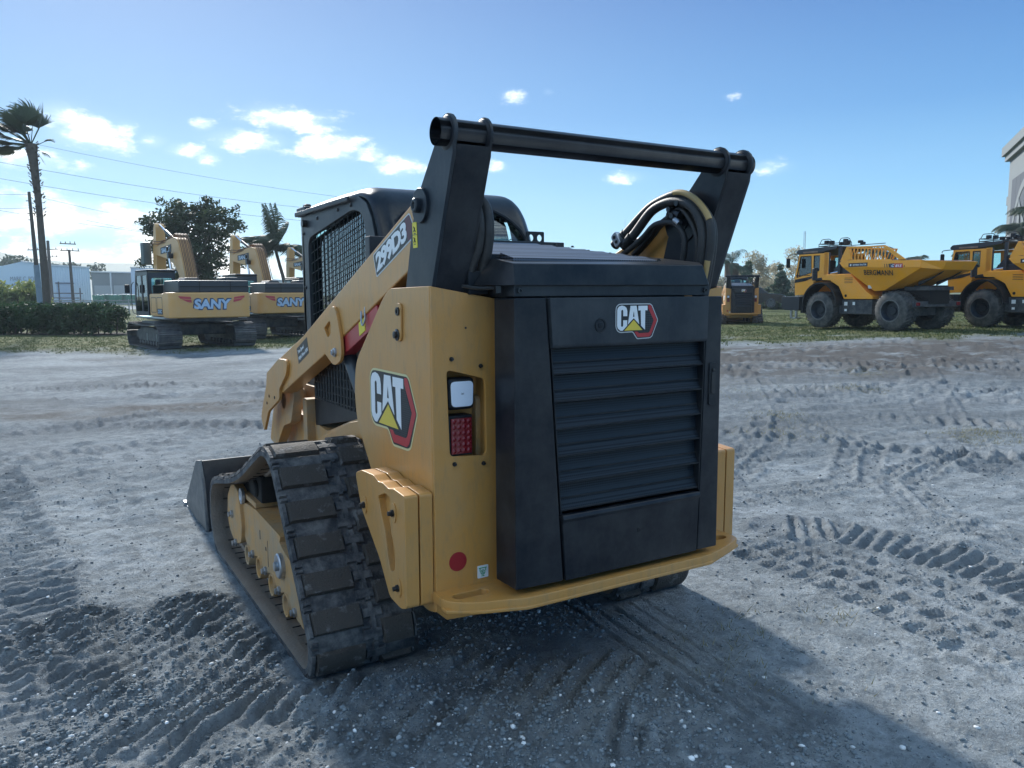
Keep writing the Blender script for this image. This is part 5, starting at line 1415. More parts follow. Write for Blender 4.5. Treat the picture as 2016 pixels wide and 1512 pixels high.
# warehouse
wh = thing('warehouse', 'long pale blue steel warehouse with a shallow gable beyond the hedge', 'warehouse', (0, 0, 0))
a = at(-170, 560, 170); b = at(88, 560, 175); c = at(178, 560, 190)
bm = new()
zt0, zt1 = 8.3, 8.6
d_ = (b - a).normalized(); 
def gable(bm, a, b, z0, ze, zp, tpk):
    a, b = Vector((a.x, a.y, 0)), Vector((b.x, b.y, 0)); d = (b - a).normalized(); n = Vector((-d.y, d.x, 0))
    if n.dot(a) < 0: n = -n
    pk_ = a.lerp(b, tpk)
    F_ = [Vector((a.x, a.y, z0)), Vector((b.x, b.y, z0)), Vector((b.x, b.y, ze[1])), Vector((pk_.x, pk_.y, zp)), Vector((a.x, a.y, ze[0]))]
    A_ = [bm.verts.new(p_) for p_ in F_]; B_ = [bm.verts.new(p_ + n * 30) for p_ in F_]
    bm.faces.new(A_); bm.faces.new(B_[::-1])
    for i in range(5): j = (i + 1) % 5; bm.faces.new((A_[i], A_[j], B_[j], B_[i]))
gable(bm, a, b, -1.5, (4.2, 8.75), 9.35, .83)
build('wall', bm, M['wall_metal'], wh, smooth=False)
bm = new(); wall_box(bm, b, c, 24, -1.5, 8.55); build('wall', bm, M['wall_metal'], wh, smooth=False)
bm = new(); ribs(bm, b, c, -1.4, 8.5, .8, .15, .08); ribs(bm, a, b, -1.4, 6.5, .8, .12, .05); build('wall_ribs_pattern', bm, M['wall_metal'], wh, smooth=False)
bm = new(); bar(bm, (b.x, b.y, 8.72), (c.x, c.y, 8.62), .5, .28); bar(bm, tuple(a.lerp(b, .83).to_2d()) + (9.5,), (b.x, b.y, 8.85), .5, .25); build('roof_edge', bm, M['roof_white'], wh, smooth=False)
e1 = at(110, 560, 176.5); e2 = at(140, 560, 181.5)
bm = new(); dd, n_ = wall_box(bm, e1 - Vector((.2, .3, 0)) , e2 - Vector((.2, .3, 0)), .3, -1.4, 4.6); bm.free()
bm = new(); nn = Vector((-(c - b).y, (c - b).x)).normalized(); nn = nn if nn.dot(Vector((b.x - CAMX, b.y - CAMY))) < 0 else -nn
def on_wall(p0, p1, f0, f1, z0, z1, off=.12):
    A_ = Vector((p0.x, p0.y)).lerp(Vector((p1.x, p1.y)), f0); B_ = Vector((p0.x, p0.y)).lerp(Vector((p1.x, p1.y)), f1)
    d = (B_ - A_).normalized(); m_ = Vector((-d.y, d.x)); m_ = m_ if m_.dot(Vector((A_.x - CAMX, A_.y - CAMY))) < 0 else -m_
    P = [A_, B_, B_ + m_ * off, A_ + m_ * off]
    return [(q_.x, q_.y, z0) for q_ in P] + [(q_.x, q_.y, z1) for q_ in P]
bm = new(); hexa(bm, on_wall(b, c, .25, .55, -1.4, 4.6, .15)); build('sliding_door', bm, mat('pale_blue_door', (.38, .52, .72), .6), wh, smooth=False)
bm = new(); hexa(bm, on_wall(b, c, .22, .60, 4.6, 4.85, .3)); build('door_track', bm, M['navy'], wh, smooth=False)
# faint painted name on the gable wall
dv = Vector((b.x - a.x, b.y - a.y, 0)).normalized(); nrm = dv.cross(Vector((0, 0, 1)))
q0 = at(20, 560, 173.3); t_ = (Vector((q0.x, q0.y, 0)) - Vector((a.x, a.y, 0))).dot(dv)
base = Vector((a.x, a.y, 0)) + dv * t_ + nrm * .12
faint = mat('faded_wall_lettering', (.22, .29, .36), .7)
text_obj('MARK C. POPE', 5.6, .9, base + Vector((0, 0, 5.2)), dv, (0, 0, 1), faint, 'wall_lettering', wh, depth=.02)
text_obj('ASSOCIATES', 5.2, .9, base + Vector((0, 0, 3.8)), dv, (0, 0, 1), faint, 'wall_lettering', wh, depth=.02)

ws = thing('workshop', 'low grey workshop with two roller doors beside the steel warehouse', 'workshop')
c2 = at(181, 560, 172); d2 = at(258, 560, 172)
bm = new(); wall_box(bm, c2, d2, 18, -1.5, 6.9); build('wall', bm, M['wall_grey'], ws, smooth=False)
bm = new(); bar(bm, (c2.x, c2.y, 7.0), (d2.x, d2.y, 6.8), .5, .25); build('roof_edge', bm, M['roof_white'], ws, smooth=False)
for f0, f1 in ((.06, .46), (.56, .94)):
    bm = new(); hexa(bm, on_wall(c2, d2, f0, f1, -1.4, 4.0, .1)); build('roller_door', bm, M['roller_door'], ws, smooth=False)
bm = new(); hexa(bm, on_wall(c2, d2, .485, .515, -1.4, 6.8, .3)); build('downpipe', bm, M['roof_white'], ws, smooth=False)
wb = thing('storage_shed', 'tall pale blue shed at the end of the grey workshop, behind the first excavator', 'shed')
c3 = at(259, 560, 168); d3 = at(300, 560, 168)
bm = new(); wall_box(bm, c3, d3, 14, -1.5, 7.6); build('wall', bm, mat('shed_blue_white', (.52, .62, .78), .6, var=.05), wb, smooth=False)
bm = new(); bar(bm, (c3.x, c3.y, 7.7), (d3.x, d3.y, 7.9), .5, .2); build('roof_edge', bm, M['roof_white'], wb, smooth=False)

# green bins in a row
b0 = None
for i in range(5):
    px = 201 + i * 16.5
    if b0 is None:
        b0 = thing('waste_container', 'green open-top waste container standing in the row before the grey workshop', 'waste container', group='green containers in a row')
        bm = new(); hexa(bm, [(-.9, -1.2, .1), (.9, -1.2, .1), (.9, 1.2, .1), (-.9, 1.2, .1), (-.95, -1.4, 1.5), (.95, -1.4, 1.5), (.95, 1.4, 1.5), (-.95, 1.4, 1.5)])
        for x in (-.6, -.2, .2, .6): box(bm, x - .04, x + .04, -1.42, -1.25, .15, 1.45)
        build('body', bm, M['bin_green'], b0, smooth=False)
        bm = new()
        for k_ in range(9): box(bm, -.8 + k_ * .18, -.66 + k_ * .18, -.8 + .4 * (k_ % 3), -.5 + .4 * (k_ % 3), 1.3, 1.52 + .08 * (k_ % 2))
        build('load', bm, M['white'], b0, bev=.03)
        o = b0
    else: o = copy_tree(b0)
    p = ground_at(px, 139 + (i % 2)); o.location = (p.x, p.y, p.z + .45); o.rotation_euler = (0, 0, R(-30 + 3 * (i % 3))); o.scale = (1, 1, 1 + .04 * (i % 2))

# utility poles
def pole(name, label, base, top, r0, r1, m_, arms=(), frame=None):
    t = thing(name, label, 'utility pole', base)
    b_ = Vector(base); bm = new(); tube(bm, [(0, 0, 0), Vector(top) - b_], lambda f: r0 + (r1 - r0) * f, 10); build('pole_shaft', bm, M[m_], t)
    ax = Vector((LH.x, LH.y, 0))
    for f, l0, l1, tilt in arms:
        c = (Vector(top) - b_) * f
        bm = new(); bar(bm, c + ax * l0 - Vector((0, 0, tilt)), c + ax * l1 + Vector((0, 0, tilt)), .14, .12); ar = build('crossarm', bm, M['wood_pole'], t, smooth=False)
        for g in (.06, .35, .65, .94):
            bm = new(); pp = c + ax * (l0 + (l1 - l0) * g); cyl(bm, pp, pp + Vector((0, 0, .3)), .05, n=6); build('insulator', bm, M['wood_pole'], ar, smooth=False)
    return t
g = ground_at(80, 62); tp = at(57, 378, 62)
t = pole('utility_pole', 'tall slim pole with pale lower half standing left of the palm trunk', (g.x, g.y, g.z), tp, .20, .11, 'wood_pole')
bm = new(); q1 = Vector((0, 0, 0)); q2 = (tp - Vector((g.x, g.y, g.z))) * .42; tube(bm, [q1, q2], lambda f: .225 - .02 * f, 12); build('pale_sleeve', bm, M['pole_pale'], t)
for f in (.78, .83, .93):
    bm = new(); c = (tp - Vector((g.x, g.y, g.z))) * f; bar(bm, c - Vector((LH.x, LH.y, 0)) * .3, c + Vector((LH.x, LH.y, 0)) * (.1 if f != .83 else .35), .06); build('insulator_bracket', bm, M['wood_pole'], t, smooth=False)
g = ground_at(103, 118); tp = at(94, 474, 118)
pole('utility_pole', 'dark wooden pole with two wide crossarms just right of the palm trunk', (g.x, g.y, g.z), tp, .28, .2, 'wood_pole', ((.87, -3.2, 1.4, .05), (.76, -.9, 1.3, 0)))
g = ground_at(145, 100); tp = at(136, 492, 100)
pole('utility_pole', 'short wooden pole with a double ladder crossarm in front of the warehouse', (g.x, g.y, g.z), tp, .20, .15, 'wood_pole', ((.985, -1.1, 1.3, -.05), (1.10, -1.1, .9, -.05)))
# wires
for (pts, D0, D1, sag) in (([(-160, 232), (670, 388)], 75, 95, 1.2), ([(-160, 288), (660, 415)], 60, 80, 1.0), ([(-160, 322), (660, 440)], 60, 80, 1.0), ([(-160, 362), (58, 383), (420, 455)], 62, 80, .5), ([(-160, 385), (400, 470)], 62, 80, .6), ([(-160, 398), (60, 409), (420, 476)], 62, 80, .5)):
    bm = new()
    P = []
    n = len(pts)
    for i in range(n - 1):
        A_ = at(*pts[i], D0 + (D1 - D0) * i / (n - 1)); B_ = at(*pts[i + 1], D0 + (D1 - D0) * (i + 1) / (n - 1))
        for k in range(12): f = k / 12; P.append(A_.lerp(B_, f) - Vector((0, 0, sag * 4 * f * (1 - f) * .5)))
    P.append(B_)
    tube(bm, P, .015, 5); o = build('power_line', bm, M['wire']); tag(o, 'thin overhead power line crossing the sky above the excavators', 'power line', 'overhead power lines')
# chain link fence far left
fn = thing('chain_link_fence', 'grey chain-link fence with thin posts beyond the hedge', 'fence')
pa, pb = ground_at(-120, 78), ground_at(300, 70)
bm = new(); bar(bm, pa + Vector((0, 0, 1.35)), pb + Vector((0, 0, 1.35)), .06); build('top_rail', bm, M['galv'], fn, smooth=False)
for i in range(11):
    q_ = pa.lerp(pb, i / 10); bm = new(); cyl(bm, q_, q_ + Vector((0, 0, 1.45)), .05, n=8); build('post', bm, M['galv'], fn)
bm = new()
for i in range(260):
    q_ = pa.lerp(pb, i / 260.); q2 = pa.lerp(pb, min(1, (i + 6) / 260.)); bar(bm, q_, q2 + Vector((0, 0, 1.33)), .008); bar(bm, q_ + Vector((0, 0, 1.33)), q2, .008)
build('mesh', bm, M['galv'], fn, smooth=False)
# lattice masts
def mast(label, px, ytop, D, w_, name='lattice_tower'):
    g_ = ground_at(px, D); tp_ = at(px, ytop, D); H = tp_.z - g_.z
    t = thing(name, label, 'radio mast', (g_.x, g_.y, g_.z))
    bm = new(); V3 = [Vector((w_ * math.cos(a), w_ * math.sin(a), 0)) for a in (.3, 2.4, 4.5)]
    for v in V3: bar(bm, v, v + Vector((0, 0, H)), w_ * .14)
    n = int(H / (w_ * 1.6))
    for i in range(n):
        z = i * H / n; z2 = (i + 1) * H / n
        for k in range(3): bar(bm, V3[k] + Vector((0, 0, z)), V3[(k + 1) % 3] + Vector((0, 0, z2)), w_ * .09); bar(bm, V3[k] + Vector((0, 0, z2)), V3[(k + 1) % 3] + Vector((0, 0, z2)), w_ * .09)
    build('lattice', bm, M['galv'], t, smooth=False)
    return t
mast('tall grey lattice mast rising behind the dumper cab', 1580, 457, 230, .34)
mast('very thin distant mast seen just above the loader hood', 1229, 434, 300, .14)
# white lorry behind the second excavator
lr = thing('white_lorry', 'white lorry cab showing between the excavator booms', 'lorry')
bm = new(); prism(bm, rpoly([(-1.2, .4), (1.2, .4), (1.2, 2.2), (.6, 3.1), (-1.2, 3.2)], .15), 'x', -1.2, 1.2); build('cab_body', bm, M['white'], lr, bev=.1)
bm = new(); hexa(bm, [(-1.0, .75, 2.95), (1.0, .75, 2.95), (1.0, 1.22, 2.2), (-1.0, 1.22, 2.2), (-1.0, .79, 2.97), (1.0, .79, 2.97), (1.0, 1.26, 2.22), (-1.0, 1.26, 2.22)]); build('windscreen', bm, M['exc_dark'], lr)
for x in (-1.15, .9):
    bm = new(); lathe(bm, (x, .2, .5), (1, 0, 0), [(.1, 0), (.5, 0), (.5, .25), (.1, .25)], 20); build('wheel', bm, M['rubber'], lr)
p = ground_at(549, 62); lr.location = (p.x, p.y, p.z - .25); lr.rotation_euler = (0, 0, R(-75))

# building with an emblem at the right edge
bl = thing('office_building', 'tall grey building with a cornice and a big pale emblem, cut by the frame edge', 'building')
def LD(u, v, z=0): return Vector((CAMX + LH.x * u + FH.x * v, CAMY + LH.y * u + FH.y * v, z))
A0 = LD(46.3, 75); dW = (LD(42.8, 67) - A0); dW.z = 0; dW.normalize(); nW = Vector((-dW.y, dW.x, 0))
if nW.dot(Vector((CAMX, CAMY, 0)) - A0) < 0: nW = -nW
ZB_, ZT_ = -1.0, 13.6
def wpt(s_, z, o_=0): return A0 + dW * s_ + nW * o_ + Vector((0, 0, z))
def wslab(bm, s0, s1, z0, z1, o0, o1):
    hexa(bm, [wpt(s0, z0, o0), wpt(s1, z0, o0), wpt(s1, z0, o1), wpt(s0, z0, o1), wpt(s0, z1, o0), wpt(s1, z1, o0), wpt(s1, z1, o1), wpt(s0, z1, o1)])
bm = new(); wslab(bm, 0, 26, ZB_, ZT_, -14, 0); build('wall', bm, M['wall_grey'], bl, smooth=False)
bm = new(); wslab(bm, 2.2, 22.8, ZB_, 11.6, .002, .06); build('dark_panel', bm, M['panel_grey'], bl, smooth=False)
bm = new()
for s_ in range(1, 10): wslab(bm, 2.2 + s_ * 2.1, 2.26 + s_ * 2.1, ZB_, 11.6, .061, .066)
build('panel_joint', bm, M['letter_dark'], bl, smooth=False)
bm = new(); wslab(bm, -.6, 26.6, 13.6, 14.1, -14.6, .35); wslab(bm, -.9, 26.9, 14.1, 14.9, -14.9, .6); build('cornice', bm, M['wall_grey'], bl, smooth=False)
bm = new(); wslab(bm, -2.2, -.01, ZB_, 9.8, -13, -1.0); build('side_wing', bm, M['wall_grey'], bl, smooth=False)
bm = new(); wslab(bm, -2.9, -.01, 9.8, 10.6, -14, -.3); build('wing_cornice', bm, M['wall_grey'], bl, smooth=False)
bm = new()   # ring and wedge emblem
cs, cz, rr = 9.6, 4.2, 6.9
ring = [(cs + rr * math.cos(a), cz + rr * math.sin(a)) for a in [i / 48 * 2 * math.pi for i in range(48)]]
ring2 = [(cs + (rr - .7) * math.cos(a), cz + (rr - .7) * math.sin(a)) for a in [i / 48 * 2 * math.pi for i in range(48)]]
plate_on(bm, ring, A0 + nW * .07, dW, (0, 0, 1), 0, .03, [ring2]) if nW.dot(dW.cross(Vector((0, 0, 1)))) > 0 else plate_on(bm, ring, A0 + nW * .10, dW, (0, 0, 1), 0, .03, [ring2])
for P_ in ([(6.4, 9.4), (7.4, 8.6), (7.0, -1.0), (5.6, -1.0)], [(6.4, 9.6), (7.4, 8.9), (16.5, 2.0), (16.5, -.6)]):
    plate_on(bm, P_, A0 + nW * .11, dW, (0, 0, 1), 0, .03)
build('emblem', bm, M['wall_grey'], bl, smooth=False)
# ================================================================== vegetation
nr = np.random.default_rng(11)
M['leaf_oak'] = leaf_mat('oak_leaves', (.030, .052, .022), (.062, .085, .038), .8, .25)
M['leaf_hedge'] = leaf_mat('hedge_leaves', (.020, .050, .018), (.045, .095, .030), 1.2, .2)
M['leaf_palm'] = leaf_mat('palm_fronds', (.030, .055, .030), (.055, .085, .045), .5, .2)
M['leaf_tan'] = leaf_mat('bare_scrub', (.42, .38, .28), (.58, .54, .42), .3, .45)
M['leaf_conifer'] = leaf_mat('dark_conifer', (.045, .085, .055), (.09, .14, .08), .5, .3)
M['leaf_light'] = leaf_mat('yellow_green_bush_leaves', (.20, .24, .07), (.36, .38, .14), .5, .4)  # yellow-green foliage colour of the bushes
M['bark'] = mat('palm_bark', (.10, .085, .07), .9, var=.35, vscale=6, bump=.6, bscale=20)
M['bark_brown'] = mat('stub_palm_bark', (.13, .095, .08), .95, var=.4, vscale=5, bump=.8, bscale=12)
M['grass'] = leaf_mat('short_grass', (.055, .085, .028), (.12, .13, .055), .4, .3)
M['hill'] = mat('landfill_hill', (.26, .29, .25), .95, var=.25, vscale=.02)

def leaves(centers, rad, per, size, squash=.7, seed=0, aspect=1.9):
    g = np.random.default_rng(seed); C_ = np.repeat(np.asarray(centers, float), per, axis=0); n = len(C_)
    off = g.normal(size=(n, 3)); off /= np.linalg.norm(off, axis=1)[:, None]; off *= (g.random((n, 1)) ** .6) * rad; off[:, 2] *= squash
    c = C_ + off
    u = g.normal(size=(n, 3)); u /= np.linalg.norm(u, axis=1)[:, None]
    w = np.cross(u, g.normal(size=(n, 3))); w /= np.linalg.norm(w, axis=1)[:, None]
    s_ = size * g.uniform(.6, 1.35, (n, 1)); u = u * s_ * aspect * .5; w = w * s_ * .5
    V = np.stack([c - u, c + w * .9, c + u, c - w * .9], 1).reshape(-1, 3)
    F = np.arange(n * 4).reshape(-1, 4)
    return V, F
def np_mesh(name, V, F, m_, parent=None, smooth=False):
    me = bpy.data.meshes.new(name); k = F.shape[1]
    me.vertices.add(len(V)); me.vertices.foreach_set('co', np.asarray(V, np.float32).ravel())
    me.loops.add(F.size); me.loops.foreach_set('vertex_index', np.asarray(F, np.int32).ravel())
    me.polygons.add(len(F)); me.polygons.foreach_set('loop_start', np.arange(0, F.size, k, dtype=np.int32)); me.polygons.foreach_set('loop_total', np.full(len(F), k, np.int32))
    me.update(calc_edges=True); me.materials.append(m_)
    if smooth: me.shade_smooth()
    o = bpy.data.objects.new(name, me); COL.objects.link(o)
    if parent: o.parent = parent
    return o
def blob_tree(name, label, base, blobs, n_cl, per, size, rad, m_, trunk_r=.18, seed=1, group=None, cat='tree', shell=.45, squash=.7, limbs=10, tmat='bark'):
    """blobs: ellipsoids (x,y,z,rx,ry,rz) relative to the base"""
    t = thing(name, label, cat, tuple(base), 0, group); g = np.random.default_rng(seed)
    B = np.asarray(blobs, float); vol = B[:, 3] * B[:, 4] * B[:, 5]; pick = g.choice(len(B), n_cl, p=vol / vol.sum())
    d = g.normal(size=(n_cl, 3)); d /= np.linalg.norm(d, axis=1)[:, None]; r = g.uniform(shell, 1.0, (n_cl, 1)) ** .7
    cen = B[pick, :3] + d * r * B[pick, 3:]
    V, F = leaves(cen, rad, per, size, squash, seed)
    np_mesh('crown', V, F, M[m_], t)
    bm = new(); zt = B[:, 2].mean()
    top = Vector((B[:, 0].mean(), B[:, 1].mean(), zt))
    tube(bm, [(0, 0, -.1), (top.x * .3, top.y * .3, zt * .45), top], lambda f: trunk_r * (1 - .6 * f), 8, 3)
    for c in cen[g.choice(n_cl, min(limbs, n_cl), replace=False)]:
        s_ = Vector((top.x * .4, top.y * .4, zt * .55)); e = Vector(c); mid = s_.lerp(e, .5) + Vector((0, 0, .15 * zt * .3)); tube(bm, [s_, mid, e], lambda f: trunk_r * .35 * (1 - .8 * f), 5, 2)
    build('trunk', bm, M[tmat], t)
    return t
UX = Vector((LH.x, LH.y, 0)); UY = Vector((FH.x, FH.y, 0))
def rel(base, px, py, D, rx, rz, ry=None):
    p_ = at(px, py, D) - Vector(base); return (p_.x, p_.y, p_.z, rx, ry or rx, rz)

b_ = ground_at(378, 48)
blobs = [rel(b_, 372, 440, 48, 1.7, 1.4), rel(b_, 320, 455, 48, 1.3, 1.2), rel(b_, 425, 450, 48, 1.5, 1.2), rel(b_, 350, 500, 47, 1.6, 1.3), rel(b_, 405, 510, 48, 1.5, 1.4), rel(b_, 395, 415, 49, 1.1, .9), rel(b_, 342, 412, 48, .9, .8), rel(b_, 295, 440, 48, .7, .7), rel(b_, 452, 428, 48, .8, .7), rel(b_, 285, 520, 48, .6, .9), rel(b_, 470, 510, 48, .7, .8), rel(b_, 378, 560, 48, 1.9, 1.0)]
blob_tree('oak_tree', 'round dark broadleaf tree standing behind the first two excavators', b_, blobs, 300, 46, .125, .50, 'leaf_oak', .2, 3, limbs=40, shell=.15)

def fan(bm_V, bm_F, base, d, up, L_, n, R_, spread, wind, g, blade=.05):
    """petiole from base along d, then n blades spread in a fan and bent by the wind"""
    d = Vector(d).normalized(); tip = Vector(base) + d * L_
    side = d.cross(Vector(up)).normalized(); up2 = side.cross(d).normalized()
    def quad(a, b, w_):
        k = len(bm_V); s_ = (b - a).cross(side + up2 * .3).normalized() * w_
        bm_V.extend([a - s_, a + s_, b + s_ * .55, b - s_ * .55]); bm_F.append((k, k + 1, k + 2, k + 3))
    quad(Vector(base), tip, .035)
    for i in range(n):
        a = (i / (n - 1) - .5) * spread
        dd = (d * math.cos(a) + side * math.sin(a) + up2 * .12).normalized()
        p = tip.copy(); L2 = R_ * (1 - .25 * abs(i / (n - 1) - .5) * 2) * g.uniform(.85, 1.1)
        for k in range(5):
            dd = (dd + Vector(wind) * (.05 + .10 * k) + Vector((0, 0, -1)) * .045 * k).normalized()
            q_ = p + dd * L2 / 5; w_ = blade * (1, 1, .85, .6, .3)[k]
            j = len(bm_V); s_ = dd.cross(up2).normalized() * w_
            bm_V.extend([p - s_, p + s_, q_ + s_ * .8, q_ - s_ * .8]); bm_F.append((j, j + 1, j + 2, j + 3)); p = q_
# wind-blown fan palm, far left
g = random.Random(5)
b_ = ground_at(93, 43)
pt = thing('fan_palm', 'tall fan palm with fronds blown sideways above the hedge', 'palm tree', tuple(b_))
path = [Vector((0, 0, 0))] + [at(x, y, 43) - b_ for x, y in ((88, 540), (82, 470), (76, 400), (70, 350), (64, 305), (61, 285))]
bm = new(); tube(bm, path, lambda f: .20 - .08 * min(f, .5) + .30 * max(0, f - .5) ** 1.2, 14, 6)
sp = smooth_path(path, 6)
for i, p_ in enumerate(sp):
    f = i / len(sp)
    if f > .42:
        for k in range(7):
            a = g.uniform(0, 6.28); r0 = .24; c = p_ + Vector((math.cos(a) * r0, math.sin(a) * r0, g.uniform(-.1, .1)))
            e = c + Vector((math.cos(a) * g.uniform(.05, .14), math.sin(a) * g.uniform(.05, .14), g.uniform(.02, .16))); bar(bm, c, e, .06, .03)
build('trunk_mesh', bm, M['bark'], pt)
V, F = [], []; top = path[-1]
wind = -UX * .55 + UY * .1
dirs = [(-.95, .2, .35), (-.8, -.2, .62), (-.6, .3, .9), (-.35, -.2, 1.0), (-.1, .2, 1.0), (.25, -.1, .95), (.45, .2, .8), (-1, -.1, .1), (-.9, .3, -.1), (-.85, -.3, -.35), (-.55, .4, .6), (-.2, -.5, .8), (.15, .5, .7), (-.7, -.6, .3), (-.6, .6, .1), (.30, .0, 1.1), (-.45, 0, 1.2), (-.95, .1, .75), (-.75, .0, -.15)]
for a, b, c in dirs + [(a_ * .8 - .25, -b__ - .1, c_ * .85 + .05) for a_, b__, c_ in dirs[:14]]: fan(V, F, top, UX * (a - .12) + UY * b + Vector((0, 0, c)), (0, 0, 1), g.uniform(.8, 1.35), 30, g.uniform(1.15, 1.55), 2.3, wind * (1.7 if a < .2 else .9), g, .05)
for a, b, c, LL in ((.75, .1, .35, .75), (.9, -.1, -.35, .55), (.55, .3, -.8, .5)): fan(V, F, top - Vector((0, 0, .15)), UX * a + UY * b + Vector((0, 0, c)), (0, 0, 1), LL, 16, .7, 1.2, -UX * .1 - Vector((0, 0, .5)), g, .04)
fast_mesh('fronds', V, F, M['leaf_palm'], pt)

def feather(V, F, base, d, L_, droop, leaf, g, wind=Vector((0, 0, 0)), n=34, w_=.022):
    d = Vector(d).normalized(); p = Vector(base); P = [p.copy()]
    K = 10
    for k in range(K):
        d = (d + Vector((0, 0, -droop * (k + 1) / K)) + wind * .12 * (k + 1) / K).normalized(); p = p + d * L_ / K; P.append(p.copy())
    for a, b in zip(P, P[1:]):
        s_ = (b - a).cross(Vector((0, 0, 1))); s_ = s_.normalized() * .02 if s_.length > 1e-5 else Vector((.02, 0, 0)); j = len(V); V.extend([a - s_, a + s_, b + s_, b - s_]); F.append((j, j + 1, j + 2, j + 3))
    for i in range(n):
        f = .12 + .88 * i / n; k = min(K - 1, int(f * K)); c = P[k].lerp(P[k + 1], f * K - k); dd = (P[k + 1] - P[k]).normalized()
        sd_ = dd.cross(Vector((0, 0, 1))).normalized()
        for s_ in (-1, 1):
            ld = (sd_ * s_ * .8 + dd * .5 + Vector((0, 0, -.25 - .25 * g.random())) + wind * .6).normalized(); ll = leaf * math.sin(math.pi * (.15 + .8 * f)) * g.uniform(.8, 1.15)
            m1 = c + ld * ll * .55; m2 = c + (ld + Vector((0, 0, -.35)) + wind * .3).normalized() * ll; wv = dd * w_
            j = len(V); V.extend([c - wv, c + wv, m1 + wv, m1 - wv, m2]); F.append((j, j + 1, j + 2, j + 3)); F.append((j + 3, j + 2, j + 4))
def feather_palm(name, label, base, trunk, L_, n, leaf, seed, wind=Vector((0, 0, 0)), r=.16, droop=.32, group=None, tm='bark', upb=(-.35, 1.0), w_=.022, taper=.3):
    g = random.Random(seed); t = thing(name, label, 'palm tree', tuple(base), 0, group)
    bm = new(); tube(bm, trunk, lambda f: r * (1 - taper * f), 10, 5); build('trunk', bm, M[tm], t)
    V, F = [], []
    for i in range(n):
        a = i * 2.39996 + g.uniform(-.2, .2); e = upb[0] + (upb[1] - upb[0]) * ((i * .618) % 1)
        feather(V, F, trunk[-1], (math.cos(a), math.sin(a), e), L_ * g.uniform(.8, 1.1), droop, leaf, g, wind, w_=w_)
    me = bpy.data.meshes.new('fronds'); me.from_pydata([tuple(v) for v in V], [], F); me.materials.append(M['leaf_palm']); o = bpy.data.objects.new('fronds', me); COL.objects.link(o); o.parent = t
    return t
b_ = ground_at(563, 58)
tr = [Vector((0, 0, 0))] + [at(x, y, 58) - b_ for x, y in ((560, 560), (550, 520), (542, 490))]
pq = feather_palm('queen_palm', 'feathery palm bent by wind between the excavator booms', b_, tr, 3.0, 22, .9, 4, -UX * 1.6 + Vector((0, 0, -.02)), .15, .20, upb=(.2, 1.4), w_=.04)
V, F = [], []; g = random.Random(9)
for k in range(6): feather(V, F, tr[-1], (UX * (-.05 + .05 * k) + Vector((0, 0, 1)) + UY * g.uniform(-.3, .3)), 3.4, .04, .8, g, -UX * .6, w_=.03)
for k in range(16): feather(V, F, tr[-1] - Vector((0, 0, .1)), (-UX * g.uniform(.5, 1) + Vector((0, 0, g.uniform(-.1, .9))) + UY * g.uniform(-.7, .7)), g.uniform(2.0, 3.0), .22, .9, g, -UX * .4, w_=.035)
me = bpy.data.meshes.new('fronds'); me.from_pydata([tuple(v) for v in V], [], F); me.materials.append(M['leaf_palm']); o = bpy.data.objects.new('upright_fronds', me); COL.objects.link(o); o.parent = pq
# squat palm behind the far loader
b_ = ground_at(1438, 62)
feather_palm('date_palm', 'squat palm with a thick brown stub trunk behind the far loader', b_, [Vector((0, 0, 0)), Vector((0, 0, 1.5)), at(1441, 520, 62) - b_], 2.7, 30, .55, 12, UX * .15, .62, .30, tm='bark_brown', upb=(-.5, 1.4), taper=.1, w_=.013)
labels = ['palm crown showing behind the roof rack of the nearer dumper', 'palm crown showing above the slatted guard of the nearer dumper', 'lone leafy palm crown above the pouring lip of the nearer skip', 'palm crown just above the cab roof of the second dumper']
for i, (px, py, D) in enumerate(((1678, 486, 82), (1738, 483, 78), (1812, 500, 85), (1905, 488, 90))):
    b_ = ground_at(px + 3, D); feather_palm('palm_tree', labels[i], b_, [Vector((0, 0, 0)), at(px, py + 40, D) - b_, at(px, py + 12, D) - b_], 1.9, 26, .75, 20 + i, UX * (-.25 if i == 2 else .1), .16, .30, 'palms behind the dumpers', w_=.022)
for i, (px, py, D, lb) in enumerate(((2010, 440, 58, 'palm fronds in front of the emblem building, at the frame edge'), (2042, 405, 56, 'taller palm at the corner of the emblem building'))):
    b_ = ground_at(px, D); feather_palm('palm_tree', lb, b_, [Vector((0, 0, 0)), at(px, py + 30, D) - b_, at(px, py + 10, D) - b_], 2.0, 44, .7, 30 + i, Vector((0, 0, 0)), .18, .3, w_=.013)

# scrub and conifers behind the far loader and pickup
def scrub(px, ytop, D, w_, m_, lb, seed, nm='scrub_tree', grp='bare scrub trees behind the pickup', n=95, size=.15, cone=False):
    b_ = ground_at(px, D); H = at(px, ytop, D).z - b_.z; g = np.random.default_rng(seed)
    if cone: bl = [(0, 0, H * f, w_ * (1 - f) * .95 + .12, w_ * (1 - f) * .95 + .12, H * .10) for f in (.08, .2, .32, .45, .58, .7, .82, .92)]
    else: bl = [(g.uniform(-.5, .5) * w_, g.uniform(-.3, .3) * w_, H * f, w_ * (.9 - .35 * f), w_ * (.9 - .35 * f), H * .2) for f in (.18, .38, .58, .76, .88)]
    blob_tree(nm, lb, b_, bl, n, 60 if cone else 38, size, .62 if not cone else .3, m_, .12, seed, grp, limbs=14, shell=.3)
sc_l = ['pale leafless scrub tree directly above the far loader tube', 'pale scrub tree rising between the two dark conifers', 'tan scrub tree behind the pickup bonnet', 'tallest tan scrub tree, beside the dumper cab mirror', 'pale scrub tree close to the dumper cab front', 'low tan scrub tree just left of the squat palm']
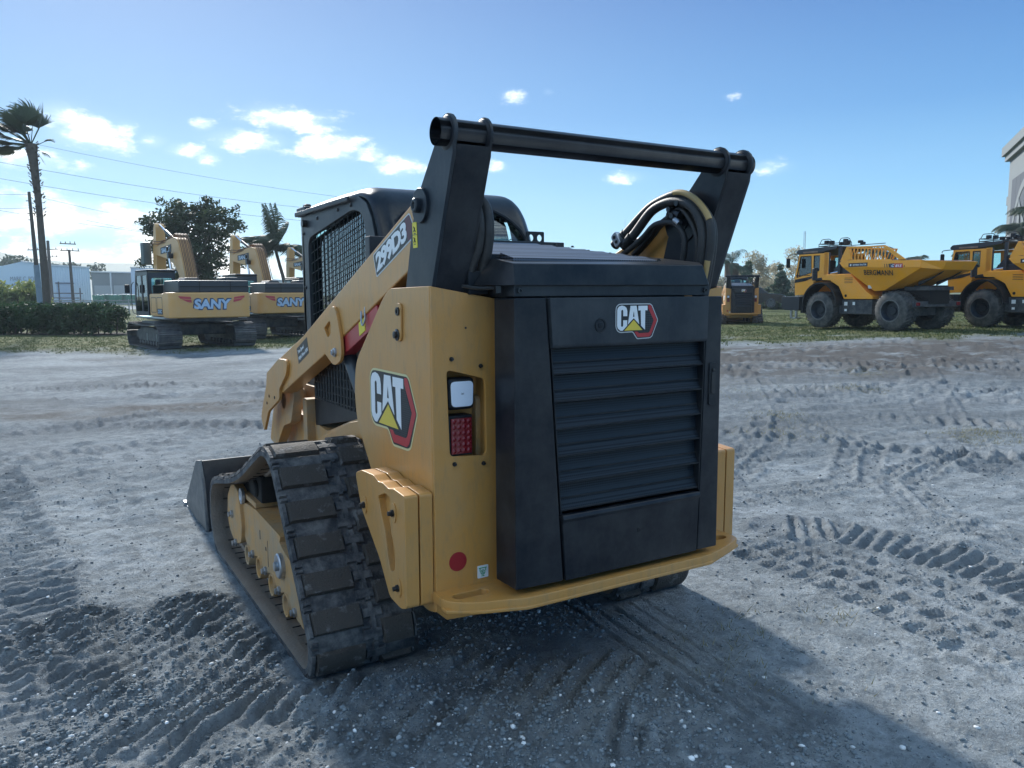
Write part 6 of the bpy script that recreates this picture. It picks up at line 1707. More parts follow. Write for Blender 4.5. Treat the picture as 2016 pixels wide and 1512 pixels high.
for i, (px, yt, D, w_) in enumerate(((1462, 528, 90, 1.6), (1492, 500, 92, 2.0), (1522, 512, 95, 2.1), (1562, 492, 96, 2.4), (1600, 505, 96, 2.4), (1408, 545, 92, 1.8))): scrub(px, yt, D, w_, 'leaf_tan', sc_l[i], 40 + i)
for i, (px, yt, D, w_, lb) in enumerate(((1470, 512, 80, 1.5, 'dark conifer right behind the far loader'), (1535, 522, 80, 1.9, 'broad dark conifer behind the pickup bonnet'), (1508, 555, 84, 1.4, 'small dark conifer between two larger ones'))): scrub(px, yt, D, w_, 'leaf_conifer', lb, 60 + i, 'conifer_tree', 'dark conifers behind the pickup', 120, .17, True)
for i, (px, yt, D, w_, lb) in enumerate(((35, 560, 70, 2.0, 'yellow-green bush left of the palm trunk'), (-20, 552, 70, 2.0, 'tall yellow-green bush at the frame edge beyond the hedge'), (68, 572, 71, 1.3, 'small yellow-green bush right beside the pale pole'))): scrub(px, yt, D, w_, 'leaf_light', lb, 70 + i, 'bush', 'sunlit bushes beyond the hedge', 90, .2)

# hedge
ha, hb = ground_at(-160, 41), ground_at(232, 39)
hd = thing('hedge', 'long clipped dark green hedge beside the first excavator', 'hedge', tuple(ha))
g = np.random.default_rng(3); n = 900
d_ = hb - ha; d_.z = 0; Lh = d_.length; d_.normalize(); nv = Vector((-d_.y, d_.x, 0))
cen = []
for i in range(n):
    s_ = g.uniform(0, Lh); w_ = g.uniform(-.7, .7); z = g.uniform(.12, 1.32)
    if g.random() < .6: # shell
        k = g.integers(0, 3)
        if k == 0: z = 1.32
        elif k == 1: w_ = -.72
        else: w_ = .72
    if z < .40 and (math.sin(s_ * 2.1) + math.sin(s_ * 5.3 + 1) > .5): continue
    taper = 1 if z > .5 else .75
    zz = z + .05 * math.sin(s_ * 1.3)
    if Lh - s_ < .6 and z > 1.0: zz -= .2
    p_ = d_ * s_ + nv * w_ * taper; cen.append((p_.x, p_.y, zz))
V, F = leaves(cen, .26, 60, .075, 1, 5); np_mesh('leaves', V, F, M['leaf_hedge'], hd)
bm = new()
for i in range(34): 
    p_ = d_ * (i + .5) * Lh / 34; bar(bm, p_ - Vector((0, 0, .1)), p_ + Vector((.1, .1, .8)), .05)
build('stems_mesh', bm, M['bark'], hd)
bm = new(); 
# mulch bed under the hedge
P = [ha + d_ * -1 + nv * -1.0, hb + d_ * .8 - nv * 1.0, hb + d_ * .8 + nv * 1.0, ha - d_ * 1 + nv * 1.0]

# hill
hv = []; hf = []; n = 60
for i in range(n):
    px = -420 + i * 14.0
    yt = 494 + 3 * math.sin(px * .02) if px < 0 else 496 + (px / 75) * 14 if px < 75 else 510 + (px - 75) / 75 * 7 if px < 150 else 517 + (px - 150) / 200 * 3
    f = at(px, 586, 420); t_ = at(px, yt, 650); bk = at(px, yt + 2, 900)
    hv += [(f.x, f.y, -3), (t_.x, t_.y, t_.z), (bk.x, bk.y, -3)]
for i in range(n - 1):
    a = i * 3; hf += [(a, a + 3, a + 4, a + 1), (a + 1, a + 4, a + 5, a + 2)]
o = fast_mesh('hill', hv, hf, M['hill'], smooth=True); tag(o, kind='structure')
# distant wood behind the hill line and over the yard
vs = []
for i in range(46): p_ = at(300 + i * 30, 588, 330 + 40 * (i % 3)); vs.append((p_.x, p_.y, 1.5))
V, F = leaves(vs, 9, 90, 1.4, .45, 8); o = np_mesh('distant_trees', V, F, M['leaf_conifer']); tag(o, kind='stuff')
vs = []
for px, D in ((-60, 200), (-20, 210), (10, 205), (28, 215), (45, 220), (105, 235), (125, 236), (140, 238), (190, 240)): p_ = at(px, 505 if px < 60 else 519, D); vs.append((p_.x, p_.y, p_.z - 1.5)); vs.append((p_.x, p_.y, p_.z - 4))
V, F = leaves(vs, 3.2, 110, .7, .6, 18); o = np_mesh('distant_wood', V, F, M['leaf_oak']); tag(o, kind='stuff')

# yard clutter beyond the fence
rk = thing('pipe_rack', 'dark steel pipe rack standing before the warehouse door', 'storage rack', tuple(ground_at(118, 120)))
bm = new()
for dx in (-4, 0, 3.2): 
    bar(bm, UX * dx, UX * dx + Vector((0, 0, 3.0 if dx else 4.0)), .14)
build('upright', bm, M['dark_steel'], rk, smooth=False); bm = new()
for z, a, b in ((.9, -4, 3.4), (1.6, -4.2, 3.0), (2.3, -4.4, 3.6)): bar(bm, UX * a + Vector((0, 0, z)), UX * b + Vector((0, 0, z - .1)), .16)
build('shelf_pipe', bm, M['dark_steel'], rk, smooth=False)
for i, (px, w_, m_) in enumerate(((110, 1.6, 'rust'), (128, 1.2, 'white'), (148, 1.8, 'rust'), (165, 1.3, 'hubcap'), (183, 1.5, 'wood_pole'), (30, 2.4, 'wood_pole'), (62, 1.6, 'white'))):
    t = thing('material_pile', ['brown heap of timber under the pipe rack', 'pale covered heap right of the palm trunk base', 'brown heap behind the ladder-armed pole', 'grey heap right of the ladder-armed pole', 'dark heap just left of the green containers', 'wide dark heap under the yellow-green bushes', 'pale heap beside the pale pole'][i], 'material pile', tuple(ground_at(px, 112)), R(20 * i), 'heaps in the yard beyond the fence')
    for k in range(5):
        bm = new(); x = rng.uniform(-w_, w_); y = rng.uniform(-.8, .8); z0 = .25 * (k % 3); box(bm, x - .7, x + .7, y - .35, y + .35, z0, z0 + .3); build('board', bm, M[m_] if k % 2 else M['wood_pole'], t, bev=.02)

# ================================================================== ground
def vnoise(x, y, seed=0):
    xi = np.floor(x).astype(np.int64); yi = np.floor(y).astype(np.int64); fx = x - xi; fy = y - yi
    def h(a, b):
        k = (a * 374761393 + b * 668265263 + seed * 974634777) & 0x7fffffff; k = ((k ^ (k >> 13)) * 1274126177) & 0x7fffffff; return ((k ^ (k >> 16)) & 0xffff) / 65535.0
    u = fx * fx * (3 - 2 * fx); w = fy * fy * (3 - 2 * fy)
    return (h(xi, yi) * (1 - u) + h(xi + 1, yi) * u) * (1 - w) + (h(xi, yi + 1) * (1 - u) + h(xi + 1, yi + 1) * u) * w
def fbm(x, y, sc, oct_=4, seed=0, gain=.5):
    a = 1.0; s_ = 0; t = 0; c, d = math.cos(.7), math.sin(.7)
    for i in range(oct_):
        s_ = s_ + a * (vnoise(x * sc, y * sc, seed + i * 17) - .5); t += a; x, y = c * x - d * y, d * x + c * y; sc *= 2.03; a *= gain
    return s_ / t * 2
def near_poly(x, y, P):
    best = np.full(x.shape, 1e9); S_ = np.zeros(x.shape); T_ = np.zeros(x.shape); acc = 0
    for (ax, ay), (bx, by) in zip(P, P[1:]):
        L_ = math.hypot(bx - ax, by - ay); ux, uy = (bx - ax) / L_, (by - ay) / L_
        s_ = np.clip((x - ax) * ux + (y - ay) * uy, 0, L_); px_ = ax + ux * s_; py_ = ay + uy * s_; d = np.hypot(x - px_, y - py_)
        t = (x - ax) * -uy + (y - ay) * ux; m = d < best
        best = np.where(m, d, best); S_ = np.where(m, acc + s_, S_); T_ = np.where(m, t, T_); acc += L_
    return best, S_, T_
def in_blob(x, y, blobs):
    m = np.zeros(x.shape)
    for bx, by, r in blobs: m = np.maximum(m, 1 - sstep(r * .55, r, np.hypot(x - bx, y - by)))
    return m
rg = random.Random(3)
PATHS = [  # polyline, width, pitch, amplitude, kind
 ([(2.30, 1.15), (2.52, .88), (2.62, .45), (2.60, -.1), (2.38, -.7)], .44, .096, .036, 'bar'),
 ([(1.78, .95), (1.78, .4), (1.72, 0), (1.60, -.5)], .36, .20, .020, 'block'),
 ([(2.08, .95), (2.14, .4), (2.12, -.1), (2.0, -.6)], .28, .20, .016, 'block'),
 ([(14.2, 7.7), (9.6, 4.6), (7.5, 3.15), (6.1, 2.1), (5.2, 1.3)], .55, .15, .030, 'bar'),
 ([(13.5, 9.0), (11.0, 5.2), (8.6, 4.0), (7.0, 2.9)], .35, .15, .020, 'bar'),
 ([(-2.3, 6.0), (-2.15, 4.2), (-1.98, 2.6), (-2.02, 1.0)], .42, .11, .030, 'bar'),
 ([(-1.55, 6.5), (-1.5, 5.0), (-1.40, 3.6)], .30, .13, .010, 'bar'),
 ([(-3.5, 8.0), (-.5, 9.2), (2.5, 11.8), (6, 15)], .5, .14, .030, 'bar'),
 ([(-3.2, 6.6), (-1.2, 6.7), (.2, 7.2), (2.0, 8.6)], .45, .14, .022, 'bar'),
 ([(-3.2, 5.4), (-1.0, 5.3), (.4, 5.7)], .4, .13, .022, 'bar'),
 ([(3.0, 2.4), (4.4, 3.2), (6.2, 4.6), (9, 7.4)], .42, .14, .020, 'block'),
 ([(2.6, 1.9), (3.8, 1.7), (5.2, 2.6), (6.6, 4.4)], .40, .16, .022, 'block'),
 ([(2.3, 2.4), (3.4, 2.6), (4.6, 4.0), (5.4, 6.0)], .42, .14, .018, 'bar'),
 ([(3.2, -.2), (3.4, .8), (4.2, 1.6), (6.0, 2.0)], .36, .18, .022, 'block')]
for k in range(26):
    v = rg.uniform(9, 21); u = rg.uniform(-14, 17); a = rg.gauss(.15, .35); p_ = []
    for j in range(6): p_.append((CAMX + LH.x * u + FH.x * v, CAMY + LH.y * u + FH.y * v)); u += math.cos(a) * 2.6; v += math.sin(a) * 2.6; a += rg.gauss(0, .16)
    PATHS.append((p_, rg.uniform(.4, .6), rg.uniform(.15, .2), rg.uniform(.025, .055), 'bar' if k % 3 else 'rut'))
CB = [(-1.55, 1.35, .62), (-1.3, .75, .62), (-1.75, .45, .7), (-1.35, 1.75, .35), (-1.85, 1.75, .45), (-.98, .45, .38), (-1.0, 1.1, .34)]
EB = [(-.45, .30, .45), (-.15, .05, .45), (-.65, -.05, .45), (.05, .1, .3), (-.3, -.3, .4)]
RB = [(-.45, 1.3, .9), (.1, .9, .5), (-.2, .5, .4), (-1.25, 1.0, .35), (-1.0, 0, .5), (.2, -.4, .5), (-.5, -.3, .6)]
def height(x, y):
    r = np.hypot(x - CAMX, y - CAMY); near = 1 - sstep(26, 45, r)
    h = fbm(x, y, .35, 3, 1) * .05 * near * sstep(3.5, 8, r) + fbm(x, y, 1.3, 3, 2) * .016 * near
    wx = fbm(x, y, 2.2, 3, 5) * .10; wy = fbm(x, y, 2.2, 3, 6) * .10
    dist = np.zeros(x.shape)
    for P, w_, pt_, amp, kind in PATHS:
        lo = np.min(P, 0) - w_ - .3; hi = np.max(P, 0) + w_ + .3
        m = (x > lo[0]) & (x < hi[0]) & (y > lo[1]) & (y < hi[1])
        if not m.any(): continue
        xs, ys = x[m] + wx[m] * .25, y[m] + wy[m] * .25
        d, s_, t = near_poly(xs, ys, P)
        win = 1 - sstep(w_ * .42, w_ * .55, d); fade = np.clip(fbm(xs, ys, .9, 3, 9) * 1.2 + .85, 0, 1)
        if kind == 'bar': q_ = np.sin(2 * np.pi * (s_ + .12 * t) / pt_ + fbm(xs, ys, 3, 2, 12) * .8); prof = np.sign(q_) * np.abs(q_) ** .55 * .5
        elif kind == 'block':
            col = (t > 0).astype(float); q_ = np.sin(2 * np.pi * (s_ / pt_ + col * .5)); edge = np.minimum(np.abs(q_) * 2.0, np.abs(t) * 14); prof = np.exp(-(edge / .35) ** 2) * .9 - .55 * (q_ > 0) * sstep(.2, .8, edge)
        else: prof = -np.exp(-((d - w_ * .4) / .06) ** 2) * .8 + .3 * np.exp(-((d - w_ * .62) / .05) ** 2)
        rim = np.exp(-((d - w_ * .54) / .035) ** 2) * .5
        crumb = 1 + fbm(xs, ys, 16, 3, 91, .7) * .9; h[m] += (prof * win * crumb + rim * crumb) * amp * fade * (1 + .5 * sstep(5, 10, np.hypot(xs - CAMX, ys - CAMY)))
        dist[m] = np.maximum(dist[m], (win * .8 + rim) * fade * np.clip(amp / .03, 0, 1))
    # churned ridges lower left, ridges running up to the right
    mC = in_blob(x, y, CB); a = R(45); c = (-math.sin(a) * (x + wx * .5) + math.cos(a) * (y + wy * .5))
    q_ = np.sin(2 * np.pi * c / .088 + fbm(x, y, 2.5, 2, 22) * 2.2); amp = .019 + .012 * fbm(x, y, 3, 2, 24)
    brk = np.clip(.75 + fbm(x, y, 4.5, 3, 23) * 1.3, 0, 1.25)
    h += mC * (np.sign(q_) * np.abs(q_) ** .8) * amp * brk + mC * fbm(x, y, 9, 5, 25, .72) * .026
    mE = in_blob(x, y, EB); a = R(40); c = (-math.sin(a) * (x + wx) + math.cos(a) * (y + wy)); q_ = np.sin(2 * np.pi * c / .11)
    h += mE * q_ * .019 * brk + mE * fbm(x, y, 8, 4, 35, .65) * .016
    # fine parallel grooves behind the right track
    dx = x - (.47 + (y - .85) * .10); sel = (y < 1.0) & (y > -1.2)
    for k in range(5): 
        g_ = np.exp(-((dx - (-.13 + .095 * k) + wx * .12) / .010) ** 2); h -= sel * g_ * .012 * sstep(-1.2, -.3, y) * (1.0 - .15 * k); h += sel * np.exp(-((dx - (-.112 + .095 * k) + wx * .12) / .010) ** 2) * .006 * sstep(-1.2, -.3, y)
    # everywhere: trampled lumps, crumbs, grain
    lump = np.abs(fbm(x, y, 3.2, 3, 41)); patch = np.clip(fbm(x, y, .6, 2, 42) * 1.6 + .55, 0, 1)
    calm = np.maximum(1 - sstep(0.1, .6, np.hypot((x + 1.35) * 1.0, (y - 2.6) * .6)), 0)
    h += (lump - .2) * .042 * patch * near * (1 - mC) * (1 - .75 * calm) * sstep(1.6, 4.0, r)
    h += fbm(x, y, 10, 4, 44, .7) * .013 * near * (1 - sstep(8, 16, r)) * (.45 + .55 * patch)
    h += np.clip(fbm(x * FH.y * .5 + y * .1, y * 1.4, 3.6, 4, 48, .66) + .1, -1, 1) * .036 * sstep(4.5, 9, r) * near
    h += np.maximum(0, fbm(x, y, 38, 2, 45) - .12) * .010 * (1 - sstep(4, 8, r))
    h += fbm(x, y, 1.9, 3, 46, .6) * .05 * sstep(8, 14, r) * near * patch
    # keep the footprint of the parked machines from poking through
    foot = (np.abs(np.abs(x) - .79) < .28) & (y > .70) & (y < 2.9)
    h = np.where(foot, np.minimum(h, .004) * .4, h)
    berm = np.exp(-(((y - .60 - wy * .5) / .07) ** 2)) * (np.abs(x + .79) < .34) * .02; h += berm
    return h + terr(x, y), dist, mC, mE
NA, TH0, TH1 = 700, R(-41), R(41)
az = list(np.linspace(TH0, TH1, NA)); az += list(np.linspace(TH1, TH0 + 2 * math.pi, 60)[1:-1]); az = np.array(az); NT = len(az)
rad = [.25]
while rad[-1] < 9000:
    r_ = rad[-1]; rad.append(r_ + max(.0105 if r_ < 3.3 else 0, r_ * .0046 if r_ < 60 else r_ * .06, r_ * r_ / 1000. if r_ < 60 else 0, .08 if r_ < .7 else 0))
rad = np.array(rad); NR_ = len(rad)
fa = math.atan2(FH.x, FH.y)
TT, RR = np.meshgrid(az, rad); GX = CAMX + RR * np.sin(fa + TT); GY = CAMY + RR * np.cos(fa + TT)
Hh, DI, MC_, ME_ = height(GX.ravel(), GY.ravel())
gx, gy = GX.ravel(), GY.ravel()
V = np.stack([gx, gy, Hh], 1)
idx = np.arange(NR_ * NT).reshape(NR_, NT); a = idx[:-1, :]; b = idx[1:, :]; F = np.stack([a, np.roll(a, -1, 1), np.roll(b, -1, 1), b], -1).reshape(-1, 4)
cen_i = len(V); V = np.vstack([V, [[CAMX, CAMY, 0]]])
gm = bpy.data.materials.new('yard_ground')
gr = np_mesh('ground', V, F[:, ::-1].copy(), gm, smooth=True); tag(gr, kind='structure')
vv = (gx - CAMX) * FH.x + (gy - CAMY) * FH.y; uu = (gx - CAMX) * LH.x + (gy - CAMY) * LH.y
n1 = fbm(gx, gy, .35, 4, 61); n2 = fbm(gx, gy, 1.5, 3, 62)
gb = np.where(uu > 3, 23.9 + (uu - 6) * -.12, 28.0 + np.clip(-uu - 9, 0, 10) * -.05)
grass = sstep(-1.8, 2.2, vv - gb + n1 * 3.5 + n2 * 2.0)
road = sstep(104, 108, vv) * (1 - sstep(138, 144, vv)) * (uu < 0)
soil = np.clip((1 - sstep(1.5, 5.5, np.abs(vv - 17.5 - .05 * uu))) * (uu > 2) * (1.25 + n1 * 1.2), 0, 1)
soil = np.maximum(soil, np.clip((1 - sstep(.3, 1.1, np.abs(vv - 11.4 - .22 * (uu + 4)))) * (uu < -1) * (uu > -9) * (1 + n2), 0, 1) * .8)
soil = np.maximum(soil, np.clip((n1 - .25) * 2, 0, 1) * sstep(9, 14, vv) * .6)
rocky = np.maximum(MC_ * .7, ME_ * .9); rocky = np.maximum(rocky, in_blob(gx, gy, RB) * .8)
rocky = np.clip(rocky + n2 * .4 * (rocky > .05), 0, 1)
sa = .18; us = uu * math.cos(sa) + vv * math.sin(sa); vs_ = -uu * math.sin(sa) + vv * math.cos(sa)
streak = np.clip(fbm(us * .18, vs_ * 1.9, 1.0, 5, 71, .6) * 2.2 + .12, 0, 1) * sstep(5, 9, vv) * (1 - sstep(26, 32, vv))
mulch = near_poly(gx, gy, [(ha.x, ha.y), (hb.x, hb.y)]); mulch = (1 - sstep(1.1, 1.9, mulch[0] + n2 * .25)) * (1 - .0 * mulch[2])
for nm, arr in (('mulch', mulch), ('streak', streak), ('grass', grass * (1 - road)), ('soil', soil), ('rocky', rocky), ('dist', DI), ('road', road), ('mid', sstep(5, 11, vv) * (.55 + .45 * (uu < 0)))):
    at_ = gr.data.attributes.new(nm, 'FLOAT', 'POINT'); at_.data.foreach_set('value', np.append(arr, 0).astype(np.float32))
N, L = nt(gm); p_ = N['Principled BSDF']; p_.inputs['Roughness'].default_value = .92; p_.inputs['Specular IOR Level'].default_value = .2
def attr(nm): n_ = N.new('ShaderNodeAttribute'); n_.attribute_name = nm; return n_.outputs['Fac']
geo = N.new('ShaderNodeNewGeometry')
def noise(sc, det=6, rough=.6):
    n_ = N.new('ShaderNodeTexNoise'); n_.inputs['Scale'].default_value = sc; n_.inputs['Detail'].default_value = det; n_.inputs['Roughness'].default_value = rough; L.new(geo.outputs['Position'], n_.inputs['Vector']); return n_.outputs['Fac']
def ramp(v, a, b, c=0., d=1.): 
    n_ = N.new('ShaderNodeMapRange'); L.new(v, n_.inputs['Value'])
    for k, x_ in zip(('From Min', 'From Max', 'To Min', 'To Max'), (a, b, c, d)): n_.inputs[k].default_value = x_
    return n_.outputs['Result']
def mixc(f, A_, B_):
    n_ = N.new('ShaderNodeMix'); n_.data_type = 'RGBA'
    for s_, v in (('Factor', f), ('A', A_), ('B', B_)):
        if isinstance(v, tuple): n_.inputs[s_].default_value = (*v, 1)
        elif isinstance(v, float): n_.inputs[s_].default_value = v
        else: L.new(v, n_.inputs[s_])
    return n_.outputs['Result']
def math_(op, a_, b__): 
    n_ = N.new('ShaderNodeMath'); n_.operation = op
    for i, v in enumerate((a_, b__)):
        if isinstance(v, float): n_.inputs[i].default_value = v
        else: L.new(v, n_.inputs[i])
    return n_.outputs[0]
c = mixc(ramp(noise(.9, 8), .38, .62), (.36, .405, .435), (.56, .61, .645))
c = mixc(ramp(noise(7, 8, .75), .44, .58, 0., .75), c, (.24, .27, .29))
c = mixc(math_('MULTIPLY', attr('mid'), ramp(noise(.45, 9, .72), .40, .60)), c, (.175, .205, .23))
c = mixc(ramp(attr('streak'), 0., 1., 0., .55), c, (.14, .16, .175))
c = mixc(ramp(noise(60, 4), .58, .66, 0., .55), c, (.16, .16, .17))
c = mixc(ramp(noise(95, 3), .60, .70, 0., .7), c, (.60, .64, .67))
c = mixc(ramp(attr('dist'), .1, 1., 0., .35), c, (.19, .205, .23))
c = mixc(math_('MULTIPLY', attr('rocky'), ramp(noise(5, 7, .7), .35, .6)), c, (.165, .185, .200))
c = mixc(math_('MULTIPLY', attr('soil'), ramp(noise(1.2, 8, .7), .30, .5)), c, (.135, .128, .122))
gc = mixc(ramp(noise(1.6, 8, .75), .40, .62), (.060, .095, .022), (.17, .165, .075))
c = mixc(attr('grass'), c, gc); c = mixc(attr('mulch'), c, (.045, .038, .034)); c = mixc(attr('road'), c, (.42, .43, .44))
L.new(c, p_.inputs['Base Color'])
bmp = N.new('ShaderNodeBump'); bmp.inputs['Strength'].default_value = 1.0; bmp.inputs['Distance'].default_value = .035
hsum = math_('ADD', math_('MULTIPLY', noise(45, 6, .7), .6), math_('MULTIPLY', noise(160, 3), .35)); L.new(hsum, bmp.inputs['Height']); 
bmp2 = N.new('ShaderNodeBump'); bmp2.inputs['Strength'].default_value = .6; bmp2.inputs['Distance'].default_value = .12; bmp2.inputs['Strength'].default_value = 1.0; L.new(noise(4, 10, .78), bmp2.inputs['Height']); L.new(bmp2.outputs[0], bmp.inputs['Normal'])
L.new(bmp.outputs[0], p_.inputs['Normal'])

# stones
M['stone'] = mat('pale_gravel', (.30, .30, .31), .85)
N, L = nt(M['stone']); gi = N.new('ShaderNodeNewGeometry'); cr_ = N.new('ShaderNodeValToRGB'); L.new(gi.outputs['Random Per Island'], cr_.inputs[0]); L.new(cr_.outputs[0], N['Principled BSDF'].inputs['Base Color'])
for e_, (ps_, v_) in zip([cr_.color_ramp.elements[0], cr_.color_ramp.elements[1], cr_.color_ramp.elements.new(.8)], ((0, .14), (1, .29), (.95, .24))): e_.position = ps_; e_.color = (v_ * .85, v_, v_ * 1.1, 1)
g = np.random.default_rng(21); n = 70000
px_ = []; 
def ztest(x, y): return height(x, y)
rr_ = 1.0 + g.random(n * 3) ** 1.9 * 7.5; aa = fa + g.uniform(-.72, .72, n * 3); x = CAMX + rr_ * np.sin(aa); y = CAMY + rr_ * np.cos(aa)
h_, d__, mc, me_ = height(x, y); rk_ = np.maximum(np.maximum(mc, me_), in_blob(x, y, RB)); prob = .05 + .95 * rk_ * np.clip(.6 + fbm(x, y, 2.2, 2, 77), 0, 1) + .12 * d__
keep = (g.random(n * 3) < prob) & ~((np.abs(np.abs(x) - .79) < .30) & (y > .68) & (y < 2.95)); x, y, h_ = x[keep][:n], y[keep][:n], h_[keep][:n]; m_ = len(x)
ico = bmesh.new(); bmesh.ops.create_icosphere(ico, subdivisions=1, radius=1); iv = np.array([v.co[:] for v in ico.verts]); iff = np.array([[v.index for v in f.verts] for f in ico.faces]); ico.free()
sz = .0026 + .0085 * g.random(m_) ** 2.8
ax = g.uniform(.6, 1.4, (m_, 3)); rot = g.uniform(0, 6.28, m_)
vv_ = iv[None] * ax[:, None, :] * (1 + g.uniform(-.22, .22, (m_, len(iv), 1))) * sz[:, None, None]
cx, sx_ = np.cos(rot)[:, None], np.sin(rot)[:, None]; X_ = vv_[..., 0] * cx - vv_[..., 1] * sx_; Y_ = vv_[..., 0] * sx_ + vv_[..., 1] * cx
V = np.stack([X_ + x[:, None], Y_ + y[:, None], vv_[..., 2] * .7 + (h_ + sz * .25)[:, None]], -1).reshape(-1, 3)
F = (iff[None] + (np.arange(m_) * len(iv))[:, None, None]).reshape(-1, 3)
o = np_mesh('gravel', V, F, M['stone']); tag(o, kind='stuff')

# grass: field blades and dry wisps on the sand
def blades(x, y, z, h0, w0, lean, seed, nm, m_, per=3):
    g = np.random.default_rng(seed); n = len(x) * per; x = np.repeat(x, per) + g.normal(0, .03, n); y = np.repeat(y, per) + g.normal(0, .03, n); z = np.repeat(z, per)
    a = g.uniform(0, 6.28, n); hh = h0 * g.uniform(.5, 1.3, n); ln = lean * g.uniform(.2, 1, n); dx = np.cos(a) * w0; dy = np.sin(a) * w0; b = g.uniform(0, 6.28, n)
    V = np.stack([np.stack([x - dx, y - dy, z - .01], -1), np.stack([x + dx, y + dy, z - .01], -1), np.stack([x + np.cos(b) * ln, y + np.sin(b) * ln, z + hh], -1)], 1).reshape(-1, 3)
    o = np_mesh(nm, V, np.arange(n * 3).reshape(-1, 3), m_); tag(o, kind='stuff'); return o
n = 60000; v = 20 + g.random(n) ** 1.3 * 45; u = g.uniform(-.68, .68, n) * v; x = CAMX + LH.x * u + FH.x * v; y = CAMY + LH.y * u + FH.y * v
n1 = fbm(x, y, .35, 4, 61); n2 = fbm(x, y, 1.5, 3, 62); gb = np.where(u > 3, 23.9 + (u - 6) * -.12, 28.0 + np.clip(-u - 9, 0, 10) * -.05); gg = sstep(-1.8, 2.2, v - gb + n1 * 3.5 + n2 * 2.0)
k = g.random(n) < gg * .95; x, y = x[k], y[k]; k = near_poly(x, y, [(ha.x, ha.y), (hb.x, hb.y)])[0] > 1.6; x, y = x[k], y[k]; hz_ = height(x, y)[0]; blades(x, y, hz_, .050, .016, .05, 5, 'grass', M['grass'])
M['grass_dry'] = leaf_mat('dry_grass', (.20, .19, .10), (.30, .28, .17), .4, .2)
tx = []; 
for cx_, cy_, r_, c_ in ((9.2, 5.6, .5, 160), (11.2, 6.8, .6, 150), (6.9, 2.35, .5, 260), (6.2, 4.5, .5, 120), (5.2, 3.6, .6, 90), (1.35, .05, .12, 14), (.75, .2, .3, 26), (.55, -.1, .3, 20), (7.5, 6.5, 1.5, 140), (4.5, 8.5, 1.5, 120)):
    q_ = g.normal(0, 1, (c_, 2)) * r_ * .5; tx += [(cx_ + a_, cy_ + b__) for a_, b__ in q_]
tx = np.array(tx); hz_ = height(tx[:, 0], tx[:, 1])[0]; blades(tx[:, 0], tx[:, 1], hz_, .03, .003, .05, 6, 'dry_grass_wisps', M['grass_dry'], 4)

# ================================================================== sky with clouds
N = S.world.node_tree.nodes; L = S.world.node_tree.links
tc = N.new('ShaderNodeTexCoord'); sx = N.new('ShaderNodeSeparateXYZ'); L.new(tc.outputs['Generated'], sx.inputs[0])
def wm_(op, *v):
    n_ = N.new('ShaderNodeMath'); n_.operation = op
    for i, q_ in enumerate(v):
        if isinstance(q_, (int, float)): n_.inputs[i].default_value = q_
        else: L.new(q_, n_.inputs[i])
    return n_.outputs[0]
AZ = wm_('MULTIPLY', wm_('ARCTAN2', sx.outputs[0], sx.outputs[1]), 57.2958); EL = wm_('MULTIPLY', wm_('ARCSINE', sx.outputs[2]), 57.2958)
CL = [(15.8, 11.8, 3.4, .75, 1.15), (17.6, 11.2, 1.6, .5, 1.0), (13.1, 10.2, 2.6, .8, 1.0), (18.4, 10.1, 2.3, .95, 1.2), (21.0, 9.7, 1.2, .6, 1.0), (23.0, 8.9, 1.9, .8, .95), (24.6, 8.8, 1.0, .5, .8), (10.2, 11.1, .8, .45, .9), (9.3, 9.4, 1.4, .5, .9), (10.4, 9.0, .9, .5, .85),
      (31.2, 13.5, .9, .55, .85), (33.6, 13.8, .5, .3, .5), (38.8, 8.0, 1.5, .5, .95), (48.6, 8.4, 1.4, .5, .85), (29.9, 8.9, .9, .45, .8), (3.4, 10.1, 2.2, 1.0, 1.15), (2.0, 10.8, 1.6, .9, 1.0), (5.6, 10.4, .9, .6, .8), (4.8, 9.6, 1.6, .7, .9), (7.1, 9.9, 1.0, .5, .7), (-.5, 8.3, 3.0, .7, 1.0), (46.0, 13.0, .8, .3, .5),
      (1.5, 4.9, 6.0, 1.0, 1.5), (8.0, 4.2, 5.0, .8, 1.3), (2.0, 1.8, 9.0, 1.3, 1.9), (8.5, 2.0, 6.0, 1.0, 1.7), (-6, 5, 6, 3, 1.2), (7.5, 3.1, 1.8, .45, .8), (10.8, 3.3, 2, .5, .8), (0, 3.2, 3, .5, .7),
      (170, 52, 60, 15, 1.6), (-110, 36, 34, 15, 1.5), (100, 40, 20, 14, 1.4), (-60, 20, 16, 8, 1.2)]  # broad clouds behind and beside the camera, added unseen for fill light
tot = None
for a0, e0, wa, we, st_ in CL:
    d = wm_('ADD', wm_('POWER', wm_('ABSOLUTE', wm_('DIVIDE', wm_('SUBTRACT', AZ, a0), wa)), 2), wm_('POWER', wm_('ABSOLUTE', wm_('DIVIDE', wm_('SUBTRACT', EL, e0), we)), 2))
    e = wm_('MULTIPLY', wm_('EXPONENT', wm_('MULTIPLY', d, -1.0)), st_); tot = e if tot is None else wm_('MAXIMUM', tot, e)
mp = N.new('ShaderNodeMapping'); mp.inputs['Scale'].default_value = (1, 1, 2.2); L.new(tc.outputs['Generated'], mp.inputs[0])
def wn(sc, det, ro): 
    n_ = N.new('ShaderNodeTexNoise'); n_.inputs['Scale'].default_value = sc; n_.inputs['Detail'].default_value = det; n_.inputs['Roughness'].default_value = ro; L.new(mp.outputs[0], n_.inputs['Vector']); return n_.outputs['Fac']
nz = wn(26, 9, .62); nz2 = wn(9, 4, .5)
val = wm_('ADD', tot, wm_('MULTIPLY', wm_('SUBTRACT', nz, .5), 3.2))
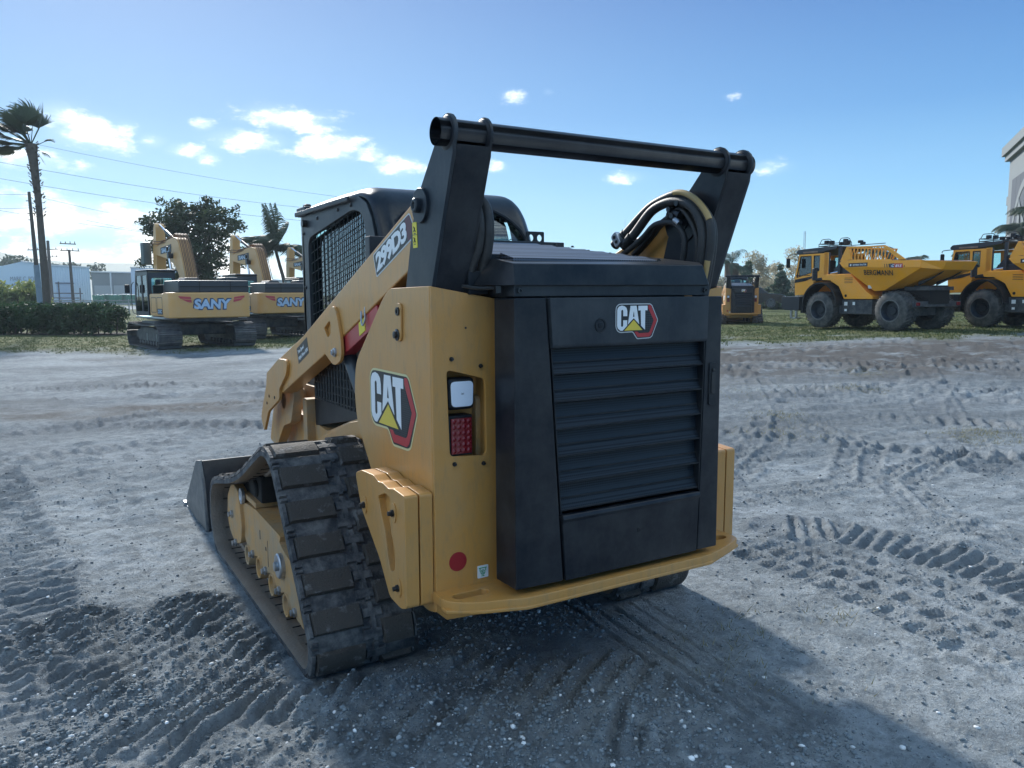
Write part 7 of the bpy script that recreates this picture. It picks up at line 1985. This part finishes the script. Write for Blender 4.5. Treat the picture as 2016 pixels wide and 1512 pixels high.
def wr(v, a, b, c_, d_):
    n_ = N.new('ShaderNodeMapRange'); n_.interpolation_type = 'SMOOTHSTEP'; L.new(v, n_.inputs['Value'])
    for k_, x_ in zip(('From Min', 'From Max', 'To Min', 'To Max'), (a, b, c_, d_)): n_.inputs[k_].default_value = x_
    return n_.outputs['Result']
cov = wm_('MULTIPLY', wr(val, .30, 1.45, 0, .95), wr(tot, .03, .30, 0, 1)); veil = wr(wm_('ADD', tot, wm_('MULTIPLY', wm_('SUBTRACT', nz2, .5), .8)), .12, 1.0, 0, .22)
cr = N.new('ShaderNodeValToRGB'); L.new(wm_('DIVIDE', EL, 60.), cr.inputs[0])
SKY = [(0.0, (.32, .54, .66)), (.05, (.24, .47, .63)), (.12, (.145, .35, .57)), (.20, (.070, .22, .46)), (.32, (.032, .125, .345)), (.6, (.06, .18, .38)), (1.0, (.08, .20, .38))]
while len(cr.color_ramp.elements) < len(SKY): cr.color_ramp.elements.new(.5)
for el_, (ps, cc) in zip(cr.color_ramp.elements, SKY): el_.position = ps; el_.color = (*[k_ / .12 * 1.0 for k_ in cc], 1)
def wmix(f, A_, B_):
    n_ = N.new('ShaderNodeMix'); n_.data_type = 'RGBA'; n_.clamp_factor = True
    for s_, v in (('Factor', f), ('A', A_), ('B', B_)):
        if isinstance(v, tuple): n_.inputs[s_].default_value = (*v, 1)
        elif isinstance(v, (int, float)): n_.inputs[s_].default_value = v
        else: L.new(v, n_.inputs[s_])
    return n_.outputs['Result']
sunny = wm_('EXPONENT', wm_('MULTIPLY', wm_('POWER', wm_('DIVIDE', wm_('SUBTRACT', AZ, 4.), 42.), 2), -1.0))
base = wmix(wm_('MULTIPLY', sunny, .17), cr.outputs[0], (.62 / .12, .80 / .12, .95 / .12))
base = wmix(.06, base, sky.outputs[0])
c = wmix(veil, base, (.72 / .12, .84 / .12, .93 / .12)); shade = wr(nz, .35, .65, 0, 1)
cc_ = wmix(shade, (.62 / .12, .74 / .12, .86 / .12), (1.15 / .12, 1.13 / .12, 1.06 / .12)); cc_ = wmix(wr(wm_('ABSOLUTE', AZ), 70, 90, 0, 1), cc_, (1.25 / .12, 1.45 / .12, 1.5 / .12)); c = wmix(cov, c, cc_)  # clouds out of view get a brighter colour to strengthen the added fill
c = wmix(wr(EL, -3, -.3, 1, 0), c, (.3 / .12, .33 / .12, .36 / .12))
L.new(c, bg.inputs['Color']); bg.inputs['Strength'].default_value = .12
# ------------------------------------------------------------------ tidy: at most thing > part > sub-part, one mesh per separate piece
def depth(o):
    n = 0
    while o.parent: o = o.parent; n += 1
    return n
def flatten():
    for o in list(COL.objects):
        if depth(o) > 2:
            p_ = o
            while depth(p_) > 1: p_ = p_.parent
            o.parent = p_
def islands(me):
    n = len(me.vertices); ed = np.empty(len(me.edges) * 2, int); me.edges.foreach_get('vertices', ed); ed = ed.reshape(-1, 2)
    lab = np.arange(n)
    while True:
        l2 = lab.copy(); np.minimum.at(l2, ed[:, 0], lab[ed[:, 1]]); np.minimum.at(l2, ed[:, 1], lab[ed[:, 0]]); l2 = l2[l2]
        if (l2 == lab).all(): break
        lab = l2
    return np.unique(lab, return_inverse=True)[1]
NOSPLIT = ('belt', 'pattern', 'slats', 'mesh', 'lattice', 'leaves', 'screen', 'print', 'letter', 'text', 'mark', 'fronds')
def split_all():
    for o in list(COL.objects):
        if o.type != 'MESH' or o.get('kind') or not o.parent: continue
        nm = o.name.split('.')[0]
        if any(w_ in nm for w_ in NOSPLIT) or len(o.data.vertices) > 30000: continue
        isl = islands(o.data); k = int(isl.max()) + 1
        if k < 2 or k > 400: continue
        co = np.empty(len(o.data.vertices) * 3); o.data.vertices.foreach_get('co', co); co = co.reshape(-1, 3)
        lo = np.full((k, 3), 1e9); hi = np.full((k, 3), -1e9); np.minimum.at(lo, isl, co); np.maximum.at(hi, isl, co)
        size = (hi - lo).max(1); gap = np.maximum(0, np.maximum(lo[:, None] - hi[None], lo[None] - hi[:, None]))
        lim = np.maximum(.02, .5 * np.maximum(size[:, None], size[None]))
        if nm in EACH: lim = lim * 0 + 1e-4
        near = np.sqrt((gap ** 2).sum(2)) <= lim
        lab = np.arange(k)
        for _ in range(k):
            l2 = np.array([lab[near[i]].min() for i in range(k)])
            if (l2 == lab).all(): break
            lab = l2
        u = np.unique(lab)
        if len(u) < 2: continue
        for j, g_ in enumerate(u):
            keep = lab[isl] == g_
            bm = bmesh.new(); bm.from_mesh(o.data); bm.verts.ensure_lookup_table()
            bmesh.ops.delete(bm, geom=[v for v, kk in zip(list(bm.verts), keep) if not kk], context='VERTS')
            me = bpy.data.meshes.new(nm); bm.to_mesh(me); bm.free()
            for m_ in o.data.materials: me.materials.append(m_)
            if j == 0: first = me
            else:
                c = o.copy(); c.data = me; COL.objects.link(c); c.parent = o.parent
        o.data = first
EACH = ('tread_block', 'idler_wheel', 'end_wheel', 'track_roller', 'roller')
hb_ = bpy.data.materials.new('haze_air'); N, L = nt(hb_); N.remove(N['Principled BSDF'])
pv = N.new('ShaderNodeVolumePrincipled'); pv.inputs['Density'].default_value = .0004; pv.inputs['Color'].default_value = (.72, .86, 1, 1); pv.inputs['Anisotropy'].default_value = .35
L.new(pv.outputs[0], N['Material Output'].inputs['Volume'])
bm = new(); box(bm, -150, 320, -60, 420, -8, 60); hz_o = build('haze', bm, hb_, smooth=False); tag(hz_o, kind='stuff')
# ================================================================== finish and copies
flatten(); split_all()
NM = {'plate_bolts': 'plate_bolt', 'frame_knobs': 'frame_knob', 'left_hoses': 'hose', 'hood_louvers': 'hood_louver_pattern', 'frame_slots': 'frame_slot', 'grille_reveal': 'grille_edge', 'tread_blocks': 'tread_block', 'hood_bolts': 'hood_bolt'}
e2 = copy_tree(exc); tag(e2, 'yellow crawler excavator parked second from the hedge, partly behind the loader cab'); put(e2, 573, 34, R(8), 2.6)
e3 = copy_tree(exc); tag(e3, 'yellow excavator furthest along the row, only its boom showing past the loader cab'); put(e3, 668, 46, R(8), 2.6)
for e_ in (e2, e3):
    for ch in list(e_.children):
        if ch.name.startswith('dig_bucket'): bpy.data.objects.remove(ch)
d2 = copy_tree(dmp); tag(d2, 'yellow skip dumper at the frame edge, its rear cut off, behind the lettered one')
d2.location = (27.21, 9.84, float(terr(27.21, 9.84)) + .0)
l2 = copy_tree(ldr); tag(l2, 'small distant yellow and black track loader on the grass, seen past the near loader door', 'track loader')
g_ = ground_at(1462, 34.5); l2.location = (g_.x, g_.y, g_.z); l2.rotation_euler = (0, 0, R(-38))
print('objects', len(COL.objects), 'verts', sum(len(m.vertices) for m in bpy.data.meshes))
